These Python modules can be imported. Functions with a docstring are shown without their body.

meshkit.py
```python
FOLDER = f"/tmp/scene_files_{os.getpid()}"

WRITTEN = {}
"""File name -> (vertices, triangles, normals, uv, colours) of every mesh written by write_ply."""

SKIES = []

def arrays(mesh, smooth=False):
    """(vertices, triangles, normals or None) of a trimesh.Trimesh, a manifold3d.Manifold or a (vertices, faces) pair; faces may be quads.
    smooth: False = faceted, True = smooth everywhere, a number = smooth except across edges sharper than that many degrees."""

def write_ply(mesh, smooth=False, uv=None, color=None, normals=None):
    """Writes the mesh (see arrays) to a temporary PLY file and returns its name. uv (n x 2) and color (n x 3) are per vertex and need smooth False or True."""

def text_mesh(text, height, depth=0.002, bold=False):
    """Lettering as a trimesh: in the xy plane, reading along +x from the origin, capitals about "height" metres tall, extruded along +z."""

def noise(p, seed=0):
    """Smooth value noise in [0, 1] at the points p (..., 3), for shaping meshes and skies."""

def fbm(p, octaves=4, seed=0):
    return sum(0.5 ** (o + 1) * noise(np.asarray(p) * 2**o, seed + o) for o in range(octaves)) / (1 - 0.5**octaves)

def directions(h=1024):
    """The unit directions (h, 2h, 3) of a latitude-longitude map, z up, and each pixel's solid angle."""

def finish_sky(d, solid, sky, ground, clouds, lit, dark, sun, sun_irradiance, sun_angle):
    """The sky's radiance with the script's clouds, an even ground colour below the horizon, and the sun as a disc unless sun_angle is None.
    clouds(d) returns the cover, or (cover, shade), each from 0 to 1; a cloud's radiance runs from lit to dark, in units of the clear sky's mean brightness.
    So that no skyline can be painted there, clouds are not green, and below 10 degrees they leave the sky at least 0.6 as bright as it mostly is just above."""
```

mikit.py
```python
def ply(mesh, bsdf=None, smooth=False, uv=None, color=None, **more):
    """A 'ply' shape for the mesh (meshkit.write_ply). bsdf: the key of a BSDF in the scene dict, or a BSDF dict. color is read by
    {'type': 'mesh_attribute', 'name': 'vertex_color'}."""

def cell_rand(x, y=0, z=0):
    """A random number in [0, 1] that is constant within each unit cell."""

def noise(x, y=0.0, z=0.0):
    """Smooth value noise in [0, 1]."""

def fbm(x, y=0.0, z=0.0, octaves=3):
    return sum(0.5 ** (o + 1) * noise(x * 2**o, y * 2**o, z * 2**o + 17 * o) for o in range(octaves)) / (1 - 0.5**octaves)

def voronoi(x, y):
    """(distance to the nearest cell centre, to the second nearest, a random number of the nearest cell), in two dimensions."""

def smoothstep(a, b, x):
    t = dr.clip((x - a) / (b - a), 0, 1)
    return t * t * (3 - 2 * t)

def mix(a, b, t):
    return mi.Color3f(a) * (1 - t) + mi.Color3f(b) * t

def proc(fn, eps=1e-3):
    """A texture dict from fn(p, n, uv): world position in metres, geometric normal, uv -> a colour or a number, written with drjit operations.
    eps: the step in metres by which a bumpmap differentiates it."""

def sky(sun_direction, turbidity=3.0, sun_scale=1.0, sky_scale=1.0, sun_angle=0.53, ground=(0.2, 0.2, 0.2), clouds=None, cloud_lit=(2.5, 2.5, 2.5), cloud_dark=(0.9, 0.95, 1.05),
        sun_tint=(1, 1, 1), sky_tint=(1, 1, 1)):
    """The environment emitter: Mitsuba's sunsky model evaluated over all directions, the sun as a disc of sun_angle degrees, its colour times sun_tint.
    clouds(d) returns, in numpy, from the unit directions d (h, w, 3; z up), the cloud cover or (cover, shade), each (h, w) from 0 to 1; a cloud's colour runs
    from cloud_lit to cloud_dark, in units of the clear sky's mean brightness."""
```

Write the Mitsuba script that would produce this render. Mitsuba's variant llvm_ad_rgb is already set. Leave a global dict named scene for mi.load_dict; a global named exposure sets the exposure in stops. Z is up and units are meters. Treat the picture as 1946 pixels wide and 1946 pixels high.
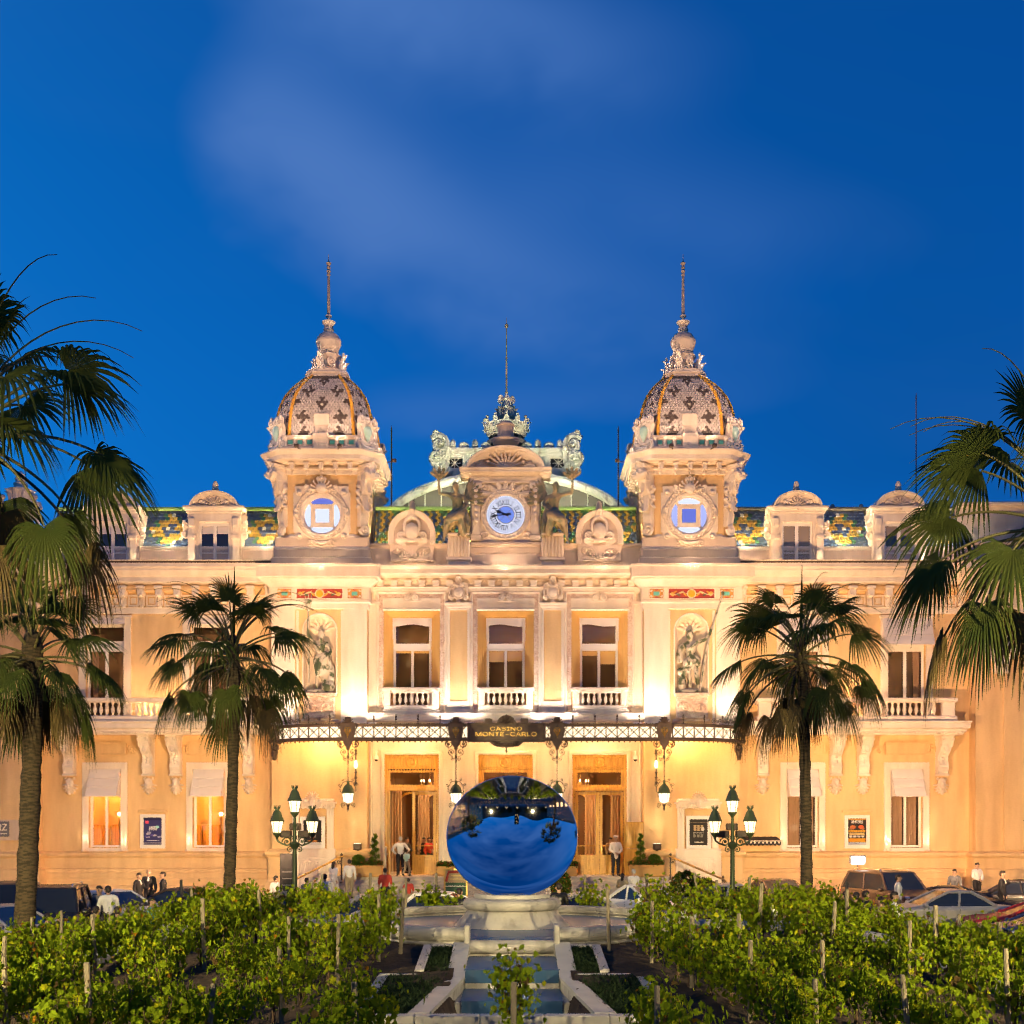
import math, random, numpy as np, trimesh, mitsuba as mi, drjit as dr, mikit, meshkit
import manifold3d as m3
from shapely.geometry import Polygon, Point, LineString, box as sbox
from shapely.ops import unary_union
T = mi.ScalarTransform4f
scene, labels = {}, {}

# ------------------------------------------------------------------ camera, sky, exposure
CAM_Y, CAM_Z, FPX = -58.0, 3.45, 2337.0          # eye; focal length in pixels of a 1946 px frame, horizon on row 1574
scene['camera'] = {'type': 'perspective', 'fov': 2 * math.degrees(math.atan(973 / FPX)), 'fov_axis': 'x',
                   'principal_point_offset_x': 0.0, 'principal_point_offset_y': -(1574 - 973) / 1946.0,
                   'near_clip': 0.1, 'far_clip': 3000.0,
                   'to_world': T().look_at(origin=[0, CAM_Y, CAM_Z], target=[0, 0, CAM_Z], up=[0, 0, 1])}
exposure = 7.0                                   # a long exposure at dusk
U = 2.0 ** -exposure                             # lamp values below are in units of what clips at that exposure


def SS_(x):
 t = np.clip((x - .06) / .98, 0, 1)
 return t * (1.6 - .6 * t)


def cloud_cover(d):
 x, y, z = d[..., 0], d[..., 1], np.maximum(d[..., 2], 0.02)
 px, py = x / (z + 0.35), y / (z + 0.35)
 q = np.stack([px * 1.3 + py * 0.25, py * 2.3 - px * 0.35, 0 * px + 3.1], -1)
 w = meshkit.fbm(q * 1.1 + 7, 3, 5)
 n = meshkit.fbm(q * 1.15 + (w[..., None] - .5) * 1.1, 6, 11)
 fine = meshkit.fbm(q * (5.5, 3.2, 1) + (n[..., None] - .5) * 1.6, 5, 21)
 f = np.clip((n - 0.44) / 0.26, 0, 1)
 # long soft banks that drift over the towers: firmer on their windward left edge, trailing off to the right
 az, el = np.arctan2(x, y), np.arcsin(np.clip(d[..., 2], -1, 1))

 def bank(a0, e0, sa, sb, se, tilt):
  da, de = az - a0 + (w - .5) * .07 + (fine - .5) * .05, el - e0 + (n - .5) * .05 + (fine - .5) * .05
  u = da * math.cos(tilt) + de * math.sin(tilt)
  v = -da * math.sin(tilt) + de * math.cos(tilt)
  return np.exp(-np.abs(u / np.where(u < 0, sa, sb)) ** 2.4 - np.abs(v / se) ** 2)
 b = 1.0 * bank(-.205, .500, .050, .19, .042, -.26) + .95 * bank(-.165, .590, .065, .24, .040, -.10) + .55 * bank(-.10, .425, .05, .24, .034, -.16) + .24 * bank(-.04, .335, .08, .22, .020, .02) + .22 * bank(.10, .47, .12, .22, .05, -.2)
 front = np.exp(-(az / .95) ** 2) * (y > 0)
 c = np.clip(f * (1 - .93 * front) * .45 + SS_(np.clip(b, 0, 1.2) * (.22 + 1.15 * fine + .35 * n)) * .92, 0, .9)
 gloom = .45 * np.clip((az - .02) / .3, 0, 1) * np.clip((n - .40) / .2, 0, 1) * (y > 0)   # thin darker veil to the right
 low = 1 - (1 - .74 * np.exp(-np.maximum(el, 0) / .24)) * (1 - gloom)
 cover = 1 - (1 - c) * (1 - low)
 return cover, np.clip((low * (1 - c)) / np.maximum(cover, 1e-3) + .08, 0, 1)


scene['sky'] = {**mikit.sky((-0.8, 0.6, 0.5), turbidity=2.6, sun_scale=0.0, sky_scale=0.0455, ground=(0.10, 0.10, 0.10),
       clouds=cloud_cover, cloud_lit=(0.56, 1.40, 3.75), cloud_dark=(0.015, 0.54, 2.2), sky_tint=(0.006, 0.222, 0.60)),
    'sampling_weight': 9.0}

# ------------------------------------------------------------------ keys, meshes
_used = set()


def num(key):
 k, n = key, 0
 while k in _used:
  n += 1
  k = f'{key}_{n:03d}'
 _used.add(k)
 return k


def add(key, mesh, mat, smooth=30, label=None, kind=None, **kw):
 """One shape entry; the key takes a number where it is taken."""
 k = key if key in labels and key not in scene else num(key)      # a thing that is one mesh takes the thing's key
 scene[k] = mikit.ply(mesh, mat, smooth=smooth, **kw)
 if label or kind:
  labels[k] = {**({'label': label} if label else {}), **({'kind': kind} if kind else {})}
 return k


def again(key, shape, m=None, mat=None):
 """The same mesh once more under another key."""
 k = num(key)
 scene[k] = dict(shape)
 if m is not None:
  scene[k]['to_world'] = m
 if mat:
  scene[k]['bsdf'] = {'type': 'ref', 'id': mat}
 return k


def tag(key, label, cat=None, group=None, kind=None):
 labels[key] = {'label': label, **({'category': cat} if cat else {}), **({'group': group} if group else {}), **({'kind': kind} if kind else {})}
 return key


def thing(name, label, cat, group=None):
 return tag(num(name), label, cat, group)


def cat(*ms):
 l = []
 for m in ms:
  l.extend(m) if isinstance(m, (list, tuple)) else l.append(m)
 return trimesh.util.concatenate(l)


def bx(x0, x1, y0, y1, z0, z1):
 b = trimesh.creation.box((abs(x1 - x0), abs(y1 - y0), abs(z1 - z0)))
 b.apply_translation(((x0 + x1) / 2, (y0 + y1) / 2, (z0 + z1) / 2))
 return b


def cbx(x0, x1, y0, y1, z0, z1, c=.02):
 """A box with chamfered edges."""
 x0, x1, y0, y1, z0, z1 = min(x0, x1), max(x0, x1), min(y0, y1), max(y0, y1), min(z0, z1), max(z0, z1)
 c = min(c, (x1 - x0) * .45, (y1 - y0) * .45, (z1 - z0) * .45)
 p = [(x, y, z) for x in (x0 + c, x1 - c) for y in (y0 + c, y1 - c) for z in (z0, z1)] + \
  [(x, y, z) for x in (x0 + c, x1 - c) for y in (y0, y1) for z in (z0 + c, z1 - c)] + \
  [(x, y, z) for x in (x0, x1) for y in (y0 + c, y1 - c) for z in (z0 + c, z1 - c)]
 return trimesh.convex.convex_hull(np.array(p))


def ext(poly, y0, y1):
 """A polygon in (x, z) made solid between y0 and y1."""
 ps = getattr(poly, 'geoms', [poly])
 out = []
 for p in ps:
  if p.is_empty or p.area < 1e-7:
   continue
  m = trimesh.creation.extrude_polygon(p, abs(y1 - y0), engine='earcut')
  v = m.vertices
  m = trimesh.Trimesh(np.stack([v[:, 0], max(y0, y1) - v[:, 2], v[:, 1]], 1), m.faces, process=False)
  out.append(m)
 return cat(out)


def flat(poly, z0, z1):
 """A polygon in plan made solid between z0 and z1."""
 out = []
 for p in getattr(poly, 'geoms', [poly]):
  m = trimesh.creation.extrude_polygon(p, abs(z1 - z0), engine='earcut')
  m.apply_translation((0, 0, min(z0, z1)))
  out.append(m)
 return cat(out)


def sweep(path, prof, closed=False, up=None, caps=True):
 """A moulding: profile points (outward offset, height) carried along a path with mitred corners. Outward is to the right of the path.
 up: None = path in plan, height is z; a number = path in (x, z) on the wall plane y = up, height stands proud of it."""
 P, R = np.asarray(path, float), np.asarray(prof, float)
 n = len(P)
 d = np.roll(P, -1, 0) - P
 if not closed:
  d[-1] = d[-2]
 d /= np.linalg.norm(d, axis=1, keepdims=True)
 nr = np.stack([d[:, 1], -d[:, 0]], 1)
 pv = np.roll(nr, 1, 0)
 if not closed:
  pv[0] = nr[0]
 mt = nr + pv
 mt /= np.maximum((mt * nr).sum(1, keepdims=True), .15)
 V = np.concatenate([np.concatenate([P[i] + np.outer(R[:, 0], mt[i]), R[:, 1:]], 1) for i in range(n)])
 m, F = len(R), []
 for i in range(n if closed else n - 1):
  a, b = i * m, ((i + 1) % n) * m
  for j in range(m - 1):
   F += [(a + j, b + j, b + j + 1), (a + j, b + j + 1, a + j + 1)]
 if caps and not closed:
  try:
   pc = Polygon(R)
   if pc.is_valid:
    cv, cf = trimesh.creation.triangulate_polygon(pc, engine='earcut')
    idx = [int(np.argmin(((R - c) ** 2).sum(1))) for c in cv]
    for t in cf:
     F.append((idx[t[0]], idx[t[1]], idx[t[2]]))
     F.append(((n - 1) * m + idx[t[0]], (n - 1) * m + idx[t[2]], (n - 1) * m + idx[t[1]]))
  except Exception:
   pass
 if up is not None:
  V = np.stack([V[:, 0], up - V[:, 2], V[:, 1]], 1)
 return trimesh.Trimesh(V, np.array(F), process=False)


def lathe(prof, n=20, c=(0, 0, 0), a0=0, a1=2 * math.pi):
 """(radius, z) points turned about the z axis."""
 prof = np.asarray(prof, float)
 full = abs(a1 - a0 - 2 * math.pi) < 1e-6
 a = np.linspace(a0, a1, n + (0 if full else 1), endpoint=not full)
 k, m = len(a), len(prof)
 V = np.stack([np.outer(np.cos(a), prof[:, 0]), np.outer(np.sin(a), prof[:, 0]), np.tile(prof[:, 1], (k, 1))], -1).reshape(-1, 3)
 F = []
 for i in range(k if full else k - 1):
  p, q = i * m, ((i + 1) % k) * m
  for j in range(m - 1):
   F += [(p + j, q + j, q + j + 1), (p + j, q + j + 1, p + j + 1)]
 return trimesh.Trimesh(V + np.asarray(c, float), np.array(F), process=False)


def tube(pts, r, n=6, cap=True):
 pts = np.asarray(pts, float)
 r = np.full(len(pts), r) if np.isscalar(r) else np.asarray(r, float)
 t = np.gradient(pts, axis=0)
 t /= np.linalg.norm(t, axis=1, keepdims=True) + 1e-12
 up = np.array([0, 0, 1.0]) if abs(t[0, 2]) < .9 else np.array([1.0, 0, 0])
 V, a = [], np.arange(n) * 2 * math.pi / n
 for i in range(len(pts)):
  s = np.cross(t[i], up)
  s /= np.linalg.norm(s) + 1e-12
  up = np.cross(s, t[i])
  V.append(pts[i] + r[i] * (np.outer(np.cos(a), s) + np.outer(np.sin(a), up)))
 F = []
 for i in range(len(pts) - 1):
  for j in range(n):
   k = (j + 1) % n
   F += [(i * n + j, i * n + k, (i + 1) * n + k), (i * n + j, (i + 1) * n + k, (i + 1) * n + j)]
 V = np.concatenate(V)
 if cap:
  V = np.vstack([V, pts[0], pts[-1]])
  e = len(pts) - 1
  for j in range(n):
   k = (j + 1) % n
   F += [(len(V) - 2, k, j), (len(V) - 1, e * n + j, e * n + k)]
 return trimesh.Trimesh(V, np.array(F), process=False)


def mv(m, x=0, y=0, z=0):
 m = m.copy()
 m.apply_translation((x, y, z))
 return m


def tr(m, s=(1, 1, 1), rx=0, ry=0, rz=0, at=(0, 0, 0)):
 """Scale, turn (degrees, x then y then z) and move a copy."""
 s = (s, s, s) if np.isscalar(s) else s
 M = np.diag([*s, 1.0])
 for ang, ax in ((rx, (1, 0, 0)), (ry, (0, 1, 0)), (rz, (0, 0, 1))):
  if ang:
   M = trimesh.transformations.rotation_matrix(math.radians(ang), ax) @ M
 M[:3, 3] += at
 o = m.copy()
 o.apply_transform(M)
 return o


def flipx(m):
 v = m.vertices * (-1, 1, 1)
 return trimesh.Trimesh(v, m.faces[:, ::-1], process=False)


ICO1, ICO2 = trimesh.creation.icosphere(subdivisions=1), trimesh.creation.icosphere(subdivisions=2)


def ell(x, y, z, rx, ry, rz, fine=False, tilt=0):
 """An ellipsoid; tilt turns it in the wall plane."""
 return tr(ICO2 if fine else ICO1, (rx, ry, rz), ry=tilt, at=(x, y, z))


def grid(f, nu, nv, thick=0):
 """A surface f(u, v) over the unit square, u and v as arrays."""
 u, v = np.meshgrid(np.linspace(0, 1, nu + 1), np.linspace(0, 1, nv + 1), indexing='ij')
 V = np.asarray(f(u, v)).transpose(1, 2, 0).reshape(-1, 3)
 i = np.arange((nu + 1) * (nv + 1)).reshape(nu + 1, nv + 1)
 a, b, c, d = i[:-1, :-1].ravel(), i[1:, :-1].ravel(), i[1:, 1:].ravel(), i[:-1, 1:].ravel()
 return trimesh.Trimesh(V, np.vstack([np.stack([a, b, c], 1), np.stack([a, c, d], 1)]), process=False)


def WX(px, Y=0.0):
 return (px - 973) / FPX * (58 + Y)


def WZ(py, Y=0.0):
 return CAM_Z + (1574 - py) / FPX * (58 + Y)


# ------------------------------------------------------------------ materials
N, FB, SS, MX, VO = mikit.noise, mikit.fbm, mikit.smoothstep, mikit.mix, mikit.voronoi


def mat(key, color, rough=.75, metallic=0.0, spec=.4, bump=None, bscale=.01, **kw):
 b = {'type': 'principled', 'base_color': color if isinstance(color, dict) else {'type': 'rgb', 'value': list(color)}, 'roughness': rough if isinstance(rough, dict) else float(rough),
         'metallic': float(metallic), 'specular': float(spec), **kw}
 if bump is not None:
  b = {'type': 'bumpmap', 'height': bump, 'scale': float(bscale), 'inner': b}
 scene[key] = {'type': 'twosided', 'inner': b}


def plaster(a, b, s=1.0):
 def fn(p, n, uv):
  big = FB(p.x * .45 * s, p.y * .45 * s, p.z * .28 * s, octaves=4)
  streak = FB(p.x * 3.1, p.y * 3.1, p.z * .35, octaves=3)
  fine = N(p.x * 23, p.y * 23, p.z * 23)
  return MX(a, b, dr.clip(.30 + 1.1 * (big - .5) + 1.15 * (streak - .47) + .25 * (fine - .5), 0, 1))
 return mikit.proc(fn)


BP = mikit.proc(lambda p, n, uv: FB(p.x * 14, p.y * 14, p.z * 14, octaves=3), eps=.004)
mat('m_trim', plaster((.81, .715, .575), (.62, .505, .37)), .72, bump=BP, bscale=.006)
mat('m_ochre', plaster((.76, .53, .265), (.57, .37, .165)), .8, bump=BP, bscale=.008)
mat('m_stone', plaster((.62, .50, .385), (.47, .37, .28)), .8, bump=BP, bscale=.012)
mat('m_orn', plaster((.82, .73, .60), (.62, .51, .38), 2.5), .68, bump=BP, bscale=.01)


def marble_fn(p, n, uv):
 v = FB(p.x * 7 + 3 * FB(p.x * 3, p.y * 3, p.z * 3), p.y * 7, p.z * 7, octaves=4)
 sp = SS(.60, .72, FB(p.x * 19, p.y * 19, p.z * 19, octaves=3))
 return MX(MX((.74, .60, .46), (.60, .42, .30), SS(.35, .65, v)), (.36, .22, .15), sp * .7)


mat('m_marble', mikit.proc(marble_fn), .35, spec=.5)
mat('m_awning', (.70, .64, .585), .85)
mat('m_white', (.74, .70, .63), .5)
mat('m_dark', (.035, .030, .026), .5)
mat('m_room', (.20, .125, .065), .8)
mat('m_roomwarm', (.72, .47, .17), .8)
mat('m_curtain', (.42, .27, .16), .9)
mat('m_iron', mikit.proc(lambda p, n, uv: MX((.060, .045, .036), (.13, .085, .055), FB(p.x * 6, p.y * 6, p.z * 6))), .5, .25)
mat('m_gold', (.80, .50, .12), .3, .75)
mat('m_lampgreen', (.085, .115, .05), .4, .2)


def wood_fn(p, n, uv):
 g = FB(p.x * 26, p.y * 26, p.z * 1.6, octaves=3)
 return MX((.66, .36, .055), (.50, .245, .03), SS(.3, .7, g))


mat('m_wood', mikit.proc(wood_fn), .38, spec=.5)
mat('m_woodark', (.17, .085, .035), .45)
scene['m_glass'] = {'type': 'thindielectric', 'int_ior': 1.52}
scene['m_pane'] = {'type': 'thindielectric', 'int_ior': 1.5}


def patina_fn(p, n, uv):
 a = FB(p.x * 1.3, p.y * 1.3, p.z * .5, octaves=4)
 s = FB(p.x * 4, p.y * 4, p.z * .5, octaves=3)
 return MX(MX((.56, .59, .46), (.72, .71, .59), SS(.35, .62, a)), (.25, .20, .14), SS(.55, .75, s) * .7)


mat('m_patina', mikit.proc(patina_fn), .65)
mat('m_lead', mikit.proc(lambda p, n, uv: MX((.11, .105, .085), (.20, .19, .145), FB(p.x * 1.5, p.y * 1.5, p.z * 1.5, octaves=4))), .5, .1)
mat('m_ridge', (.30, .46, .14), .35)
mat('m_tiles', {'type': 'mesh_attribute', 'name': 'vertex_color'}, .17, spec=.6)
mat('m_vcol', {'type': 'mesh_attribute', 'name': 'vertex_color'}, .8)
mat('m_rib', (.72, .36, .04), .35)
mat('m_bronze', mikit.proc(lambda p, n, uv: MX((.46, .36, .19), (.20, .205, .12), SS(.4, .65, FB(p.x * 5, p.y * 5, p.z * 3, octaves=4)))), .42, .2)
mat('m_statue', mikit.proc(lambda p, n, uv: MX((.56, .50, .38), (.085, .11, .055), SS(.44, .62, FB(p.x * 5, p.y * 5, p.z * 3.2, octaves=4)))), .45, .1)
mat('m_teal', (.10, .38, .30), .3)
mat('m_mint', (.50, .72, .60), .2)
mat('m_majolica', {'type': 'mesh_attribute', 'name': 'vertex_color'}, .25, spec=.6)


def stone2(p, n, uv):
 v = FB(p.x * 2.2 + 2 * FB(p.x * 1.1, p.y * 1.1, p.z * 1.1), p.y * 2.2, p.z * 2.2, octaves=5)
 dk = SS(.52, .74, FB(p.x * 6.0, p.y * 6, p.z * 1.6, octaves=4))
 return MX(MX((.40, .375, .33), (.28, .265, .245), SS(.35, .65, v)), (.17, .155, .13), dk * .55)


mat('m_basin', mikit.proc(stone2), .45, bump=BP, bscale=.01)
mat('m_reveal', plaster((.70, .44, .15), (.60, .36, .11)), .7)
mat('m_marblewhite', mikit.proc(lambda p, n, uv: MX((.44, .42, .38), (.30, .285, .27), FB(p.x * 3 + 2 * FB(p.x * 2, p.y * 2, p.z * 2), p.y * 3, p.z * 3, octaves=5))), .4, bump=BP, bscale=.006)
mat('m_step', mikit.proc(lambda p, n, uv: MX((.52, .45, .36), (.40, .34, .28), FB(p.x * 1.4, p.y * 3, p.z * 3, octaves=4))), .6)


def soil_fn(p, n, uv):
 a = FB(p.x * 1.2, p.y * 1.2, octaves=3)
 b = FB(p.x * 21, p.y * 21, octaves=3)
 return MX(MX((.030, .019, .013), (.062, .043, .030), b), (.022, .015, .011), SS(.45, .65, a) * .7)


mat('m_soil', mikit.proc(soil_fn), .95, bump=mikit.proc(lambda p, n, uv: FB(p.x * 16, p.y * 16, octaves=4), eps=.006), bscale=.05)
mat('m_asphalt', mikit.proc(lambda p, n, uv: MX((.055, .052, .05), (.085, .08, .075), FB(p.x * .6, p.y * .6, octaves=5))), .6)
mat('m_paving', mikit.proc(lambda p, n, uv: MX((.24, .21, .18), (.32, .28, .23), FB(p.x * 2, p.y * 2, octaves=4))), .7)


def bark_fn(p, n, uv):
 r = FB(p.x * 9, p.y * 9, p.z * 26, octaves=3)
 return MX((.105, .075, .038), (.045, .034, .020), SS(.35, .65, r))


mat('m_bark', mikit.proc(bark_fn), .9, bump=mikit.proc(lambda p, n, uv: FB(p.x * 8, p.y * 8, p.z * 30, octaves=3), eps=.006), bscale=.05)
mat('m_post', mikit.proc(lambda p, n, uv: MX((.27, .225, .15), (.15, .125, .085), FB(p.x * 30, p.y * 30, p.z * 3, octaves=3))), .85)
mat('m_vinewood', (.085, .052, .030), .9)


def thin(key, col, trans, rough=.45):
 scene[key] = {'type': 'principledthin', 'base_color': col, 'roughness': rough, 'diff_trans': float(trans), 'spec_trans': 0.0, 'eta': 1.4}


thin('m_frond', mikit.proc(lambda p, n, uv: MX((.052, .088, .022), (.115, .130, .030), FB(p.x * 1.7, p.y * 1.7, p.z * 1.7, octaves=3))), .7)
thin('m_frondold', mikit.proc(lambda p, n, uv: MX((.13, .10, .035), (.20, .14, .06), FB(p.x * 1.7, p.y * 1.7, p.z * 1.7))), .5)
thin('m_leaf', {'type': 'mesh_attribute', 'name': 'vertex_color'}, .95)
mat('m_skin', (.46, .28, .19), .55)
mat('m_hair', (.028, .020, .016), .6)
mat('m_greyhair', (.46, .44, .41), .6)
mat('m_suit', (.022, .021, .024), .75)
mat('m_shirt', (.72, .70, .66), .8)
mat('m_greycloth', (.17, .17, .18), .85)
mat('m_red', (.52, .055, .035), .8)
mat('m_blue', (.05, .09, .20), .8)
mat('m_cyan', (.08, .42, .50), .8)
mat('m_khaki', (.30, .24, .16), .85)
mat('m_mirror', (.86, .88, .90), .003, 1.0, 1.0)
mat('m_black', (.012, .012, .012), .35)
mat('m_brass', (.62, .40, .13), .28, .9)
mat('m_rubber', (.02, .02, .02), .8)
mat('m_chrome', (.75, .75, .75), .15, 1.0)
mat('m_carglass', (.018, .022, .028), .06, spec=.8)
for k, c in dict(silver=(.40, .38, .36), white=(.70, .68, .64), black=(.018, .016, .015), bronze=(.115, .072, .045), red=(.36, .02, .02), blue=(.02, .035, .12), grey=(.12, .12, .125)).items():
 mat('m_car' + k, c, .28, .35 if k in ('silver', 'bronze', 'grey') else .0, clearcoat=1.0, clearcoat_gloss=.95)


def glow(r, g, b, w=.25):
 return {'type': 'area', 'sampling_weight': w, 'radiance': {'type': 'rgb', 'value': [r * U, g * U, b * U]}}


WARM = np.array([1.0, .66, .33])
_weights = {}


def spot(key, at, to, power, cut=50, beam=None, col=WARM, w=1.0):
 """A floodlight's light: power is what it gives at one metre, in clip units."""
 at, to = np.asarray(at, float), np.asarray(to, float)
 up = [0, 1, 0] if abs((to - at)[2]) > abs((to - at)[1]) else [0, 0, 1]
 scene[num(key)] = {'type': 'spot', 'to_world': T().look_at(origin=at.tolist(), target=to.tolist(), up=up), 'cutoff_angle': float(cut), 'beam_width': float(beam if beam else cut * .35),
                       'intensity': {'type': 'rgb', 'value': (np.asarray(col) * power * U * math.pi).tolist()}, 'sampling_weight': float(w)}


def lamp(key, at, power, col=WARM, w=1.0):
 scene[num(key)] = {'type': 'point', 'position': [float(x) for x in at], 'intensity': {'type': 'rgb', 'value': (np.asarray(col) * power * U * math.pi).tolist()}, 'sampling_weight': float(w)}
# ------------------------------------------------------------------ carved ornament, each piece facing -y, standing on the plane y = 0
def volute(r=.1, t=.03, turns=1.6, a0=0.0, sgn=1, d=.05):
 a = np.linspace(0, turns * 2 * math.pi, int(turns * 11) + 2)
 rr = r * (1 - .82 * a / a[-1])
 p = np.stack([np.cos(sgn * a + a0) * rr, -d * (.5 + .5 * a / a[-1]), np.sin(sgn * a + a0) * rr], 1)
 return cat(tube(p, t * (1 - .35 * a / a[-1]), 6), ell(0, -d, 0, r * .24, d * .6, r * .24))


def shell(w, h, n=9, d=.08, a=80):
 """A scallop: ribs fanned upward from its hinge."""
 o = []
 for i in range(n):
  t = math.radians(-a + 2 * a * i / (n - 1))
  L = math.hypot(w / 2 * math.sin(t), h * math.cos(t)) if True else h
  L = 1 / math.sqrt((math.sin(t) / (w / 2)) ** 2 + (math.cos(t) / h) ** 2)
  c = (math.sin(t) * L * .56, 0, math.cos(t) * L * .56)
  wd = max(w / n * .55, .02)
  o.append(tr(ICO1, (wd * .62, d, L * .46), ry=math.degrees(t), at=(c[0], -d * .35, c[2])))
  o.append(ell(math.sin(t) * L * .96, -d * .8, math.cos(t) * L * .96, wd * .72, d * .6, wd * .72))
 o.append(ell(0, -d * .6, 0, w * .12, d * .9, h * .14))
 return cat(o)


def acanthus(w, h, d=.08, lobes=4):
 """A curled leaf rising from its foot, with lobed sides."""
 def f(u, v):
  s = (u - .5) * 2
  wd = w / 2 * np.sqrt(np.maximum(0, 1 - (v * .96) ** 2.6)) * (.72 + .28 * np.abs(np.cos(v * lobes * math.pi)))
  x = s * wd
  z = h * (v - .10 * np.clip(v - .82, 0, 1) * 5 * v) - .10 * h * np.abs(s) * (1 - v)
  y = -d * (.25 + .9 * v ** 2 + .5 * np.clip(v - .75, 0, 1) * 4 * .5) + d * .35 * np.abs(s) ** 1.5 - .12 * d * np.cos(s * 9)
  return np.stack([x, y, z])
 a = grid(f, 8, 12)
 b = grid(lambda u, v: f(u, v) + np.array([0, d * .22, 0])[:, None, None], 8, 12)
 return cat(a, b)


def rosette(r, d=.05, n=8):
 o = [ell(0, -d, 0, r * .28, d * .8, r * .28)]
 for i in range(n):
  t = 2 * math.pi * i / n
  o.append(tr(ICO1, (r * .26, d * .6, r * .44), ry=math.degrees(t), at=(math.sin(t) * r * .58, -d * .4, math.cos(t) * r * .58)))
 return cat(o)


def ring(rx, rz, t, n=28, y=0.0, k=7):
 a = np.linspace(0, 2 * math.pi, n + 1)
 return tube(np.stack([np.cos(a) * rx, 0 * a + y, np.sin(a) * rz], 1), t, k, cap=False)


def swag(w, drop, t=.05, n=9):
 """A garland of fruit hung between two points."""
 o, rnd = [], random.Random(int(w * 1000))
 for i in range(n):
  u = i / (n - 1)
  o.append(ell((u - .5) * w, -t * .8, -drop * 4 * u * (1 - u), t * (.7 + .7 * math.sin(math.pi * u)) * (.85 + .3 * rnd.random()), t, t * (.8 + .6 * math.sin(math.pi * u)), tilt=rnd.random() * 90))
 return cat(o)


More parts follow.
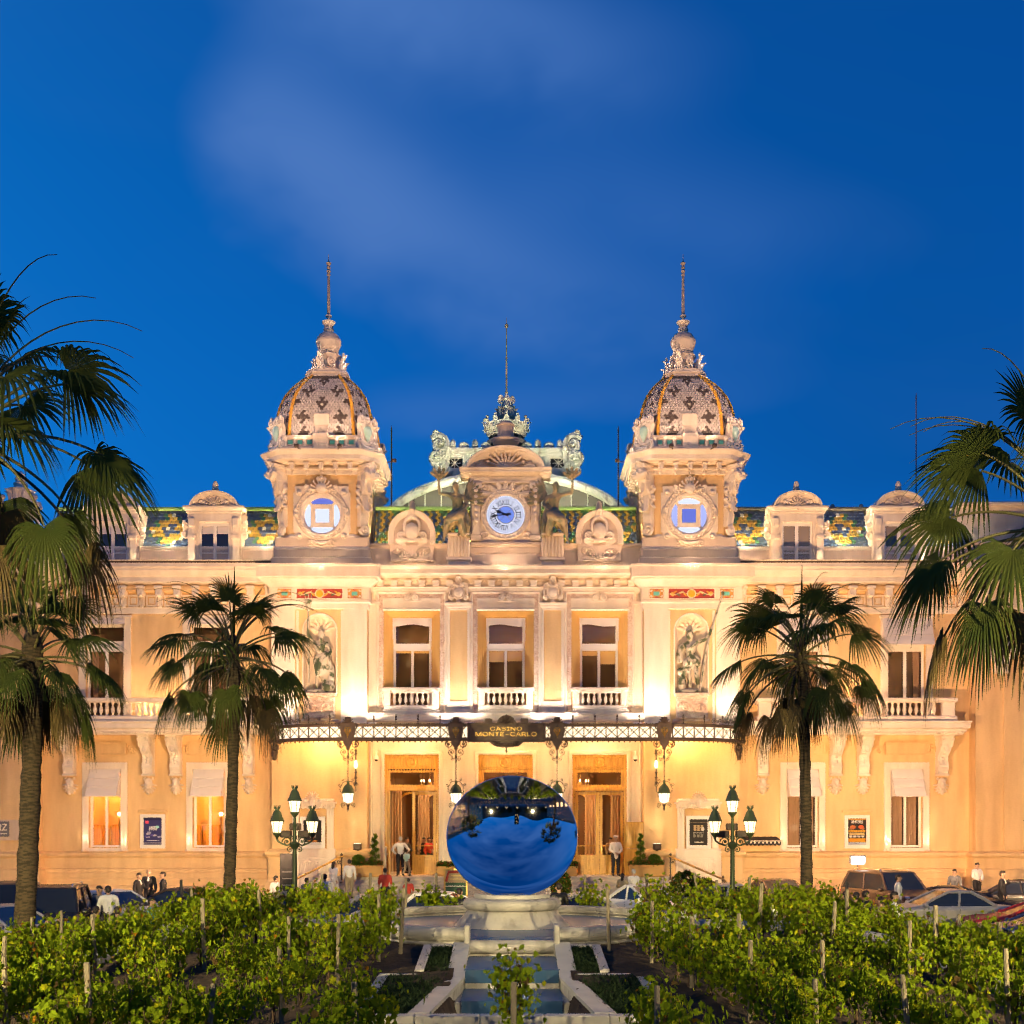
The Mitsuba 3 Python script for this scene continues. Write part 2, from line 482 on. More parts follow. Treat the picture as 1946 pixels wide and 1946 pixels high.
def cartouche(w, h, d=.12, crown=True):
 """A bulging shield in a scrolled frame, a shell above and a leaf below."""
 o = [ell(0, -d * .35, 0, w * .27, d * .75, h * .27, True), ring(w * .31, h * .31, w * .055, y=-d * .35)]
 for sx in (-1, 1):
  o += [mv(volute(w * .16, w * .05, 1.5, math.pi / 2, -sx, d * .6), sx * w * .34, 0, h * .26), mv(volute(w * .14, w * .045, 1.5, -math.pi / 2, sx, d * .6), sx * w * .33, 0, -h * .24),
              tube(np.array([[sx * w * .44, -d * .4, h * .22], [sx * w * .50, -d * .5, 0], [sx * w * .43, -d * .4, -h * .22]]), w * .05, 6),
              tr(acanthus(w * .24, h * .28, d), ry=sx * 55, at=(sx * w * .30, 0, -h * .34))]
 if crown:
  o.append(mv(shell(w * .52, h * .24, 7, d * .8), 0, 0, h * .30))
 o.append(tr(acanthus(w * .34, h * .26, d * 1.1), ry=180, at=(0, 0, -h * .27)))
 return cat(o)


def mask(w, h, d):
 """A lion-like head with mane, as the console drops have."""
 o = [ell(0, -d * .45, 0, w * .30, d * .7, h * .30, True), ell(0, -d * 1.0, -h * .06, w * .13, d * .35, h * .10), ell(0, -d * .9, -h * .20, w * .15, d * .3, h * .07)]
 for sx in (-1, 1):
  o += [ell(sx * w * .13, -d * 1.0, h * .06, w * .06, d * .14, h * .035), ell(sx * w * .14, -d * .95, h * .13, w * .10, d * .2, h * .04, tilt=sx * 14), ell(sx * w * .16, -d * .85, -h * .12, w * .09, d * .3, h * .08)]
  o.append(mv(volute(w * .12, w * .045, 1.3, math.pi / 2, sx, d * .5), sx * w * .34, 0, h * .24))
 for i in range(9):
  t = math.radians(100 + 160 * i / 8)
  o.append(tr(ICO1, (w * .07, d * .5, h * .17), ry=math.degrees(t), at=(math.sin(t) * w * .36, -d * .25, math.cos(t) * h * .36)))
 o.append(ell(0, -d * .5, -h * .42, w * .12, d * .5, h * .13))
 return cat(o)


def arabesque(w, h, d=.05):
 """Flat scrollwork either side of a stem."""
 o = []
 for sx in (-1, 1):
  o += [mv(volute(h * .30, h * .055, 1.6, math.pi, sx, d), sx * w * .26, 0, 0), mv(volute(h * .2, h * .045, 1.5, 0, -sx, d), sx * w * .42, 0, h * .12),
              tr(acanthus(h * .28, h * .5, d), ry=sx * 65, at=(sx * w * .06, 0, -h * .1)), tr(acanthus(h * .2, h * .36, d), ry=sx * 110, at=(sx * w * .33, 0, -h * .2)),
              tube(np.array([[0, -d * .5, -h * .35], [sx * w * .12, -d * .6, -h * .3], [sx * w * .24, -d * .5, -h * .05]]), h * .04, 5)]
 return cat(o)


def console_profile(h, d):
 """Side outline of a scrolled bracket as (out, z) from z = 0 down to -h."""
 t = np.linspace(0, 1, 26)
 out = d * (.30 + .70 * np.clip(1 - t * 1.55, 0, 1) ** .75) - d * .16 * np.exp(-((t - .52) / .10) ** 2) + d * .12 * np.exp(-((t - .80) / .12) ** 2)
 return np.stack([out, -h * t], 1)


def console(w, h, d, drop=0.0):
 """A large scrolled bracket with volutes on its sides, a leaf on its brow, and a carved head under it."""
 pr = console_profile(h, d)
 pg = Polygon([(0, 0), *pr.tolist(), (0, -h)]).buffer(0)
 m = trimesh.creation.extrude_polygon(pg, w * .78, engine='earcut')
 v = m.vertices
 body = trimesh.Trimesh(np.stack([v[:, 2] - w * .39, -v[:, 0], v[:, 1]], 1), m.faces, process=False)
 o = [body, cbx(-w * .5, w * .5, -d * 1.08, 0, 0, h * .06, .02), cbx(-w * .44, w * .44, -d * 1.02, 0, -h * .05, 0, .015)]
 for sx in (-1, 1):
  o.append(tr(lathe([(.001, 0), (d * .20, 0), (d * .22, w * .03), (d * .12, w * .05), (.001, w * .04)], 16), ry=sx * 90, at=(sx * w * .39, -d * .70, -h * .17)))
  o.append(tube(np.stack([np.full(26, sx * w * .33), -pr[:, 0] - .005, pr[:, 1]], 1), w * .06, 5))
  o.append(mv(volute(w * .15, w * .05, 1.4, math.pi / 2, sx, .05), sx * w * .32, -d * .98, -h * .10))
 o.append(tr(acanthus(w * .42, h * .34, .10), ry=180, at=(0, -d * .74, -h * .12)))
 for k, z in enumerate((.46, .56, .64, .71)):
  o.append(ell(0, -np.interp(z * h, -pr[:, 1], pr[:, 0]), -h * z, w * (.15 - .02 * k), .045, h * .035))
 if drop:
  o += [cbx(-w * .42, w * .42, -d * .42, 0, -h - drop * .10, -h, .015), mv(mask(w * .95, drop * 1.0, d * .32), 0, -d * .02, -h - drop * .46)]
 return cat(o)


BAL = [(.055, 0), (.075, .02), (.075, .06), (.045, .10), (.040, .16), (.085, .30), (.105, .42), (.095, .54), (.055, .70), (.042, .82), (.055, .86), (.075, .90), (.075, 1.0), (.001, 1.0)]


def baluster(h, r=.11, n=10):
 return lathe([(a / .105 * r, z * h) for a, z in BAL], n)


def egg(r, h):
 return lathe([(r * 1.25, 0), (r * 1.25, h * .10), (r * .72, h * .16), (r * .95, h * .26), (r * 1.12, h * .30), (r * 1.12, h * .36), (r * .92, h * .40), (r, h * .55), (r * .86, h * .76), (r * .5, h * .93), (.001, h)], 16)


# moulding profiles (outward, height), bottom to top
def prof_cornice(z0, z1, o, base=0.0):
 h = z1 - z0
 pts = [(0, 0), (.10, 0), (.10, .12), (.17, .16), (.22, .24), (.30, .27), (.30, .32), (.62, .36), (.84, .40), (.84, .72), (.90, .75), (.90, .80), (1.0, .90), (1.0, 1.0), (0, 1.0)]
 return [(base + o * a, z0 + h * b) for a, b in pts]


def prof_band(z0, z1, o):
 h = z1 - z0
 return [(0, z0), (o * .7, z0), (o, z0 + h * .2), (o, z0 + h * .8), (o * .6, z1), (0, z1)]


def tilefield(f, nu, nv, color, lift=.03, gap=.06, wavy=0.0, lap=.25, round_=False, half=True):
 """Tiles laid in courses on the surface f(u, v) -> (3, ...): each a lapped plate with a lower lip. color(i, j) -> rgb."""
 V, F, C = [], [], []
 e = 1e-3

 def P(u, v):
  return np.asarray(f(np.float64(u), np.float64(v)))
 for j in range(nv):
  off = .5 if (half and j % 2) else 0.0
  for i in range(nu + (1 if off else 0)):
   a, b = max((i - off) / nu, 0), min((i + 1 - off) / nu, 1)
   if b - a < .2 / nu:
    continue
   g = gap / nu / 2
   v0, v1 = j / nv - lap / nv, (j + 1) / nv
   c = P((a + b) / 2, (v0 + v1) / 2)
   du, dv = P(min((a + b) / 2 + e, 1), (v0 + v1) / 2) - c, P((a + b) / 2, (v0 + v1) / 2 + e) - c
   n = np.cross(du, dv)
   n /= np.linalg.norm(n) + 1e-12
   if n[1] > 0 and abs(n[1]) > .05:
    n = -n
   k = len(V)
   m = (a + b) / 2
   pts = [(a + g, v1, .15), (b - g, v1, .15), (b - g, v0 + (.35 / nv if round_ else 0), 1), (m, v0, 1.0 + wavy), (a + g, v0 + (.35 / nv if round_ else 0), 1)]
   for (u_, v_, l_) in pts:
    V.append(P(u_, v_) + n * lift * l_)
   for (u_, v_, l_) in pts[2:]:
    V.append(P(u_, v_) - n * lift * .3)
   col = color(i, j, (a + b) / 2, (j + .5) / nv)
   C += [col] * 8
   F += [(k, k + 1, k + 2), (k, k + 2, k + 3), (k, k + 3, k + 4), (k + 2, k + 5, k + 6), (k + 2, k + 6, k + 3), (k + 3, k + 6, k + 7), (k + 3, k + 7, k + 4)]
 return trimesh.Trimesh(np.array(V), np.array(F), process=False), np.array(C, float)


def split_faces(m, c):
 """Faceted copy of a mesh with per-vertex colours."""
 return (m.vertices[m.faces].reshape(-1, 3), np.arange(len(m.faces) * 3).reshape(-1, 3)), np.asarray(c)[m.faces].reshape(-1, 3)


# ------------------------------------------------------------------ figures (statues and people) from joints
J0 = dict(pelvis=(0, .01, .95), waist=(0, 0, 1.10), chest=(0, .01, 1.32), neck=(0, .01, 1.47), head=(0, -.01, 1.635),
          sl=(-.18, .01, 1.42), sr=(.18, .01, 1.42), el=(-.25, .03, 1.14), er=(.25, .03, 1.14), wl=(-.26, -.06, .90), wr=(.26, -.06, .90),
          hl=(-.26, -.10, .80), hr=(.26, -.10, .80), pl=(-.095, .01, .92), pr=(.095, .01, .92), kl=(-.11, -.02, .50), kr=(.11, -.02, .50),
          al=(-.12, .03, .09), ar=(.12, .03, .09), tl=(-.14, -.15, .03), tr=(.14, -.15, .03))
SPH = {}


def sph(p, r, seg=10):
 if r not in SPH:
  SPH[r] = m3.Manifold.sphere(r, seg)
 return SPH[r].translate(tuple(float(x) for x in p))


def chain(parts):
 """Hulls of neighbouring balls, joined."""
 return m3.Manifold.batch_boolean([m3.Manifold.batch_hull([sph(p, r) for p, r in c]) for c in parts], m3.OpType.Add)


def meshof(man, fine=0.0, it=6):
 if fine:
  man = man.refine_to_length(fine)
 q = man.to_mesh()
 m = trimesh.Trimesh(q.vert_properties[:, :3], q.tri_verts, process=True)
 if it:
  trimesh.smoothing.filter_taubin(m, iterations=it)
 return m


def joints(**kw):
 j = dict(J0)
 j.update(kw)
 return {k: np.array(v, float) for k, v in j.items()}


def hand(w, h, s=1.0):
 """A palm with four curled fingers and a thumb, from wrist w towards h."""
 d = (h - w) / np.linalg.norm(h - w)
 side = np.cross(d, [0, 1, 0.2])
 side /= np.linalg.norm(side) + 1e-9
 f = np.cross(side, d)
 pal = [(w + d * .02, .024 * s), (w + d * .085 * s + side * .026 * s, .016 * s), (w + d * .085 * s - side * .026 * s, .016 * s)]
 out = [pal]
 for k, L in enumerate((.068, .078, .072, .056)):
  b = w + d * .085 * s + side * (.030 - .020 * k) * s
  m = b + d * L * .55 * s + f * .008 * s
  out += [[(b, .0095 * s), (m, .0088 * s)], [(m, .0088 * s), (m + d * L * .4 * s + f * .022 * s, .0075 * s)]]
 b = w + d * .03 * s + side * .026 * s
 out += [[(b, .012 * s), (b + d * .045 * s + side * .024 * s + f * .01, .0095 * s)]]
 return out


def body(j, female=False, hands=True):
 g = .9 if female else 1.0
 p = [[(j['pelvis'], .125), (j['waist'], .118 * g)], [(j['waist'], .118 * g), (j['chest'] + (-.05, 0, 0), .122 * g), (j['chest'] + (.05, 0, 0), .122 * g)],
         [(j['chest'] + (-.06, 0, .02), .105 * g), (j['chest'] + (.06, 0, .02), .105 * g), (j['sl'], .064), (j['sr'], .064)], [(j['neck'], .060), (j['neck'] * .35 + j['head'] * .65, .055)],
         [(j['neck'] + (0, 0, -.03), .07), (j['sl'], .055), (j['sr'], .055)]]
 for s in 'lr':
  p += [[(j['s' + s], .060 * g), (j['e' + s], .043 * g)], [(j['e' + s], .043 * g), (j['w' + s], .029)], [(j['pelvis'], .11), (j['p' + s], .105)],
              [(j['p' + s], .098), (j['k' + s], .060)], [(j['k' + s], .060), (j['k' + s] * .65 + j['a' + s] * .35 + (0, .015, 0), .060), (j['a' + s], .036)],
              [(j['a' + s] + (0, .03, -.03), .038), (j['t' + s], .026)], [(j['a' + s], .038), (j['t' + s], .03)]]
  if hands:
   p += hand(j['w' + s], j['h' + s])
 return p


def headparts(h, yaw=0, female=False):
 """Skull, jaw, nose, ears, brows; face towards -y turned by yaw degrees."""
 c, s = math.cos(math.radians(yaw)), math.sin(math.radians(yaw))

 def q(x, y, z):
  return h + np.array([x * c - y * s, x * s + y * c, z])
 return [[(q(0, .012, .03), .092), (q(0, -.012, .02), .086)], [(q(0, -.02, -.01), .078), (q(0, -.050, -.085), .038), (q(0, 0, -.04), .07)], [(q(0, -.095, .018), .010), (q(0, -.118, -.022), .014)],
   [(q(-.03, -.088, .03), .014), (q(.03, -.088, .03), .014)], [(q(.026, -.085, -.052), .011), (q(-.026, -.085, -.052), .011)],
   [(q(-.092, .01, .015), .017), (q(-.088, .012, -.02), .012)], [(q(.092, .01, .015), .017), (q(.088, .012, -.02), .012)]]


def hairparts(h, yaw=0, long=False):
 c, s = math.cos(math.radians(yaw)), math.sin(math.radians(yaw))

 def q(x, y, z):
  return h + np.array([x * c - y * s, x * s + y * c, z])
 p = [[(q(0, .02, .050), .094), (q(0, -.03, .075), .068), (q(0, .05, .0), .068)]]
 if long:
  p.append([(q(0, .05, .0), .08), (q(0, .075, -.16), .06)])
 return p
# ------------------------------------------------------------------ the casino: middle of the front
XB = -0.3
K = thing('casino', 'long cream and ochre floodlit palace with two domed towers and a clock gable', 'building')
LAND = 1.24                                                     # landing in front of the doors


def UM(px, Y=0.0):
 return WX(px, Y) - XB


def sx(m, s):
 """The right-hand piece, or its mirror image on the left, moved to the building's axis."""
 return mv(m if s > 0 else flipx(m), XB)


def rr(u0, u1, z0, z1):
 return sbox(u0, z0, u1, z1)


def cen(m):
 return mv(m, XB)


def arch_poly(u, hw, z0, zs, n=20):
 a = np.linspace(0, math.pi, n)
 return Polygon([(u - hw, z0), (u + hw, z0), *[(u + hw * math.cos(t), zs + hw * math.sin(t)) for t in a]])


Z_TOP, Z_COR = WZ(1080), WZ(1106)
WIN_U = (-4.43, 0.0, 4.43)
wz0, wz1, ws0, ws1 = 8.95, WZ(1174), 1.33, WZ(1159)
holes = [rr(u - ws0, u + ws0, wz0, ws1) for u in WIN_U] + [rr(u - 1.31, u + 1.31, LAND, WZ(1433)) for u in WIN_U]
wall = rr(-6.6, 6.6, 0.2, Z_TOP - .05).difference(unary_union(holes))
add(K + '__wall', cen(ext(wall, 0.0, .62)), 'm_trim', label='cream plaster wall between the two towers')

# steps of the yellow reveals round each first floor window, marble outside them
for i, u in enumerate(WIN_U):
 w = num(K + '__window')
 for k in range(4):
  a, b = ws0 - .105 * k, ws0 - .105 * (k + 1)
  za, zb = ws1 - .09 * k, ws1 - .09 * (k + 1)
  add(w + '__reveal', cen(ext(rr(u - a, u + a, wz0, za).difference(rr(u - b, u + b, wz0 - 1, zb)), .05 + .10 * k, .32 + .10 * k)), 'm_reveal')
 add(w + '__marble_surround', cen(ext(rr(u - 1.56, u + 1.56, wz0 - .3, WZ(1128)).difference(rr(u - ws0 - .002, u + ws0 + .002, 0, ws1)), -.07, -.002)), 'm_marble', label='veined pink marble surround')
 pth = [(u - 1.56, wz0 - .3), (u - 1.56, WZ(1128)), (u + 1.56, WZ(1128)), (u + 1.56, wz0 - .3)]
 add(w + '__architrave', cen(sweep(pth[::-1], [(-.02, 0), (-.02, .12), (.05, .15), (.10, .10), (.14, .10), (.14, 0)], up=0.0)), 'm_trim')
 add(w + '__header_panel', cen(cat(cbx(u - 1.36, u + 1.36, -.10, -.06, WZ(1158), WZ(1137), .02), sweep([(u + 1.36, WZ(1160)), (u - 1.36, WZ(1160))], [(-.03, 0), (-.03, .05), (.03, .12), (.05, .12), (.05, 0)], up=-.06))), 'm_trim')
 add(w + '__crest', cen(mv(cat(mv(volute(.16, .05, 1.6, math.pi / 2, 1, .07), .20), mv(volute(.16, .05, 1.6, math.pi / 2, -1, .07), -.20), shell(.42, .26, 7, .09), cbx(-.40, .40, -.05, 0, -.20, -.15, .01)), u, -.11, WZ(1136))), 'm_orn')
 # the sash
 fy = .47
 ow = .915
 zt0, zt1 = WZ(1234), WZ(1221)
 fr = rr(u - ow, u + ow, wz0, wz1).difference(unary_union([rr(u - .79, u + .79, zt1, WZ(1183)), rr(u - .79, u - .065, wz0 + .1, zt0), rr(u + .065, u + .79, wz0 + .1, zt0)]))
 add(w + '__frame', cen(cat(ext(fr, fy, fy + .09), cbx(u - .86, u + .86, fy - .05, fy + .02, zt0 - .01, zt1 + .01, .015))), 'm_white')
 for (a, b, c, d) in ((-.79, .79, zt1, WZ(1183)), (-.79, -.065, wz0 + .1, zt0), (.065, .79, wz0 + .1, zt0)):
  add(w + '__pane', cen(mv(grid(lambda p, q: np.stack([u + a + (b - a) * p, 0 * p, c + (d - c) * q]), 1, 1), 0, fy + .05)), 'm_pane', smooth=False)
 def val(p, q, u=u):
  return np.stack([u - .93 + 1.86 * p, fy - .14 - .06 * np.sin(p * math.pi) * q + .012 * np.sin(p * 31), WZ(1172) - q * (WZ(1172) - WZ(1187)) * (1 + .28 * np.cos(p * math.pi * 2 + i) * .5)])
 add(w + '__awning', cen(cat(grid(val, 24, 6), *[grid(lambda p, q, s=s: np.stack([u + s * (.93 - .14 * p * (1 - .7 * q)), fy - .14 - .02 * np.sin(q * 9) - .05 * p, WZ(1176) - q * (.95 + .06 * s)]), 3, 10) for s in (-1, 1)])), 'm_awning', smooth=True, label='white sunblind drawn up at the window head')
 for a, b, L in ((-.79, -.065, (.10, .52, .22)[i]), (.065, .79, (.10, .48, .62)[i])):
  add(w + '__blind', cen(bx(u + a, u + b, fy + .13, fy + .15, zt0 - L, zt0)), 'm_roomwarm')
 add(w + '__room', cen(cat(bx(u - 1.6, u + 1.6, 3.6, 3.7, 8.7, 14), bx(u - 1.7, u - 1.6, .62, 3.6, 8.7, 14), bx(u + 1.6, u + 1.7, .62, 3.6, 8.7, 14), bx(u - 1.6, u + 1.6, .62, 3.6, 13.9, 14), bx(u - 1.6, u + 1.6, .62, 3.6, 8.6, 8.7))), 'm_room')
 lamp('window_room_light', (XB + u + .5, 2.4, 12.7), 1.3, (1, .62, .3), .35)
 # balustrade
 b = num(K + '__balustrade')
 zb0, zb1 = WZ(1357), WZ(1308)
 add(b + '__rail', cen(cat(cbx(u - 1.34, u + 1.34, -.50, .0, zb1 - .16, zb1, .03), cbx(u - 1.29, u + 1.29, -.46, 0, zb1 - .24, zb1 - .16, .03))), 'm_trim')
 add(b + '__base', cen(cat(cbx(u - 1.34, u + 1.34, -.50, .0, zb0, zb0 + .16, .02), cbx(u - 1.28, u + 1.28, -.45, 0, zb0 + .16, zb0 + .38, .03))), 'm_trim')
 for s in (-1, 1):
  add(b + '__pier', cen(cbx(u + s * 1.28, u + s * .965, -.44, 0, zb0 + .37, zb1 - .23, .02)), 'm_trim')
 bs = mikit.ply(baluster(zb1 - zb0 - .59, .088, 12), 'm_trim', smooth=40)
 for k in range(7):
  again(b + '__baluster', bs, T().translate([XB + u - .80 + 1.6 * k / 6, -.24, zb0 + .37]))

# pilasters between the windows, and the half strips beside the towers
for u, hw in ((-2.215, .53), (2.215, .53)):
 p = num(K + '__pilaster')
 zt, zb = WZ(1155), 9.15
 add(p + '__shaft', cen(ext(rr(u - hw, u + hw, zb - .3, zt).difference(rr(u - hw + .12, u + hw - .12, zb + .28, zt - .12)), -.14, -.002)), 'm_trim')
 add(p + '__field', cen(cbx(u - hw + .125, u + hw - .125, -.05, -.001, zb + .285, zt - .125, .01)), 'm_ochre', label='peach recessed field of the pilaster')
 add(p + '__cap', cen(sweep([(u - hw, .0), (u - hw, -.14), (u + hw, -.14), (u + hw, 0)], [(0, zt - .02), (.06, zt + .03), (.06, zt + .10), (.11, zt + .15), (.11, zt + .22), (0, zt + .22)])), 'm_trim')
 add(p + '__base', cen(cbx(u - hw - .06, u + hw + .06, -.20, 0, WZ(1357), zb + .05, .025)), 'm_trim')
 add(p + '__cartouche', cen(mv(cat(cartouche(.86, 1.0, .22), mv(swag(.5, .16, .06), 0, -.1, .42), mv(acanthus(.4, .3, .2), 0, -.12, .42)), u, -.16, WZ(1127))), 'm_orn')
for s in (-1, 1):
 add(K + '__pilaster', sx(cat(cbx(6.0, 6.6, -.12, -.001, 8.8, WZ(1150), .02), cbx(5.95, 6.6, -.17, 0, WZ(1150), WZ(1143), .02), cbx(5.92, 6.6, -.19, 0, WZ(1357), 9.15, .02)), s), 'm_trim')

# main cornice, dentils, architrave
add(K + '__cornice', cen(sweep([(-6.45, 0), (6.45, 0)], prof_cornice(WZ(1104), Z_TOP, .82))), 'm_trim', label='main cornice under the clock storey')
dn = mikit.ply(cat(cbx(-.15, .15, -.30, 0, 0, .24, .02), cbx(-.17, .17, -.34, 0, .22, .28, .01)), 'm_trim')
for k in range(19):
 if k in (6, 12):
  continue
 again(K + '__dentil', dn, T().translate([XB - 5.9 + 11.8 * k / 18, 0, WZ(1116)]))
add(K + '__architrave', cen(sweep([(-6.45, 0), (6.45, 0)], [(0, WZ(1129)), (.10, WZ(1129)), (.10, WZ(1124)), (.16, WZ(1122)), (.16, WZ(1118.5)), (.22, WZ(1117)), (0, WZ(1117))])), 'm_trim')

# ledge over the canopy with the floodlights
add(K + '__ledge', cen(cat(sweep([(-6.5, 0), (6.5, 0)], [(0, WZ(1374)), (.55, WZ(1372)), (.60, WZ(1369)), (.60, WZ(1362)), (.66, WZ(1360)), (.66, WZ(1357)), (0, WZ(1357))]))), 'm_trim')

# ------------------------------------------------------------------ doors
zd0, zd1 = LAND, WZ(1433)
for i, u in enumerate(WIN_U):
 d = num(K + '__door')
 add(d + '__surround', cen(sweep([(u + 1.31, zd0), (u + 1.31, zd1), (u - 1.31, zd1), (u - 1.31, zd0)], [(-.03, 0), (-.03, .04), (.04, .09), (.10, .09), (.16, .05), (.16, 0)], up=0.0)), 'm_trim')
 add(d + '__jamb', cen(ext(rr(u - 1.30, u + 1.30, zd0, zd1 - .01).difference(rr(u - 1.17, u + 1.17, 0, zd1 - .13)), .06, .34)), 'm_wood')
 zp0, zp1 = WZ(1455), WZ(1437)
 # head panel with its ring, transom light
 add(d + '__head_panel', cen(cat(ext(rr(u - 1.17, u + 1.17, WZ(1460), zd1 - .135), .20, .30), ext(rr(u - 1.10, u + 1.10, WZ(1457), WZ(1438)).difference(unary_union([rr(u - 1.03, u - .34, WZ(1454.5), WZ(1440.5)), rr(u + .34, u + 1.03, WZ(1454.5), WZ(1440.5))])), .16, .20),
         mv(ring(.235, .235, .035, y=.15), u, 0, (WZ(1455) + WZ(1440)) / 2), mv(ring(.13, .13, .03, y=.15), u, 0, (WZ(1455) + WZ(1440)) / 2))), 'm_wood')
 zt0, zt1 = WZ(1492), WZ(1463)
 add(d + '__transom_bar', cen(cat(cbx(u - 1.17, u + 1.17, .10, .34, WZ(1503), WZ(1496), .02), cbx(u - 1.17, u + 1.17, .16, .34, WZ(1462), WZ(1458), .02))), 'm_wood')
 add(d + '__transom_frame', cen(ext(rr(u - 1.17, u + 1.17, WZ(1496), WZ(1462)).difference(rr(u - 1.03, u + 1.03, WZ(1491), WZ(1467.5))), .20, .30)), 'm_wood')
 add(d + '__transom_pane', cen(mv(grid(lambda p, q: np.stack([u - 1.03 + 2.06 * p, 0 * p, WZ(1491) + (WZ(1467.5) - WZ(1491)) * q]), 1, 1), 0, .25)), 'm_glass', smooth=False)
 zl1 = WZ(1504)
 for s in (-1, 1):
  leaf = cat(ext(rr(.01, 1.14, zd0 + .02, zl1).difference(rr(.15, 1.0, zd0 + .95, zl1 - .16)), 0, .07),
                   ext(rr(.10, 1.05, zd0 + .12, zd0 + .86).difference(rr(.18, .97, zd0 + .20, zd0 + .78)), -.025, 0), ext(rr(.24, .91, zd0 + .27, zd0 + .71), -.02, 0),
                   cbx(.15, 1.0, -.01, .06, zd0 + 1.36, zd0 + 1.40, .008))
  pane = grid(lambda p, q: np.stack([.15 + .85 * p, 0 * p + .035, zd0 + .95 + (zl1 - .16 - zd0 - .95) * q]), 1, 1)
  if i == 0 and s < 0:                                     # the open leaf, folded back into the hall
   mtx = dict(rz=-82, at=(-1.15, .25, 0))
   leaf, pane = mv(leaf, -1.14), mv(pane, -1.14)
   leaf, pane = tr(tr(leaf, rz=180), rz=-80, at=(-1.12, .22, 0)), tr(tr(pane, rz=180), rz=-80, at=(-1.12, .22, 0))
  else:
   leaf, pane = (leaf, pane) if s > 0 else (flipx(leaf), flipx(pane))
   leaf, pane = mv(leaf, 0, .22), mv(pane, 0, .22)
  add(d + '__leaf', cen(mv(leaf, u)), 'm_wood', label='open wooden leaf' if (i == 0 and s < 0) else None)
  add(d + '__leaf_pane', cen(mv(pane, u)), 'm_glass', smooth=False)
 add(d + '__handle', cen(cat(tube([(u + .08, .20, zd0 + 1.0), (u + .08, .15, zd0 + 1.02), (u + .08, .15, zd0 + 1.34), (u + .08, .20, zd0 + 1.36)], .014, 6))), 'm_brass')
 # narrow ventilation grille over door one, as in the photo
 if i == 0:
  add(d + '__grille', cen(cat(*[cbx(u - 1.15 + .135 * k, u - 1.07 + .135 * k, .17, .20, WZ(1463.5), WZ(1459), .006) for k in range(17)])), 'm_black')

# entrance hall behind the doors
hall = num(K + '__hall')
add(hall + '__back_wall', cen(cat(bx(-6.5, 6.5, 7.0, 7.1, LAND, 7.6), *[cbx(u - .12, u + .12, 6.85, 7.0, LAND, 7.4, .02) for u in np.linspace(-6, 6, 9)])), 'm_woodark')
add(hall + '__side_wall', cen(bx(-6.6, -6.5, .62, 7, LAND, 7.6)), 'm_woodark')
add(hall + '__side_wall', cen(bx(6.5, 6.6, .62, 7, LAND, 7.6)), 'm_woodark')
add(hall + '__ceiling', cen(bx(-6.6, 6.6, .62, 7.1, 7.6, 7.7)), 'm_roomwarm')
add(hall + '__floor', cen(bx(-6.6, 6.6, .02, 7.1, LAND - .06, LAND)), 'm_step')
for u in (-4.9, -3.5, 3.6, 5.0, -.8, .9):
 add(hall + '__inner_arch', cen(cat(ext(arch_poly(u, .62, LAND, 4.6).buffer(.10).difference(arch_poly(u, .62, LAND - 1, 4.6)).intersection(rr(-9, 9, LAND, 9)), 5.2, 5.4))), 'm_wood')
for u in (-5.6, -4.2, 4.3, 5.6, 0):
 add(hall + '__curtain', cen(grid(lambda p, q: np.stack([u - .28 + .56 * p + .08 * (1 - q) * (p - .5), 4.6 + .07 * np.sin(p * 26), LAND + 4.4 * q]), 30, 3)), 'm_curtain', smooth=True)
CH = cat(tube([(0, 0, .9), (0, 0, 0)], .02, 6), lathe([(.02, .1), (.10, .05), (.13, -.05), (.05, -.16), (.001, -.2)], 10), *[tube([(0, 0, -.05), (.22 * math.cos(t), .22 * math.sin(t), -.16), (.42 * math.cos(t), .42 * math.sin(t), -.02), (.42 * math.cos(t), .42 * math.sin(t), .08)], .014, 5) for t in np.arange(8) * math.pi / 4])
CB = cat(*[ell(.42 * math.cos(t), .42 * math.sin(t), .14, .028, .028, .07) for t in np.arange(8) * math.pi / 4])
for u in (-3.75, .55, 3.65):
 c = thing('chandelier', {-3.75: 'brass chandelier glimpsed above the open left door', .55: 'brass chandelier glimpsed above the middle door', 3.65: 'brass chandelier glimpsed above the right door'}[u], 'chandelier', 'chandeliers in the entrance hall')
 at = (XB + u, 2.6, 5.65)
 add(c + '__frame', mv(CH, *at), 'm_brass')
 add(c + '__bulbs', mv(CB, *at), 'm_white', emitter=glow(9, 5.2, 2.2))
 lamp('chandelier_light', (at[0], at[1], at[2] - .45), 7.5, (1, .60, .25), 1.0)

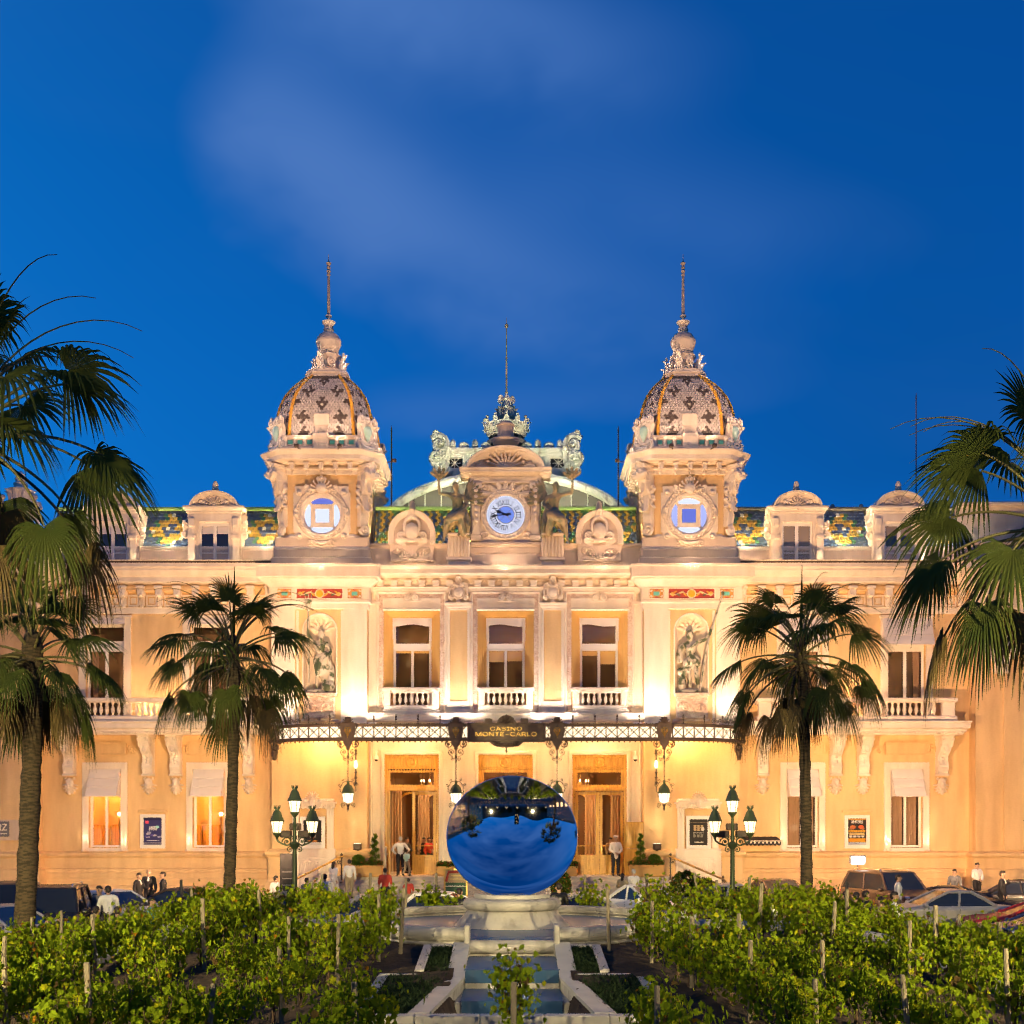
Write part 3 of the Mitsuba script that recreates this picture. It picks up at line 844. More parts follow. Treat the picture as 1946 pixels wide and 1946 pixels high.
# ------------------------------------------------------------------ attic behind the cornice
add(K + '__attic_wall', cen(cat(bx(-6.45, 6.45, .30, 1.2, Z_TOP - .2, WZ(1036)), sweep([(-6.45, .30), (6.45, .30)], [(0, WZ(1038)), (.10, WZ(1036)), (.14, WZ(1034)), (.14, WZ(1031)), (-.6, WZ(1031)), (-.6, WZ(1038))]))), 'm_stone')
add(K + '__roof_terrace', cen(bx(-6.5, 6.5, .0, 16, Z_TOP - .3, Z_TOP - .02)), 'm_lead')
for s in (-1, 1):
 g = num(K + '__small_gable')
 u = 4.43
 zb, zs = WZ(1033), WZ(1014)
 ap = arch_poly(u, 1.02, zb, zs)
 add(g + '__body', sx(ext(ap, .18, .8), s), 'm_stone')
 a = np.linspace(0, math.pi, 21)
 pth = [(u + 1.02, zb), *[(u + 1.02 * math.cos(t), zs + 1.02 * math.sin(t)) for t in a], (u - 1.02, zb)]
 add(g + '__arch_moulding', sx(sweep(pth, [(-.16, 0), (-.16, .06), (-.05, .14), (.04, .20), (.10, .20), (.10, 0)], up=.18), s), 'm_trim')
 add(g + '__cartouche', sx(mv(cat(ell(0, -.10, -.25, .33, .2, .42, True), ring(.36, .46, .07, y=-.10), mv(swag(.9, .14, .07), 0, -.1, -.55), mv(volute(.2, .06, 1.5, 0, 1, .08), -.52, 0, -.45), mv(volute(.2, .06, 1.5, math.pi, -1, .08), .52, 0, -.45), mv(acanthus(.5, .5, .2), 0, -.08, .30), tr(acanthus(.4, .5, .14), ry=75, at=(.3, -.02, -.75)), tr(acanthus(.4, .5, .14), ry=-75, at=(-.3, -.02, -.75))), u, .14, zs + .36), s), 'm_orn')
 add(g + '__apron', sx(cat(cbx(u - 1.05, u + 1.05, .12, .31, WZ(1066), zb, .04), mv(arabesque(1.7, .8, .06), u, .12, WZ(1050)), mv(tr(acanthus(.36, .5, .08), ry=180), u, .12, WZ(1040))), s), 'm_stone')
 add(g + '__finial', sx(mv(egg(.15, .62), u, .4, zs + 1.05), s), 'm_stone')
# ------------------------------------------------------------------ clock gable
G = num(K + '__clock_gable')
cz = WZ(977.9)
blk = rr(-1.66, 1.66, WZ(1030), WZ(917)).difference(Point(0, cz).buffer(.93, 24))
add(G + '__block', cen(ext(blk, .05, 1.2)), 'm_trim')
add(G + '__plinth', cen(cat(cbx(-1.95, 1.95, -.10, 1.2, Z_TOP - .05, WZ(1052), .03), cbx(-1.88, 1.88, -.05, 1.2, WZ(1052), WZ(1040), .02), sweep([(-1.9, .6), (-1.9, -.05), (1.9, -.05), (1.9, .6)], [(0, WZ(1040)), (.10, WZ(1036)), (.10, WZ(1032)), (-.1, WZ(1029)), (-.1, WZ(1040))]))), 'm_stone')
for s in (-1, 1):
 p = num(G + '__pilaster')
 u = 1.40
 scene_p = cat(cbx(u - .25, u + .25, -.16, .06, WZ(1028), WZ(1018), .02), cbx(u - .20, u + .20, -.10, .06, WZ(1018), WZ(930), .02), cbx(u - .28, u + .28, -.20, .06, WZ(930), WZ(919), .02))
 add(p, sx(cat(scene_p, *[mv(ell(0, -.10, 0, .17 - .012 * k, .10, .14), u, -.08, WZ(935 + 11 * k)) for k in range(6)], mv(volute(.14, .05, 1.4, 0, 1, .06), u + .02, -.18, WZ(934)), mv(acanthus(.3, .4, .12), u, -.1, WZ(1000))), s), 'm_orn')
 add(G + '__corner_scroll', sx(mv(cat(volute(.22, .06, 1.5, math.pi, 1, .07), tr(acanthus(.22, .4, .09), ry=200)), .98, .03, WZ(928)), s), 'm_orn')
 add(G + '__corner_scroll', sx(mv(volute(.18, .05, 1.5, 0, 1, .05), 1.0, .03, WZ(1018)), s), 'm_orn')
add(G + '__leaf_crest', cen(mv(cat(*[tr(acanthus(.30, .55 + .1 * abs(k), .12), ry=k * 27, at=(k * .14, 0, -.05 * abs(k))) for k in range(-3, 4)], *[tr(acanthus(.2, .4, .1), ry=k, at=(.01 * k, 0, -.12)) for k in (-100, 100)]), 0, -.06, WZ(936))), 'm_orn')
a = np.linspace(0, 2 * math.pi, 49)
CKs = [(.90, 0), (.93, .10), (.97, .14), (1.02, .10), (1.10, .12), (1.14, .16), (1.18, .12), (1.18, 0)]
V = lathe([(r, h) for r, h in CKs], 56)
add(G + '__clock_surround', cen(tr(V, rx=90, at=(0, .05, cz))), 'm_orn', smooth=35)
add(G + '__egg_ring', cen(cat(*[tr(ell(0, -.10, 1.06, .032, .03, .055), ry=t, at=(0, .05, cz)) for t in np.arange(40) * 9])), 'm_orn')
# entablature and arched pediment
add(G + '__entablature', cen(cat(bx(-1.72, 1.72, .0, 1.2, WZ(919), WZ(900)), sweep([(-1.72, .9), (-1.72, -.02), (1.72, -.02), (1.72, .9)], [(0, WZ(919)), (.06, WZ(918)), (.06, WZ(914)), (.0, WZ(913)), (0, WZ(906))]), *[mv(cat(cbx(-.45, .45, -.05, 0, -.10, .10, .015), *[ell(.07 * k, -.05, 0, .04, .03, .07, tilt=25) for k in range(-5, 6)]), s * 1.2, -.03, WZ(909.5)) for s in (-1, 1)])), 'm_trim')
add(G + '__cornice', cen(sweep([(-1.72, .9), (-1.72, -.02), (1.72, -.02), (1.72, .9)], prof_cornice(WZ(905), WZ(893), .46))), 'm_trim')
zs, R = WZ(895), 1.72
ht = WZ(851) - zs
pth = [(R * math.cos(t) * 1.03, zs + ht * .93 * math.sin(t)) for t in np.linspace(0, math.pi, 31)]
add(G + '__pediment_back', cen(ext(Polygon(pth), .10, 1.2)), 'm_trim')
add(G + '__arch_moulding', cen(sweep([(2.12, zs), *pth, (-2.12, zs)], [(-.30, 0), (-.30, .10), (-.22, .16), (-.16, .30), (-.06, .40), (-.06, .52), (.02, .60), (.06, .60), (.06, -.6), (-.3, -.6)], up=.10)), 'm_trim')
add(G + '__scallop', cen(mv(cat(shell(1.9, .98, 11, .20, 84), *[mv(acanthus(.3, .45, .16), x, -.05, -.04) for x in (-.2, .2)], mv(rosette(.2, .12), 0, -.14, .06), *[tr(acanthus(.32, .55, .13), ry=s * 70, at=(s * .92, -.02, .03)) for s in (-1, 1)], *[tr(acanthus(.3, .5, .10), ry=s * 30, at=(s * 1.02, 0, .12)) for s in (-1, 1)]), 0, .02, zs + .04)), 'm_orn', label='large scallop shell in the arched pediment')
add(G + '__urn', cen(mv(lathe([(.30, 0), (.34, .06), (.22, .14), (.24, .20), (.62, .34), (.70, .46), (.66, .52), (.44, .54), (.40, .60), (.38, 1.12), (.43, 1.16), (.43, 1.22), (.30, 1.28), (.26, 1.36), (.001, 1.4)], 20), 0, .45, WZ(851))), 'm_stone', smooth=35)

# ------------------------------------------------------------------ the clock
C = thing('clock', 'round backlit clock with roman numerals and dark hands in the gable', 'clock')
cy = .02
dial = Point(0, 0).buffer(.905, 32)
add(C + '__dial', cen(mv(ext(dial, cy + .04, cy + .06), 0, 0, cz)), 'm_carglass', emitter=glow(.78, .80, .98))
add(C + '__centre_disc', cen(mv(ext(Point(0, 0).buffer(.40, 24), cy + .025, cy + .038), 0, 0, cz)), 'm_carglass', emitter=glow(.17, .27, .80))
add(C + '__centre_rim', cen(mv(ring(.41, .41, .014, 40, cy + .02), 0, 0, cz)), 'm_bronze')
for k in range(12):
 t = math.radians(30 * k)
 tx = ('XII', 'I', 'II', 'III', 'IV', 'V', 'VI', 'VII', 'VIII', 'IX', 'X', 'XI')[k]
 m = meshkit.text_mesh(tx, .235, .012, bold=True)
 m.vertices[:, :2] -= (m.vertices[:, :2].max(0) + m.vertices[:, :2].min(0)) / 2
 m.vertices[:, 0] *= .78
 v = m.vertices
 m = trimesh.Trimesh(np.stack([v[:, 0], -v[:, 2], v[:, 1]], 1), m.faces)
 add(C + '__numeral', cen(mv(tr(m, ry=30 * k, at=(math.sin(t) * .60, 0, math.cos(t) * .60)), 0, cy + .036, cz)), 'm_black', smooth=False)
 t2 = t + math.radians(15)
 add(C + '__divider', cen(mv(tr(bx(-.006, .006, cy + .028, cy + .036, .42, .74), ry=30 * k + 15), 0, 0, cz)), 'm_bronze')
add(C + '__minute_marks', cen(cat(*[mv(tr(bx(-.017, .017, cy + .028, cy + .036, .79, .825 if k % 5 else .86), ry=6 * k), 0, 0, cz) for k in range(60)])), 'm_carblue', kind='stuff')
for k in (45, 135, 225, 315):
 add(C + '__spoke', cen(mv(tr(bx(-.010, .010, cy + .012, cy + .02, .05, .40), ry=k), 0, 0, cz)), 'm_bronze')
hh = Polygon([(-.035, -.14), (-.05, .0), (-.03, .22), (-.085, .30), (-.07, .40), (0, .53), (.07, .40), (.085, .30), (.03, .22), (.05, 0), (.035, -.14)])
mh = Polygon([(-.06, -.24), (-.035, .0), (-.022, .40), (-.05, .46), (-.035, .56), (0, .78), (.035, .56), (.05, .46), (.022, .40), (.035, 0), (.06, -.24)])
add(C + '__hour_hand', cen(mv(tr(ext(hh, cy - .035, cy - .02), ry=-68), 0, 0, cz)), 'm_black', smooth=False)
add(C + '__minute_hand', cen(mv(tr(ext(mh, cy - .06, cy - .045), ry=-96), 0, 0, cz)), 'm_black', smooth=False)
add(C + '__hub', cen(mv(tr(lathe([(.055, 0), (.055, .03), (.001, .045)], 14), rx=90), 0, cy - .05, cz)), 'm_black')

# ------------------------------------------------------------------ tiled roof, glazed dome and its crest
def tile_color(rnd, wing=False):
 Y_, B_, G_, W_, N_ = (.56, .36, .07), (.075, .11, .19), (.075, .20, .10), (.66, .62, .50), (.30, .20, .07)

 def f(i, j, u, v):
  x, y = (i % 12) - 6 + (.5 if j % 2 else 0), (j % 12) - 5.5
  a = abs(x) + abs(y)
  if wing:
   c = W_ if a < .9 else B_ if a < 2.3 else Y_ if a < 4.6 else (G_ if (i + j) % 3 else W_) if a < 6 else B_
  else:
   c = W_ if a < .9 else B_ if a < 2.6 else Y_ if a < 4.2 else G_ if a < 5.6 else (Y_ if (i + j) % 2 else B_)
  k = .8 + .4 * rnd.random()
  return [q * k for q in c]
 return f


rnd = random.Random(5)
R0 = num(K + '__main_roof')
mr, mc = tilefield(lambda u, v: np.stack([XB - 6.4 + 12.8 * u, 1.25 + 1.85 * v - .25 * v * v, 16.55 + 2.65 * v]), 66, 15, tile_color(rnd), .05, .12, 0, .2, True)
mm, cc = split_faces(mr, mc)
add(R0 + '__tiles', mm, 'm_tiles', smooth=False, color=cc, kind='stuff', label='glazed yellow, blue and green roof tiles in lozenges')
add(R0 + '__deck', cen(trimesh.Trimesh([(-6.45, 1.22, 16.4), (6.45, 1.22, 16.4), (6.45, 2.95, 19.2), (-6.45, 2.95, 19.2)], [(0, 1, 2), (0, 2, 3)])), 'm_lead')
add(R0 + '__ridge', cen(cat(cbx(-6.45, 6.45, 2.66, 3.1, 19.16, 19.34, .05), bx(-6.45, 6.45, 3.0, 3.1, 15.5, 19.2))), 'm_ridge')

D = num(K + '__glass_dome')
DY, DA, DB, DZ = 7.0, 6.6, 3.05, 19.0
arc = lambda k, a, b: [(a * math.cos(t), DZ + b * math.sin(t)) for t in np.linspace(0, math.pi, k)]
add(D + '__rib', cen(cat(sweep(arc(41, DA, DB), [(-.18, 0), (-.18, .10), (-.08, .22), (.10, .25), (.28, .12), (.28, -.3), (-.18, -.3)], up=DY))), 'm_patina', label='pale green copper rib of the glazed dome')
add(D + '__glazing', cen(ext(Polygon(arc(41, DA - .15, DB - .15)), DY + .12, DY + .18)), 'm_lead', label='dusty glazing between the bars')
for k in range(-7, 8):
 x = k * .86
 zt = DZ + (DB - .18) * math.sqrt(max(0, 1 - (x / (DA - .18)) ** 2))
 add(D + '__glazing_bar', cen(cbx(x - .035, x + .035, DY + .04, DY + .13, DZ - .5, zt, .01)), 'm_patina')
add(D + '__outer_shell', cen(grid(lambda u, v: np.stack([np.cos(math.pi * u) * (DA + .25 + 1.1 * v), DY + .25 + 7.5 * v, DZ + np.sin(math.pi * u) * (DB + .1 + .35 * np.sin(v * math.pi * .6)) * 1.0]), 40, 8)), 'm_lead', smooth=True)
for v in (.35, .75):
 add(D + '__seam', cen(tube([(math.cos(t) * (DA + .28 + 1.1 * v), DY + .25 + 7.5 * v, DZ + math.sin(t) * (DB + .13 + .35 * math.sin(v * math.pi * .6))) for t in np.linspace(0, math.pi, 41)], .09, 6)), 'm_patina')
LB = num(K + '__roof_lantern')
ly = 8.4
LZ = lambda y: WZ(y, ly)
ax = 3.55
hol = unary_union([rr(s * 2.80 - .42, s * 2.80 + .42, LZ(889), LZ(869)) for s in (-1, 1)])
add(LB + '__box', cen(cat(ext(rr(-ax, ax, LZ(905), LZ(858)).difference(hol), ly, ly + .3), bx(-ax, ax, ly + .3, ly + 2.6, LZ(905), LZ(858)))), 'm_patina')
add(LB + '__vent_back', cen(cat(*[bx(s * 2.8 - .45, s * 2.8 + .45, ly + .27, ly + .29, LZ(890), LZ(868)) for s in (-1, 1)])), 'm_black')
for s in (-1, 1):
 for t in range(0, 180, 45):
  add(LB + '__vent_bar', cen(mv(tr(cbx(-.5, .5, -.02, .02, -.02, .02, .005), s=(.62 if t % 90 == 0 else .72, 1, 1), ry=t), s * 2.8, ly + .12, LZ(879))), 'm_patina')
 add(LB + '__pier', cen(cat(cbx(s * 3.5, s * 2.0 + s * 1.26, ly - .10, ly + .1, LZ(900), LZ(866), .03), cbx(s * 2.30, s * 2.05, ly - .08, ly + .1, LZ(900), LZ(866), .03))), 'm_patina')
 e = cat(mv(volute(.55, .17, 1.4, math.pi * .2, 1, .25), .25, 0, 1.42), mv(volute(.42, .15, 1.4, math.pi, 1, .3), .42, 0, .72), mv(volute(.34, .13, 1.3, 0, -1, .3), .1, 0, .25),
   tr(acanthus(.7, 1.0, .25), ry=15, at=(.25, -.05, 1.25)), tr(acanthus(.6, .9, .25), ry=-20, at=(.05, -.05, .5)), tr(acanthus(.5, .8, .25), ry=40, at=(.3, -.05, .2)), ell(.2, .1, .8, .5, .25, 1.0, True), ell(.15, .1, .1, .55, .3, .35, True), ell(.3, .1, 1.7, .3, .2, .5, True), swag(.8, .1, .12), mv(rosette(.3, .15), .2, -.25, .8))
 add(LB + '__scroll_end', sx(mv(e, 3.35, ly - .05, LZ(897)), s), 'm_patina', label='tall scrolled copper ornament at the end of the roof lantern')
add(LB + '__cornice', cen(sweep([(-ax, ly + .6), (-ax, ly), (ax, ly), (ax, ly + .6)], [(0, LZ(866)), (.06, LZ(864)), (.06, LZ(861)), (.16, LZ(859)), (.20, LZ(856)), (.20, LZ(853)), (0, LZ(852))])), 'm_patina')
kn = mikit.ply(mv(egg(.17, .55), 0, ly + .1, LZ(853)), 'm_patina', smooth=40)
rg = mikit.ply(mv(cat(ring(.22, .22, .08), ell(0, 0, 0, .14, .08, .14, True)), 0, ly + .1, LZ(849)), 'm_patina', smooth=True)
for k, u in enumerate((-2.9, -2.3, -1.7, -1.1, 1.1, 1.7, 2.3, 2.9)):
 again(LB + ('__knob' if k % 2 == 0 else '__roundel') if u < 0 else LB + ('__knob' if k % 2 else '__roundel'), (kn if (k % 2 == 0) == (u < 0) else rg), T().translate([XB + u, 0, 0]))
CR = num(K + '__crown_finial')
cy_ = 8.9
CZ = lambda y: WZ(y, cy_)
crown = [lathe([(.95, 0), (1.02, .06), (.95, .14), (1.05, .20), (1.15, .52), (1.22, .62), (1.15, .66), (1.1, .55), (.9, .2), (.8, .1), (.001, .1)], 32)]
for k in range(12):
 t = k * 30
 crown.append(tr(cat(mv(acanthus(.42, .46, .14), 0, 0, .42), mv(rosette(.17, .08), 0, .02, .40), ell(0, -.02, .95, .09, .09, .10)), rz=t, at=(math.sin(math.radians(t)) * 1.17, -math.cos(math.radians(t)) * 1.17, 0)))
add(CR + '__crown', cen(mv(cat(crown), 0, cy_, CZ(832))), 'm_patina', label='ring crown of gilded copper leaves')
add(CR + '__foot', cen(mv(lathe([(1.1, -.5), (1.1, -.25), (.62, -.15), (.55, .05), (.7, .15), (.001, .2)], 20), 0, cy_, CZ(832))), 'm_lead')
cup = [lathe([(.12, 0), (.40, .06), (.48, .20), (.46, .38), (.54, .52), (.50, .54), (.3, .5), (.22, .62), (.18, 1.0), (.24, 1.08), (.2, 1.16), (.10, 1.3), (.07, 1.45), (.001, 1.5)], 20)]
for k in range(8):
 t = k * 45
 cup.append(tr(acanthus(.34, .5, .14), rz=t, at=(math.sin(math.radians(t)) * .46, -math.cos(math.radians(t)) * .46, .12)))
for s in (-1, 1):
 cup += [mv(volute(.19, .075, 1.4, math.pi / 2, -s, .06), s * .26, .06, 1.02), mv(volute(.12, .05, 1.3, 0, s, .05), s * .22, .04, .72), mv(volute(.12, .05, 1.3, math.pi, s, .05), s * .30, .04, 1.2)]
add(CR + '__cup', cen(mv(cat(cup), 0, cy_, CZ(797))), 'm_patina')
add(CR + '__spike', cen(mv(lathe([(.09, 0), (.10, .05), (.05, .15), (.045, 1.9), (.06, 1.95), (.03, 2.0), (.024, 3.55), (.10, 3.62), (.10, 3.74), (.02, 3.82), (.012, 4.1), (.001, 4.15)], 10), 0, cy_, CZ(748))), 'm_bronze')

# winged statues either side of the clock, on their shell brackets
def statue_mesh(parts, it=14, fine=.05):
 return meshof(chain(parts), fine, it)


def winged():
 j = joints(pelvis=(0, .05, .62), waist=(.02, .0, .85), chest=(.03, -.06, 1.12), neck=(.0, -.10, 1.28), head=(-.03, -.16, 1.46), sl=(-.20, -.05, 1.24), sr=(.20, -.04, 1.18),
               el=(-.50, -.08, 1.28), wl=(-.53, -.12, 1.62), hl=(-.50, -.14, 1.72), er=(.34, -.14, .92), wr=(.20, -.34, .74), hr=(.14, -.40, .70),
               pl=(-.12, .0, .60), pr=(.12, .0, .60), kl=(-.22, -.34, .44), kr=(.14, -.40, .56), al=(-.36, -.22, -.08), ar=(.10, -.22, .10), tl=(-.40, -.30, -.20), tr=(.08, -.32, -.02))
 p = body(j) + headparts(j['head'], -15) + hairparts(j['head'], -15, True)
 drape = [[(j['pelvis'] + (0, 0, .08), .17), (j['kl'], .11), (j['kr'], .12)], [(j['pelvis'], .17), (np.array([.30, -.05, .35]), .10), (np.array([.34, -.02, .05]), .07)],
             [(j['kl'], .10), (np.array([-.30, -.15, .1]), .06)], [(j['kr'], .10), (np.array([.2, -.15, .05]), .09)], [(np.array([-.3, .1, .5]), .09), (np.array([-.36, .1, .1]), .05), (j['pelvis'], .14)], [(j['waist'], .13), (np.array([.2, .0, .95]), .07), (np.array([.33, .05, .5]), .08)]]
 b = statue_mesh(p, 6, .05)
 d = statue_mesh(drape, 8, .07)
 n = meshkit.fbm(d.vertices * (9, 9, 2.5), 3, 3)
 d.vertices += d.vertex_normals * ((n - .5) * .10)[:, None]
 wing = []
 for k in range(9):
  t = 8 + k * 11
  wing.append(tr(ICO1, (.055, .02, .34 - .015 * k), ry=t, at=(.30 + math.sin(math.radians(t)) * (.22 + .012 * k), .12, 1.16 + math.cos(math.radians(t)) * .30 - .01 * k)))
  wing.append(tr(ICO1, (.05, .03, .16), ry=t, at=(.25 + math.sin(math.radians(t)) * .12, .10, 1.16 + math.cos(math.radians(t)) * .14)))
 bq = cat(*[mv(tr(acanthus(.12, .34, .06), ry=a_), -.50, -.15, 1.72) for a_ in (-60, -30, 0, 30, 60)], mv(rosette(.16, .09), -.50, -.16, 1.80), tube([(-.52, -.13, 1.5), (-.50, -.14, 1.8)], .03, 6))
 return b, d, cat(wing), bq


WB = winged()
for s in (-1, 1):
 st = thing('winged_statue', 'winged bronze figure with a raised bouquet seated %s of the clock' % ('left' if s < 0 else 'right'), 'statue', 'winged bronze figures beside the clock')
 at = dict(s=1.36, at=(2.24, -.35, WZ(1018)))
 for nm, m in zip(('body', 'drapery', 'wing', 'bouquet'), WB):
  q = m if s < 0 else flipx(m)
  add(st + '__' + nm, mv(tr(q, s=1.58, at=(s * 2.30, -.42, WZ(1025))), XB), 'm_bronze', smooth=50)
 br = num(K + '__statue_bracket')
 add(br + '__shell', sx(cat(*[tr(ICO1, (.085, .16, .62), at=(2.20 + .15 * k, -.28 - .05 * math.cos(k * .5), WZ(1042))) for k in range(-3, 4)], cbx(1.68, 2.72, -.55, .3, WZ(1022), WZ(1017), .03), cbx(1.75, 2.65, -.36, .3, WZ(1062), WZ(1023), .05)), s), 'm_trim')
 add(br + '__foot', sx(cat(cbx(1.66, 2.70, -.32, .3, Z_TOP - .02, WZ(1068), .03), cbx(1.58, 2.78, -.42, .3, WZ(1068), WZ(1062), .03)), s), 'm_trim')

# greenish white floods hidden behind the parapet light the copper crest and the roof tiles
for x, ty_, tz_, pw in ((-5.2, 7.5, 22.8, 11), (5.2, 7.5, 22.8, 11), (-2.6, 8.6, 25.0, 26), (2.6, 8.6, 25.0, 26)):
 spot('crest_spot', (XB + x, 3.4, 19.6), (XB + x * .55, ty_, tz_), pw, 58, 25, (1, .90, .62), 1.3)
for x in (-4.9, -1.9, 1.9, 4.9):
 spot('roof_spot', (XB + x, .98, 16.95), (XB + x, 2.6, 18.6), 7.0, 80, 60, (1, .88, .58), .9)
for x in (-4.4, 0, 4.4):
 spot('attic_spot', (XB + x, -1.2, Z_TOP + .1), (XB + x, .3, 17.0), 2.2, 78, 50, (1, .66, .42), .8)
# ------------------------------------------------------------------ tower bays and towers
TU, TY = 8.66, 2.1
BY = -.70                                                       # face of the bay
bz = lambda y: WZ(y, BY)


def bay_path(s, u0=6.45, u1=10.9, y0=.3, y1=1.25, Y=BY):
 return [(XB + u0, y0), (XB + u0, Y), (XB + u1, Y), (XB + u1, y1)] if s > 0 else [(XB - u1, y1), (XB - u1, Y), (XB - u0, Y), (XB - u0, y0)]


def octo(h, f, s=1):
 """Plan of a square with cut corners: half width h, half of the front face f."""
 return [(-f, -h), (f, -h), (h, -f), (h, f), (f, h), (-f, h), (-h, f), (-h, -f)]


def octo_path(h, f, cx, cyy):
 return [(cx + x, cyy + y) for x, y in octo(h, f)]


def dome_hw(z):
 return np.interp(z, [21.7, 22.4, 23.0, 23.6, 24.1, 24.63, 25.0, 25.25], [2.28, 2.28, 2.21, 2.07, 1.86, 1.51, 1.16, .93])


MOT = [(.20, .30), (.80, .30), (.5, .50), (.22, .70), (.78, .70), (.5, .885), (.0, .52), (1.0, .52), (.22, .07), (.78, .07)]


def scale_color(rnd):
 def f(i, j, u, v):
  k = .85 + .3 * rnd.random()
  z = .4 + .6 * v
  for (mu, mv_) in MOT:
   du, dv = abs(u - mu) * (1.0 - .45 * v) * 1.35, abs(v - mv_)
   a = du + dv * 1.15
   if a < .028:
    return [.62 * k, .55 * k, .44 * k]
   if a < .13 and (min(du, dv) < .032 or a < .075):
    return [.105 * k, .075 * k, .06 * k]
  if v > .93:
   return [.14 * k, .105 * k, .085 * k]
  return [.50 * k, .43 * k, .37 * k]
 return f


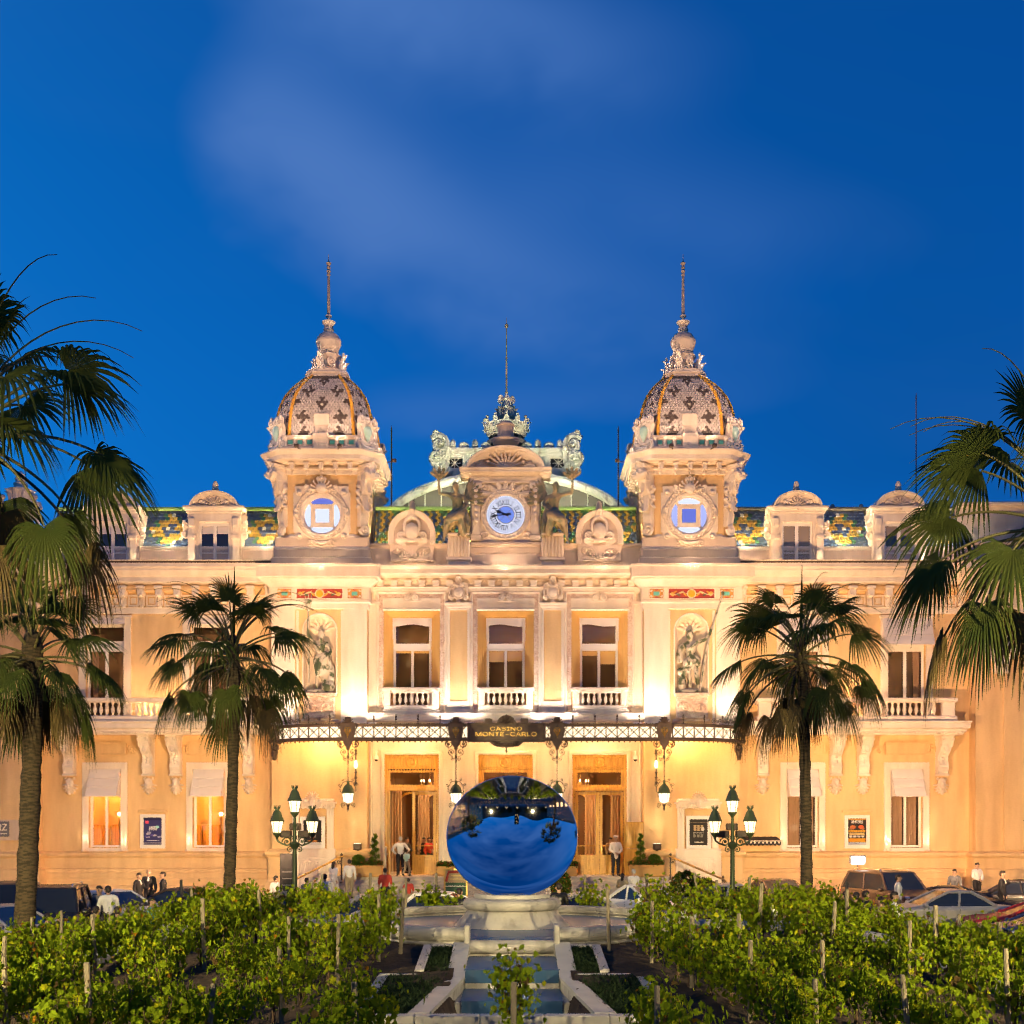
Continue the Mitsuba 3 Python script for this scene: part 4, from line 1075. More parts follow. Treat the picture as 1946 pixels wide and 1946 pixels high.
for s in (-1, 1):
 side = 'left' if s < 0 else 'right'
 B = num(K + '__tower_bay')
 cx = XB + s * TU
 # the bay below: wall with niche, pilaster strips
 nu, nh, nz0, nzs = 8.65, .77, bz(1318), bz(1167) - .77
 face = rr(6.45, 10.9, .05, bz(1080)).difference(arch_poly(nu, nh, nz0, nzs))
 add(B + '__wall', sx(cat(ext(face, BY, BY + .5), bx(6.45, 6.95, BY + .5, .4, .05, bz(1080)), bx(10.4, 10.9, BY + .5, 1.3, .05, bz(1080))), s), 'm_ochre', label='ochre wall of the %s tower bay' % side)
 for (a, b) in ((6.448, 7.56), (9.80, 10.902)):
  add(B + '__pilaster', sx(cat(ext(rr(a, b, 8.2, bz(1156)), BY - .07, BY - .001)), s), 'm_trim')
 add(B + '__niche', sx(cat(grid(lambda u, v: np.stack([nu - nh * np.cos(math.pi * u), BY + .02 + .62 * np.sin(math.pi * u), nz0 + (nzs - nz0) * v]), 16, 2),
                             grid(lambda u, v: np.stack([nu - nh * np.cos(math.pi * u) * np.cos(v * math.pi / 2), BY + .02 + .62 * np.sin(math.pi * u) * np.cos(v * math.pi / 2), nzs + nh * np.sin(v * math.pi / 2)]), 16, 8)), s), 'm_orn', smooth=True)
 add(B + '__niche_shell', sx(mv(cat(*[tr(ICO1, (.07, .05, .34), ry=t, at=(math.sin(math.radians(t)) * .40, .12 - .10 * abs(math.sin(math.radians(t))), math.cos(math.radians(t)) * .40)) for t in range(-75, 76, 25)]), nu, BY + .30, nzs + .02), s), 'm_orn')
 add(B + '__niche_rim', sx(sweep([(nu + nh, nz0), *[(nu + nh * math.cos(t), nzs + nh * math.sin(t)) for t in np.linspace(0, math.pi, 21)], (nu - nh, nz0)], [(-.01, 0), (-.01, .05), (.05, .05), (.05, 0)], up=BY), s), 'm_trim')
 add(B + '__niche_pedestal', sx(cat(cbx(nu - .80, nu + .80, BY - .42, BY, nz0 - .14, nz0, .02), cbx(nu - .72, nu + .72, BY - .30, BY, nz0 - 1.18, nz0 - .14, .03), mv(arabesque(1.2, .7, .06), nu, BY - .30, nz0 - .66), cbx(nu - .86, nu + .86, BY - .06, BY, nz0 - 1.3, nz0 - 1.18, .02))
                                       , s), 'm_marble', label='carved marble pedestal under the niche statue')
 add(B + '__niche_strip', sx(cat(cbx(nu + .98, nu + 1.10, BY - .05, BY - .001, 8.3, bz(1160), .01), cbx(nu - 1.10, nu - .98, BY - .05, BY - .001, 8.3, bz(1160), .01)), s), 'm_trim')
 # plinth
 pp = [(0, .05), (.42, .05), (.42, .55), (.30, .62), (.26, .95), (.20, 1.0), (.14, 1.1), (.14, 2.10), (.20, 2.14), (.26, 2.22), (.26, 2.36), (.18, 2.42), (.10, 2.46), (0, 2.5)]
 add(B + '__plinth', sweep(bay_path(s, y0=.05), pp), 'm_ochre')
 # entablature
 add(B + '__architrave', sweep(bay_path(s), [(0, bz(1158)), (.08, bz(1157)), (.08, bz(1147)), (.14, bz(1145)), (.14, bz(1141)), (.0, bz(1140))]), 'm_trim')
 add(B + '__frieze', sweep(bay_path(s), [(0, bz(1141)), (.10, bz(1140)), (.10, bz(1116)), (0, bz(1115))]), 'm_trim')
 add(B + '__cornice', sweep(bay_path(s), [(0, bz(1117)), (.10, bz(1117)), (.16, bz(1113)), (.34, bz(1106)), (.48, bz(1104)), (.48, bz(1101)), (.60, bz(1100)), (.60, bz(1080)), (.66, bz(1079)), (.66, bz(1076)), (0, bz(1075))]), 'm_trim')
 add(B + '__rope_moulding', cat(*[tr(ICO1, (.05, .045, .045), ry=30, at=(XB + s * (6.05 + .115 * k), BY - .47, bz(1102.5))) for k in range(46)]), 'm_trim')
 add(B + '__cap_slab', sx(bx(6.2, 11.1, BY - .3, 5.2, bz(1082), bz(1077)), s), 'm_stone')
 # enamelled frieze panels
 for (uu, hw, big) in ((8.65, 1.06, True), (7.02, .32, False), (10.28, .32, False)):
  p = num(B + '__enamel_panel')
  z0, z1 = bz(1138), bz(1120)
  zc, hh = (z0 + z1) / 2, (z1 - z0) / 2
  add(p + '__frame', sx(ext(rr(uu - hw - .04, uu + hw + .04, z0 - .04, z1 + .04).difference(rr(uu - hw, uu + hw, z0, z1)), BY - .16, BY - .10), s), 'm_orn')
  def vc(nv_, rnd=random.Random(3)):
   return np.array([[.34, .045, .03]] * nv_)
  base = bx(uu - hw, uu + hw, BY - .112, BY - .09, z0, z1)
  cols, ms = [], []

  def put(m, c):
   ms.append(m)
   cols.extend([c] * len(m.vertices))
  put(base, (.42, .07, .04) if big else (.60, .30, .08))
  if big:
   put(mv(tr(lathe([(.001, .05), (.15, .04), (.17, 0)], 16), rx=90), uu, BY - .11, zc), (.75, .42, .03))
   put(mv(ring(.19, .19, .03), uu, BY - .12, zc), (.66, .60, .36))
   for q in (-1, 1):
    for k in range(5):
     put(tr(ell(0, 0, 0, .12, .02, .035), ry=(35 if k % 2 else -35) * q, at=(uu + q * (.30 + .16 * k), BY - .125, zc + (.06 if k % 2 else -.05))), ((.72, .40, .05), (.66, .55, .25), (.10, .20, .10), (.70, .36, .04), (.6, .5, .3))[k])
    put(tube([(uu + q * .2, BY - .12, zc), (uu + q * .5, BY - .13, zc + .07), (uu + q * .75, BY - .13, zc - .06), (uu + q * 1.0, BY - .12, zc + .02)], .018, 5), (.72, .62, .35))
    put(mv(volute(.10, .025, 1.3, 0, q, .02), uu + q * .88, BY - .115, zc - .01), (.72, .45, .08))
  else:
   put(cbx(uu - .14, uu + .14, BY - .135, BY - .11, zc - .09, zc + .09, .01), (.16, .50, .42))
   for q in (-1, 1):
    for r in (-1, 1):
     put(ell(uu + q * .24, BY - .12, zc + r * .13, .07, .02, .045, tilt=40 * q * r), (.68, .60, .50))
   put(ell(uu, BY - .12, zc + .17, .09, .02, .03), (.45, .10, .10))
   put(ell(uu, BY - .12, zc - .17, .09, .02, .03), (.45, .10, .10))
  mm, cc = split_faces(cat(*ms), np.array(cols))
  mm = (mm[0] * (s, 1, 1) + (XB, 0, 0), mm[1][:, ::s])
  add(p + '__enamel', mm, 'm_majolica', smooth=False, color=cc)

 # the tower proper
 W = num(K + '__tower')
 tz = lambda y: WZ(y, TY - 2.3)
 add(W + '__pedestal', cat(flat(Polygon(octo_path(2.38, 2.30, cx, TY)), tz(1078), tz(1061)), flat(Polygon(octo_path(2.28, 2.2, cx, TY)), tz(1061), tz(1041)), flat(Polygon(octo_path(2.22, 2.14, cx, TY)), tz(1041), tz(1021)), ext(rr(-1.12, 1.12, tz(1058), tz(1043)).difference(rr(-1.0, 1.0, tz(1056), tz(1045))), TY - 2.32, TY - 2.27).apply_translation((cx, 0, 0))), 'm_stone')
 add(W + '__pedestal_moulding', cat(sweep(octo_path(2.22, 2.14, cx, TY), [(0, tz(1046)), (.08, tz(1044)), (.08, tz(1041)), (0, tz(1038))], closed=True), sweep(octo_path(2.28, 2.2, cx, TY), [(0, tz(1064)), (.06, tz(1062)), (.06, tz(1059)), (0, tz(1058))], closed=True), sweep(octo_path(2.1, 1.5, cx, TY), [(0, tz(1024)), (.10, tz(1022)), (.10, tz(1018)), (0, tz(1013))], closed=True)), 'm_trim')
 hz, oz = 2.28, WZ(977, TY - 2.3)
 frontface = rr(-1.62, 1.62, tz(1021), tz(896)).difference(Point(0, oz).buffer(.95, 24))
 plan = Polygon(octo_path(2.05, 1.55, cx, TY)).difference(sbox(cx - 1.5, TY - 2.4, cx + 1.5, TY - .9))
 add(W + '__wall', cat(flat(plan, tz(1022), tz(890)), mv(ext(frontface, TY - 2.06, TY - 1.8), cx)), 'm_ochre')
 add(W + '__window_panel', mv(cat(ext(rr(-1.26, 1.26, tz(1022), tz(923)).difference(Point(0, oz).buffer(1.0, 24)), TY - 2.22, TY - 2.05), ext(rr(-1.34, 1.34, tz(1010), tz(935)).difference(rr(-1.2, 1.2, 0, 50)), TY - 2.18, TY - 2.05)), cx), 'm_trim')
 add(W + '__window_ring', tr(lathe([(.88, -.2), (.88, .02), (.94, .10), (1.0, .12), (1.06, .06), (1.16, .05), (1.20, .12), (1.24, .05), (1.24, -.05)], 48), rx=90, at=(cx, TY - 2.22, oz)), 'm_trim')
 add(W + '__egg_ring', cat(*[tr(ell(0, -.09, 1.10, .04, .04, .06), ry=t, at=(cx, TY - 2.22, oz)) for t in np.arange(44) * 360 / 44]), 'm_orn')
 cart = cat(mv(cat(shell(1.1, .62, 9, .16), *[tr(acanthus(.34, .5, .16), ry=q * 62, at=(q * .36, -.02, .02)) for q in (-1, 1)], *[mv(volute(.17, .055, 1.5, math.pi / 2, -q, .1), q * .60, 0, .05) for q in (-1, 1)], ell(0, -.14, .12, .26, .16, .24, True), *[tr(acanthus(.24, .3, .1), ry=t, at=(0, -.04, .46)) for t in (-50, 0, 50)]), 0, 0, 1.08),
               mv(cat(arabesque(1.35, .42, .10), mv(swag(.9, .12, .07), 0, -.05, .12)), 0, 0, -1.36),
               *[mv(tr(cat(rosette(.14, .10), acanthus(.22, .34, .1)), ry=0), q * 1.20, -.04, -.05) for q in (-1, 1)])
 add(W + '__window_cartouche', tr(cart, at=(cx, TY - 2.24, oz)), 'm_orn', label='shell cartouche and scrolls round the round window')
 for q in (-1, 1):
  for r in (-1, 1):
   add(W + '__corner_boss', mv(cat(ell(0, -.06, 0, .10, .10, .09, True), ring(.12, .12, .03)), cx + q * 1.06, TY - 2.24, oz + r * 1.02), 'm_orn')
 # round backlit window
 O = num(K + '__round_window')
 dark = (.45, .50, .98)
 bright = (.80, .86, 1.10)
 deep = (.14, .18, .70)
 oy = TY - 2.0
 sq = .36
 cols = dict(c=bright if s < 0 else deep, t=deep if s < 0 else bright, b=bright, l=bright if s < 0 else dark, r=bright if s < 0 else dark)
 circ = Point(0, 0).buffer(.89, 24)
 add(O + '__centre_pane', mv(ext(rr(-sq, sq, -sq, sq), oy + .03, oy + .05), cx, 0, oz), 'm_carglass', emitter=glow(*cols['c']))
 for nm, pg in (('t', Polygon([(-.48, .48), (.48, .48), (1, 1), (-1, 1)])), ('b', Polygon([(-.48, -.48), (.48, -.48), (1, -1), (-1, -1)])), ('l', Polygon([(-.48, -.48), (-.48, .48), (-1, 1), (-1, -1)])), ('r', Polygon([(.48, -.48), (.48, .48), (1, 1), (1, -1)]))):
  pg = pg.buffer(-.04).intersection(circ.buffer(-.03))
  add(O + '__pane', mv(ext(pg, oy + .03, oy + .05), cx, 0, oz), 'm_carglass', emitter=glow(*cols[nm]))
 pg = circ.difference(unary_union([rr(-sq + .03, sq - .03, -sq + .03, sq - .03)] + [q.buffer(-.06).intersection(circ.buffer(-.05)) for q in (Polygon([(-.48, .48), (.48, .48), (1, 1), (-1, 1)]), Polygon([(-.48, -.48), (.48, -.48), (1, -1), (-1, -1)]), Polygon([(-.48, -.48), (-.48, .48), (-1, 1), (-1, -1)]), Polygon([(.48, -.48), (.48, .48), (1, 1), (1, -1)]))]))
 add(O + '__bars', mv(ext(pg, oy - .02, oy + .025), cx, 0, oz), 'm_trim')
 # corner consoles with garlands
 ck = cat(console(.62, 2.7, .85), mv(cat(rosette(.30, .20), swag(.7, .10, .13), mv(acanthus(.5, .5, .2), 0, -.05, .1), ell(0, 0, 0, .34, .22, .30, True)), 0, -.80, -.30), mv(cat(*[ell(.08 * math.sin(k * 2.1), -.12, -.12 * k, .11 - .006 * k, .12, .10) for k in range(9)]), -.33, -.22, -.85), mv(cat(*[ell(.08 * math.sin(k * 1.7), -.12, -.12 * k, .11 - .006 * k, .12, .10) for k in range(9)]), .33, -.22, -.85),
             mv(cat(volute(.30, .09, 1.6, math.pi, 1, .12)), .05, -.22, -2.82), tr(acanthus(.44, .8, .2), ry=180, at=(0, -.42, -1.3)))
 for k, (q, r) in enumerate(((-1, -1), (1, -1), (1, 1), (-1, 1))):
  an = math.degrees(math.atan2(q, -r))
  add(W + '__corner_console', tr(ck, rz=an, at=(cx + q * 1.74, TY + r * 1.74, tz(889))), 'm_orn')
 add(W + '__entablature', cat(flat(Polygon(octo_path(2.14, 1.62, cx, TY)), tz(900), tz(878)), sweep(octo_path(2.14, 1.62, cx, TY), [(0, tz(901)), (.07, tz(900)), (.07, tz(892)), (.14, tz(891)), (.14, tz(888)), (0, tz(887))], closed=True)), 'm_trim')
 for k in range(5):
  for f in range(4):
   x = -1.36 + .68 * k
   br = mv(cat(cbx(-.13, .13, -.50, 0, -.02, .06, .02), cbx(-.10, .10, -.42, 0, -.26, 0, .03), ell(0, -.30, -.20, .11, .14, .10), ell(0, -.12, -.36, .09, .12, .12)), x, -2.16, tz(884))
   if f == 0 or (f == (1 if s < 0 else 3)):
    add(W + '__bracket', tr(br, rz=90 * f, at=(cx, TY, 0)), 'm_trim')
 z0, z1 = tz(882), tz(857) - .05
 add(W + '__cornice', sweep(octo_path(2.14, 1.62, cx, TY), [(0, z0), (.12, z0), (.14, z0 + .05), (.55, z0 + .10), (.60, z0 + .14), (.60, z0 + .34), (.66, z0 + .38), (.70, z0 + .44), (.80, z0 + .50), (.80, z0 + .56), (.2, z0 + .62), (.2, z0)], closed=True), 'm_trim', label='projecting eight-sided cornice of the %s tower' % side)
 zA = z0 + .55
 add(W + '__attic', cat(flat(Polygon(octo_path(2.46, 1.72, cx, TY)), zA, tz(833)), sweep(octo_path(2.46, 1.72, cx, TY), [(0, tz(836)), (.08, tz(834)), (.08, tz(830)), (-.2, tz(829))], closed=True), sweep(octo_path(2.46, 1.72, cx, TY), [(0, zA), (.14, zA), (.14, zA + .18), (.06, zA + .24), (0, zA + .26)], closed=True)), 'm_stone')
 for f in range(4):
  for k in (-3, -2, -1, 1, 2, 3):
   if f in (0, 1 if s < 0 else 3):
    add(W + '__teal_plaque', tr(cbx(-.11, .11, -2.50, -2.4, -.09, .09, .01), rz=90 * f, at=(cx + (.45 * k + (.08 if k > 0 else -.08)) * (1 if f == 0 else 0), TY + (0 if f == 0 else .45 * k), tz(842.5))), 'm_teal')
    add(W + '__attic_stud', tr(cat(cbx(-.06, .06, -2.54, -2.4, -.22, .22, .02), ell(0, -2.52, .20, .09, .06, .09)), rz=90 * f, at=(cx + (.45 * k + (.30 if k > 0 else -.30)) * (1 if f == 0 else 0), TY + (0 if f == 0 else .45 * k + .22), tz(843))), 'm_trim')
  add(W + '__attic_block', tr(cat(cbx(-.36, .36, -2.62, -2.3, zA, tz(826), .03), ext(rr(-.26, .26, zA + .25, tz(832)).difference(rr(-.2, .2, zA + .31, tz(834.5))), -2.65, -2.60)), rz=90 * f, at=(cx, TY, 0)), 'm_trim')
  add(W + '__hatch', tr(cat(cbx(-.36, .36, -2.34, -1.9, 22.35, 22.95, .03), bx(-.30, .30, -2.36, -2.3, 21.85, 22.35)), rz=90 * f, at=(cx, TY, 0)), 'm_stone')
 # corner cartouches with mint drops
 cc_ = cat(ring(.34, .52, .10), *[mv(volute(.26, .10, 1.4, math.pi / 2, -q, .12), q * .34, .02, .58) for q in (-1, 1)], *[mv(volute(.22, .09, 1.4, -math.pi / 2, q, .12), q * .42, .02, -.62) for q in (-1, 1)], ell(0, .08, .72, .28, .2, .2, True), *[tr(acanthus(.34, .5, .15), ry=q * 40, at=(q * .36, 0, .1)) for q in (-1, 1)], *[tr(acanthus(.34, .5, .15), ry=q * 140, at=(q * .30, 0, -.2)) for q in (-1, 1)], mv(swag(.9, .12, .10), 0, -.05, -.66), ell(0, .16, 0, .5, .2, .8, True), cbx(-.62, .62, -.1, .5, -1.0, -.8, .05))
 drop = tr(lathe([(.001, -.42), (.10, -.30), (.20, -.08), (.25, .14), (.20, .32), (.001, .40)], 16), s=(1, .6, 1))
 for (q, r) in ((-1, -1), (1, -1), (1, 1), (-1, 1)):
  an = math.degrees(math.atan2(q, -r))
  at = (cx + q * 2.12, TY + r * 2.12, WZ(828, TY - 1.9))
  c2 = num(W + '__corner_cartouche')
  scene[c2] = mikit.ply(tr(cc_, s=.92, rz=an, at=at), 'm_orn', smooth=50)
  add(W + '__mint_drop', tr(mv(drop, 0, -.06), s=.92, rz=an, at=at), 'm_mint', smooth=True)
 # dome: four wide faces and four cut corners, clad in scales, with tiled ribs
 rnd = random.Random(20 + s)
 for f in range(8):
  def surf(u, v, f=f):
   z = 21.8 + (25.22 - 21.8) * v
   h = dome_hw(z)
   fr = .655 * h
   P0, P1 = [((-fr, -h), (fr, -h)), ((fr, -h), (h, -fr))][f % 2]
   x, y = P0[0] + (P1[0] - P0[0]) * u, P0[1] + (P1[1] - P0[1]) * u
   t = (f // 2) * math.pi / 2
   return np.stack([cx + x * math.cos(t) - y * math.sin(t), TY + x * math.sin(t) + y * math.cos(t), z + 0 * u])
  if f in (0, 1, 7, 2, 6, 5, 3):
   nu_ = 19 if f % 2 == 0 else 9
   vis = f in (0, 1, 7)
   tm, tc = tilefield(surf, nu_ if vis else nu_ // 2, 30 if vis else 15, scale_color(rnd), .035, .10, .3, .25, True)
   mm, cc = split_faces(tm, tc)
   add(W + '__dome_scales', mm, 'm_vcol', smooth=False, color=cc, kind='stuff')
  add(W + '__dome_shell', grid(lambda u, v: surf(u, v) - np.array([0, 0, .05])[:, None, None], 2, 14), 'm_lead', smooth=True)
  # the rib at this edge
  pts = []
  for v in np.linspace(0, 1, 16):
   p = surf(np.float64(0), np.float64(v))
   o = np.array([p[0] - cx, p[1] - TY, 0])
   pts.append(p + o / np.linalg.norm(o) * .02)
  for k in range(15):
   add(W + '__rib_tile', tube([pts[k], pts[k] * .5 + pts[k + 1] * .5, pts[k + 1] * .97 + pts[k] * .03], [.085, .08, .072], 7), 'm_rib') if f in (0, 1, 2, 7) else None
  if f not in (0, 1, 2, 7):
   add(W + '__rib', tube(pts, .085, 7), 'm_rib')
 # crowning lantern, bulb and spike
 L = num(K + '__tower_spire')
 ring8 = lambda h, f_, z0_, z1_: flat(Polygon(octo_path(h, f_, cx, TY)), z0_, z1_)
 add(L + '__ring', cat(ring8(1.0, .62, 25.16, 25.32), ring8(.88, .55, 25.32, 25.46), sweep(octo_path(.95, .6, cx, TY), [(0, 25.30), (.10, 25.36), (.10, 25.42), (0, 25.50)], closed=True), ring8(.98, .6, 25.46, 25.56)), 'm_stone')
 add(L + '__drum', cat(mv(lathe([(.78, 25.56), (.74, 25.7), (.52, 25.85), (.50, 26.2), (.60, 26.4), (.66, 26.46), (.62, 26.52), (.46, 26.58), (.44, 26.66), (.001, 26.66)], 8), cx, TY)), 'm_stone', smooth=False)
 for k in range(8):
  t = k * 45 + 22.5
  d_ = (math.sin(math.radians(t)), -math.cos(math.radians(t)))
  if k % 2:
   lan = cat(mv(volute(.20, .075, 1.4, math.pi / 2, 1, .08), 0, 0, .18), mv(volute(.16, .06, 1.4, 0, -1, .08), 0, 0, .55), ell(0, .04, .36, .14, .14, .38, True), tr(acanthus(.32, .45, .16), at=(0, -.05, .45)), tr(acanthus(.3, .4, .2), at=(0, -.1, .1)), ell(0, -.05, .9, .07, .07, .12))
   add(L + '__finial', tr(lan, rz=t, at=(cx + d_[0] * .78, TY + d_[1] * .78, 25.55)), 'm_orn')
  else:
   add(L + '__scroll', tr(cat(mv(volute(.22, .07, 1.5, math.pi / 2, 1, .08), 0, 0, .4), swag(.4, .05, .07), mv(rosette(.12, .1), 0, -.03, .12)), rz=t, at=(cx + d_[0] * .60, TY + d_[1] * .60, 25.62)), 'm_stone')
 add(L + '__bulb', mv(lathe([(.46, 26.62), (.50, 26.72), (.46, 26.76), (.50, 26.80), (.58, 27.0), (.60, 27.10), (.62, 27.12), (.62, 27.24), (.59, 27.26), (.56, 27.36), (.46, 27.52), (.30, 27.62), (.14, 27.68), (.001, 27.70)], 24), cx, TY), 'm_stone', smooth=35)
 add(L + '__vase', cat(mv(lathe([(.14, 27.66), (.20, 27.70), (.26, 27.78), (.24, 27.88), (.14, 27.93), (.16, 27.97), (.30, 28.10), (.33, 28.18), (.28, 28.2), (.10, 28.22), (.07, 28.36), (.16, 28.44), (.16, 28.5), (.07, 28.56), (.001, 28.56)], 18), cx, TY), *[tr(acanthus(.16, .24, .06), rz=t, at=(cx + .20 * math.sin(math.radians(t)), TY - .20 * math.cos(math.radians(t)), 27.96)) for t in range(0, 360, 36)]), 'm_orn', smooth=35)
 add(L + '__spike', mv(lathe([(.085, 28.52), (.065, 30.45), (.09, 30.47), (.09, 30.53), (.06, 30.56), (.09, 30.62), (.11, 30.68), (.06, 30.74), (.09, 30.80), (.10, 30.86), (.06, 30.93), (.10, 31.0), (.13, 31.07), (.06, 31.12), (.02, 31.2), (.012, 31.5), (.001, 31.52)], 12), cx, TY), 'm_stone', smooth=35)
 # small white lamps that pick out the spire
 for q in (-1, 1):
  lamp('spire_light', (cx + q * 1.15, TY - .55, 25.95), .36, (1, .86, .70), .5)

 spot('attic_spot', (cx, BY - 1.3, bz(1075) + .12), (cx, TY - 2.3, 17.3), 2.6, 75, 45, (1, .66, .42), .8)
 # floods on the tower cornice light the dome and spire
 for dx, dy, pw in ((-1.0, -3.3, 5), (1.0, -3.3, 5), (-s * 3.3, -1.0, 6)):
  spot('dome_spot', (cx + dx, TY + dy, zA + .12), (cx + dx * .5, TY + dy * .45, 24.8), pw, 40, 18, (1, .70, .48), 1.2)
  add(W + '__dome_flood', cat(cbx(cx + dx - .10, cx + dx + .10, TY + dy - .10, TY + dy + .10, zA - .06, zA + .08, .02), tube([(cx + dx, TY + dy, zA - .04), (cx + dx * .85, TY + dy * .85, zA - .04)], .025, 5)), 'm_iron')

# niche statues
def niche_left():
 j = joints(pelvis=(.05, 0, .98), waist=(.02, 0, 1.12), chest=(-.01, -.01, 1.33), head=(.04, -.05, 1.64), sl=(-.19, 0, 1.44), sr=(.18, 0, 1.40), el=(-.33, -.05, 1.66), wl=(-.32, -.08, 1.93), hl=(-.31, -.1, 2.03),
               er=(.30, .0, 1.18), wr=(.22, -.14, 1.0), hr=(.16, -.2, .95), kl=(-.06, -.10, .52), al=(-.10, .0, .09), kr=(.16, -.02, .5), ar=(.20, .06, .1), tl=(-.14, -.18, .03), tr=(.26, -.1, .03))
 dr_ = [[(j['pelvis'] + (-.08, 0, .05), .13), (j['pelvis'] + (.1, 0, .08), .13)], [(j['pelvis'], .15), (np.array([-.02, -.08, .62]), .12), (np.array([.2, 0, .62]), .10)], [(np.array([.22, 0, .9]), .10), (np.array([.28, 0, .35]), .08)], [(np.array([.0, -.05, .7]), .1), (np.array([.15, .02, .3]), .09)]]
 b, d = statue_mesh(body(j) + headparts(j['head'], 10) + hairparts(j['head'], 10, True) + [[(j['head'] + (0, -.06, -.12), .05), (j['head'] + (0, -.06, -.22), .03)]], 6, .04), statue_mesh(dr_, 8, .06)
 n = meshkit.fbm(d.vertices * (10, 10, 3), 3, 5)
 d.vertices += d.vertex_normals * ((n - .5) * .12)[:, None]
 tor = cat(tube([(-.30, -.12, .3), (-.315, -.1, 2.3)], .022, 8), mv(lathe([(.03, 0), (.05, .05), (.10, .25), (.115, .30), (.10, .32), (.001, .3)], 12), -.315, -.1, 2.28), *[tube([(-.315 + .08 * k, -.1, 2.55), (-.315 + .09 * k, -.1, 2.85)], .018, 5) for k in (-1, 0, 1)])
 rock = cat(ell(.22, .0, .18, .2, .2, .24), ell(-.1, .02, .05, .35, .25, .10), ell(.32, .05, .55, .1, .1, .3))
 return b, d, tor, rock


def niche_right():
 j = joints(pelvis=(.02, 0, .98), waist=(-.02, 0, 1.12), chest=(0, -.02, 1.33), head=(-.03, -.06, 1.64), sl=(-.17, -.02, 1.40), sr=(.19, 0, 1.44), er=(.38, -.10, 1.50), wr=(.52, -.16, 1.70), hr=(.55, -.18, 1.78),
               el=(-.10, -.18, 1.22), wl=(.12, -.26, 1.40), hl=(.2, -.28, 1.45), kl=(-.05, -.05, .5), al=(-.02, .02, .09), kr=(.14, -.12, .53), ar=(.22, .0, .1), tl=(-.04, -.16, .03), tr=(.26, -.16, .03))
 dr_ = [[(j['pelvis'], .16), (np.array([-.12, -.05, .85]), .12), (np.array([.16, -.05, .85]), .12)], [(np.array([-.14, 0, .9]), .10), (np.array([-.2, 0, .5]), .06)], [(np.array([-.26, .05, 1.3]), .10), (np.array([-.30, .05, .95]), .10)], [(np.array([.1, -.05, .85]), .10), (np.array([-.08, -.06, .66]), .07)]]
 b, d = statue_mesh(body(j) + headparts(j['head'], 25) + hairparts(j['head'], 25, True), 6, .04), statue_mesh(dr_, 8, .06)
 n = meshkit.fbm(d.vertices * (10, 10, 3), 3, 6)
 d.vertices += d.vertex_normals * ((n - .5) * .12)[:, None]
 pole = cat(tube([(.22, -.22, .02), (.40, -.2, 1.2), (.56, -.18, 1.82), (.86, -.16, 2.75)], .022, 8), ell(.86, -.16, 2.78, .05, .05, .06))
 rock = cat(ell(-.25, .02, .30, .12, .12, .3), ell(-.05, .02, .05, .38, .25, .10), ell(-.3, .0, .62, .09, .09, .12))
 return b, d, pole, rock


for s, mk, nm, lab in ((-1, niche_left, 'torch', 'pale bronze niche statue of a man raising a torch'), (1, niche_right, 'pole', 'pale bronze niche statue of a woman reaching along a tilted pole')):
 st = thing('niche_statue', lab, 'statue', 'niche statues of the tower bays')
 for n_, m in zip(('body', 'drapery', nm, 'rock'), mk()):
  add(st + '__' + n_, tr(m, s=(1.66, 1.5, 1.66), at=(XB + s * 8.65, BY + .04, bz(1318))), 'm_statue', smooth=50)
# ------------------------------------------------------------------ wings
WY = 1.2
vz = lambda y: WZ(y, WY)
WEND = 22.3
BFY = -.20                                                      # balcony front
fz = lambda y: WZ(y, BFY)
GU, DU = (14.28, 19.28), (14.1, 19.05)                         # window axes; dormer axes
BSHAPE = mikit.ply(baluster(fz(1334) - fz(1360), .10, 12), 'm_trim', smooth=40)
CON = mikit.ply(console(.64, 1.80, 1.15, 1.0), 'm_orn', smooth=45)
WBR = mikit.ply(mv(cat(cbx(-.20, .20, -.52, 0, .72, .86, .02), cbx(-.16, .16, -.46, 0, .40, .72, .03), ell(0, -.34, .42, .14, .16, .12), cbx(-.12, .12, -.16, 0, -.05, .40, .03), *[ell(x, -.15, .12, .035, .08, .20) for x in (-.09, 0, .09)], ell(0, -.12, -.08, .10, .09, .10)), 0, 0, 0), 'm_orn', smooth=45)
COF = mikit.ply(cat(ext(rr(-.27, .27, 0, .56).difference(rr(-.19, .19, .08, .48)), -.06, -.001), cbx(-.13, .13, -.05, 0, .14, .42, .02)), 'm_trim')
COF2 = mikit.ply(cat(cbx(-.29, .29, -.34, 0, .66, .98, .08)), 'm_ochre')


def awning_box(u, z1, z0, w, out, slope=.0):
 """A fabric sunblind: sloping front in four lifts, sagging sides."""
 def f(p, q):
  return np.stack([u - w + 2 * w * p, WY - .06 - out * (q ** 1.1) - .03 * np.abs(np.sin(q * math.pi * 3)) - .01 * np.sin(p * 17), z1 - (z1 - z0) * q - .02 * np.sin(p * math.pi) * q])
 def g(s):
  return lambda p, q: np.stack([u + s * w + 0 * p, WY - .06 - out * (q ** 1.1) * p, z1 - (z1 - z0) * q])
 return cat(grid(f, 16, 18), grid(g(-1), 3, 12), grid(g(1), 3, 12), *[bx(u - w, u + w, WY - .075 - out * q ** 1.1 - .03, WY - .06 - out * q ** 1.1, z1 - (z1 - z0) * q - .012, z1 - (z1 - z0) * q + .012) for q in (.34, .66, .99)])


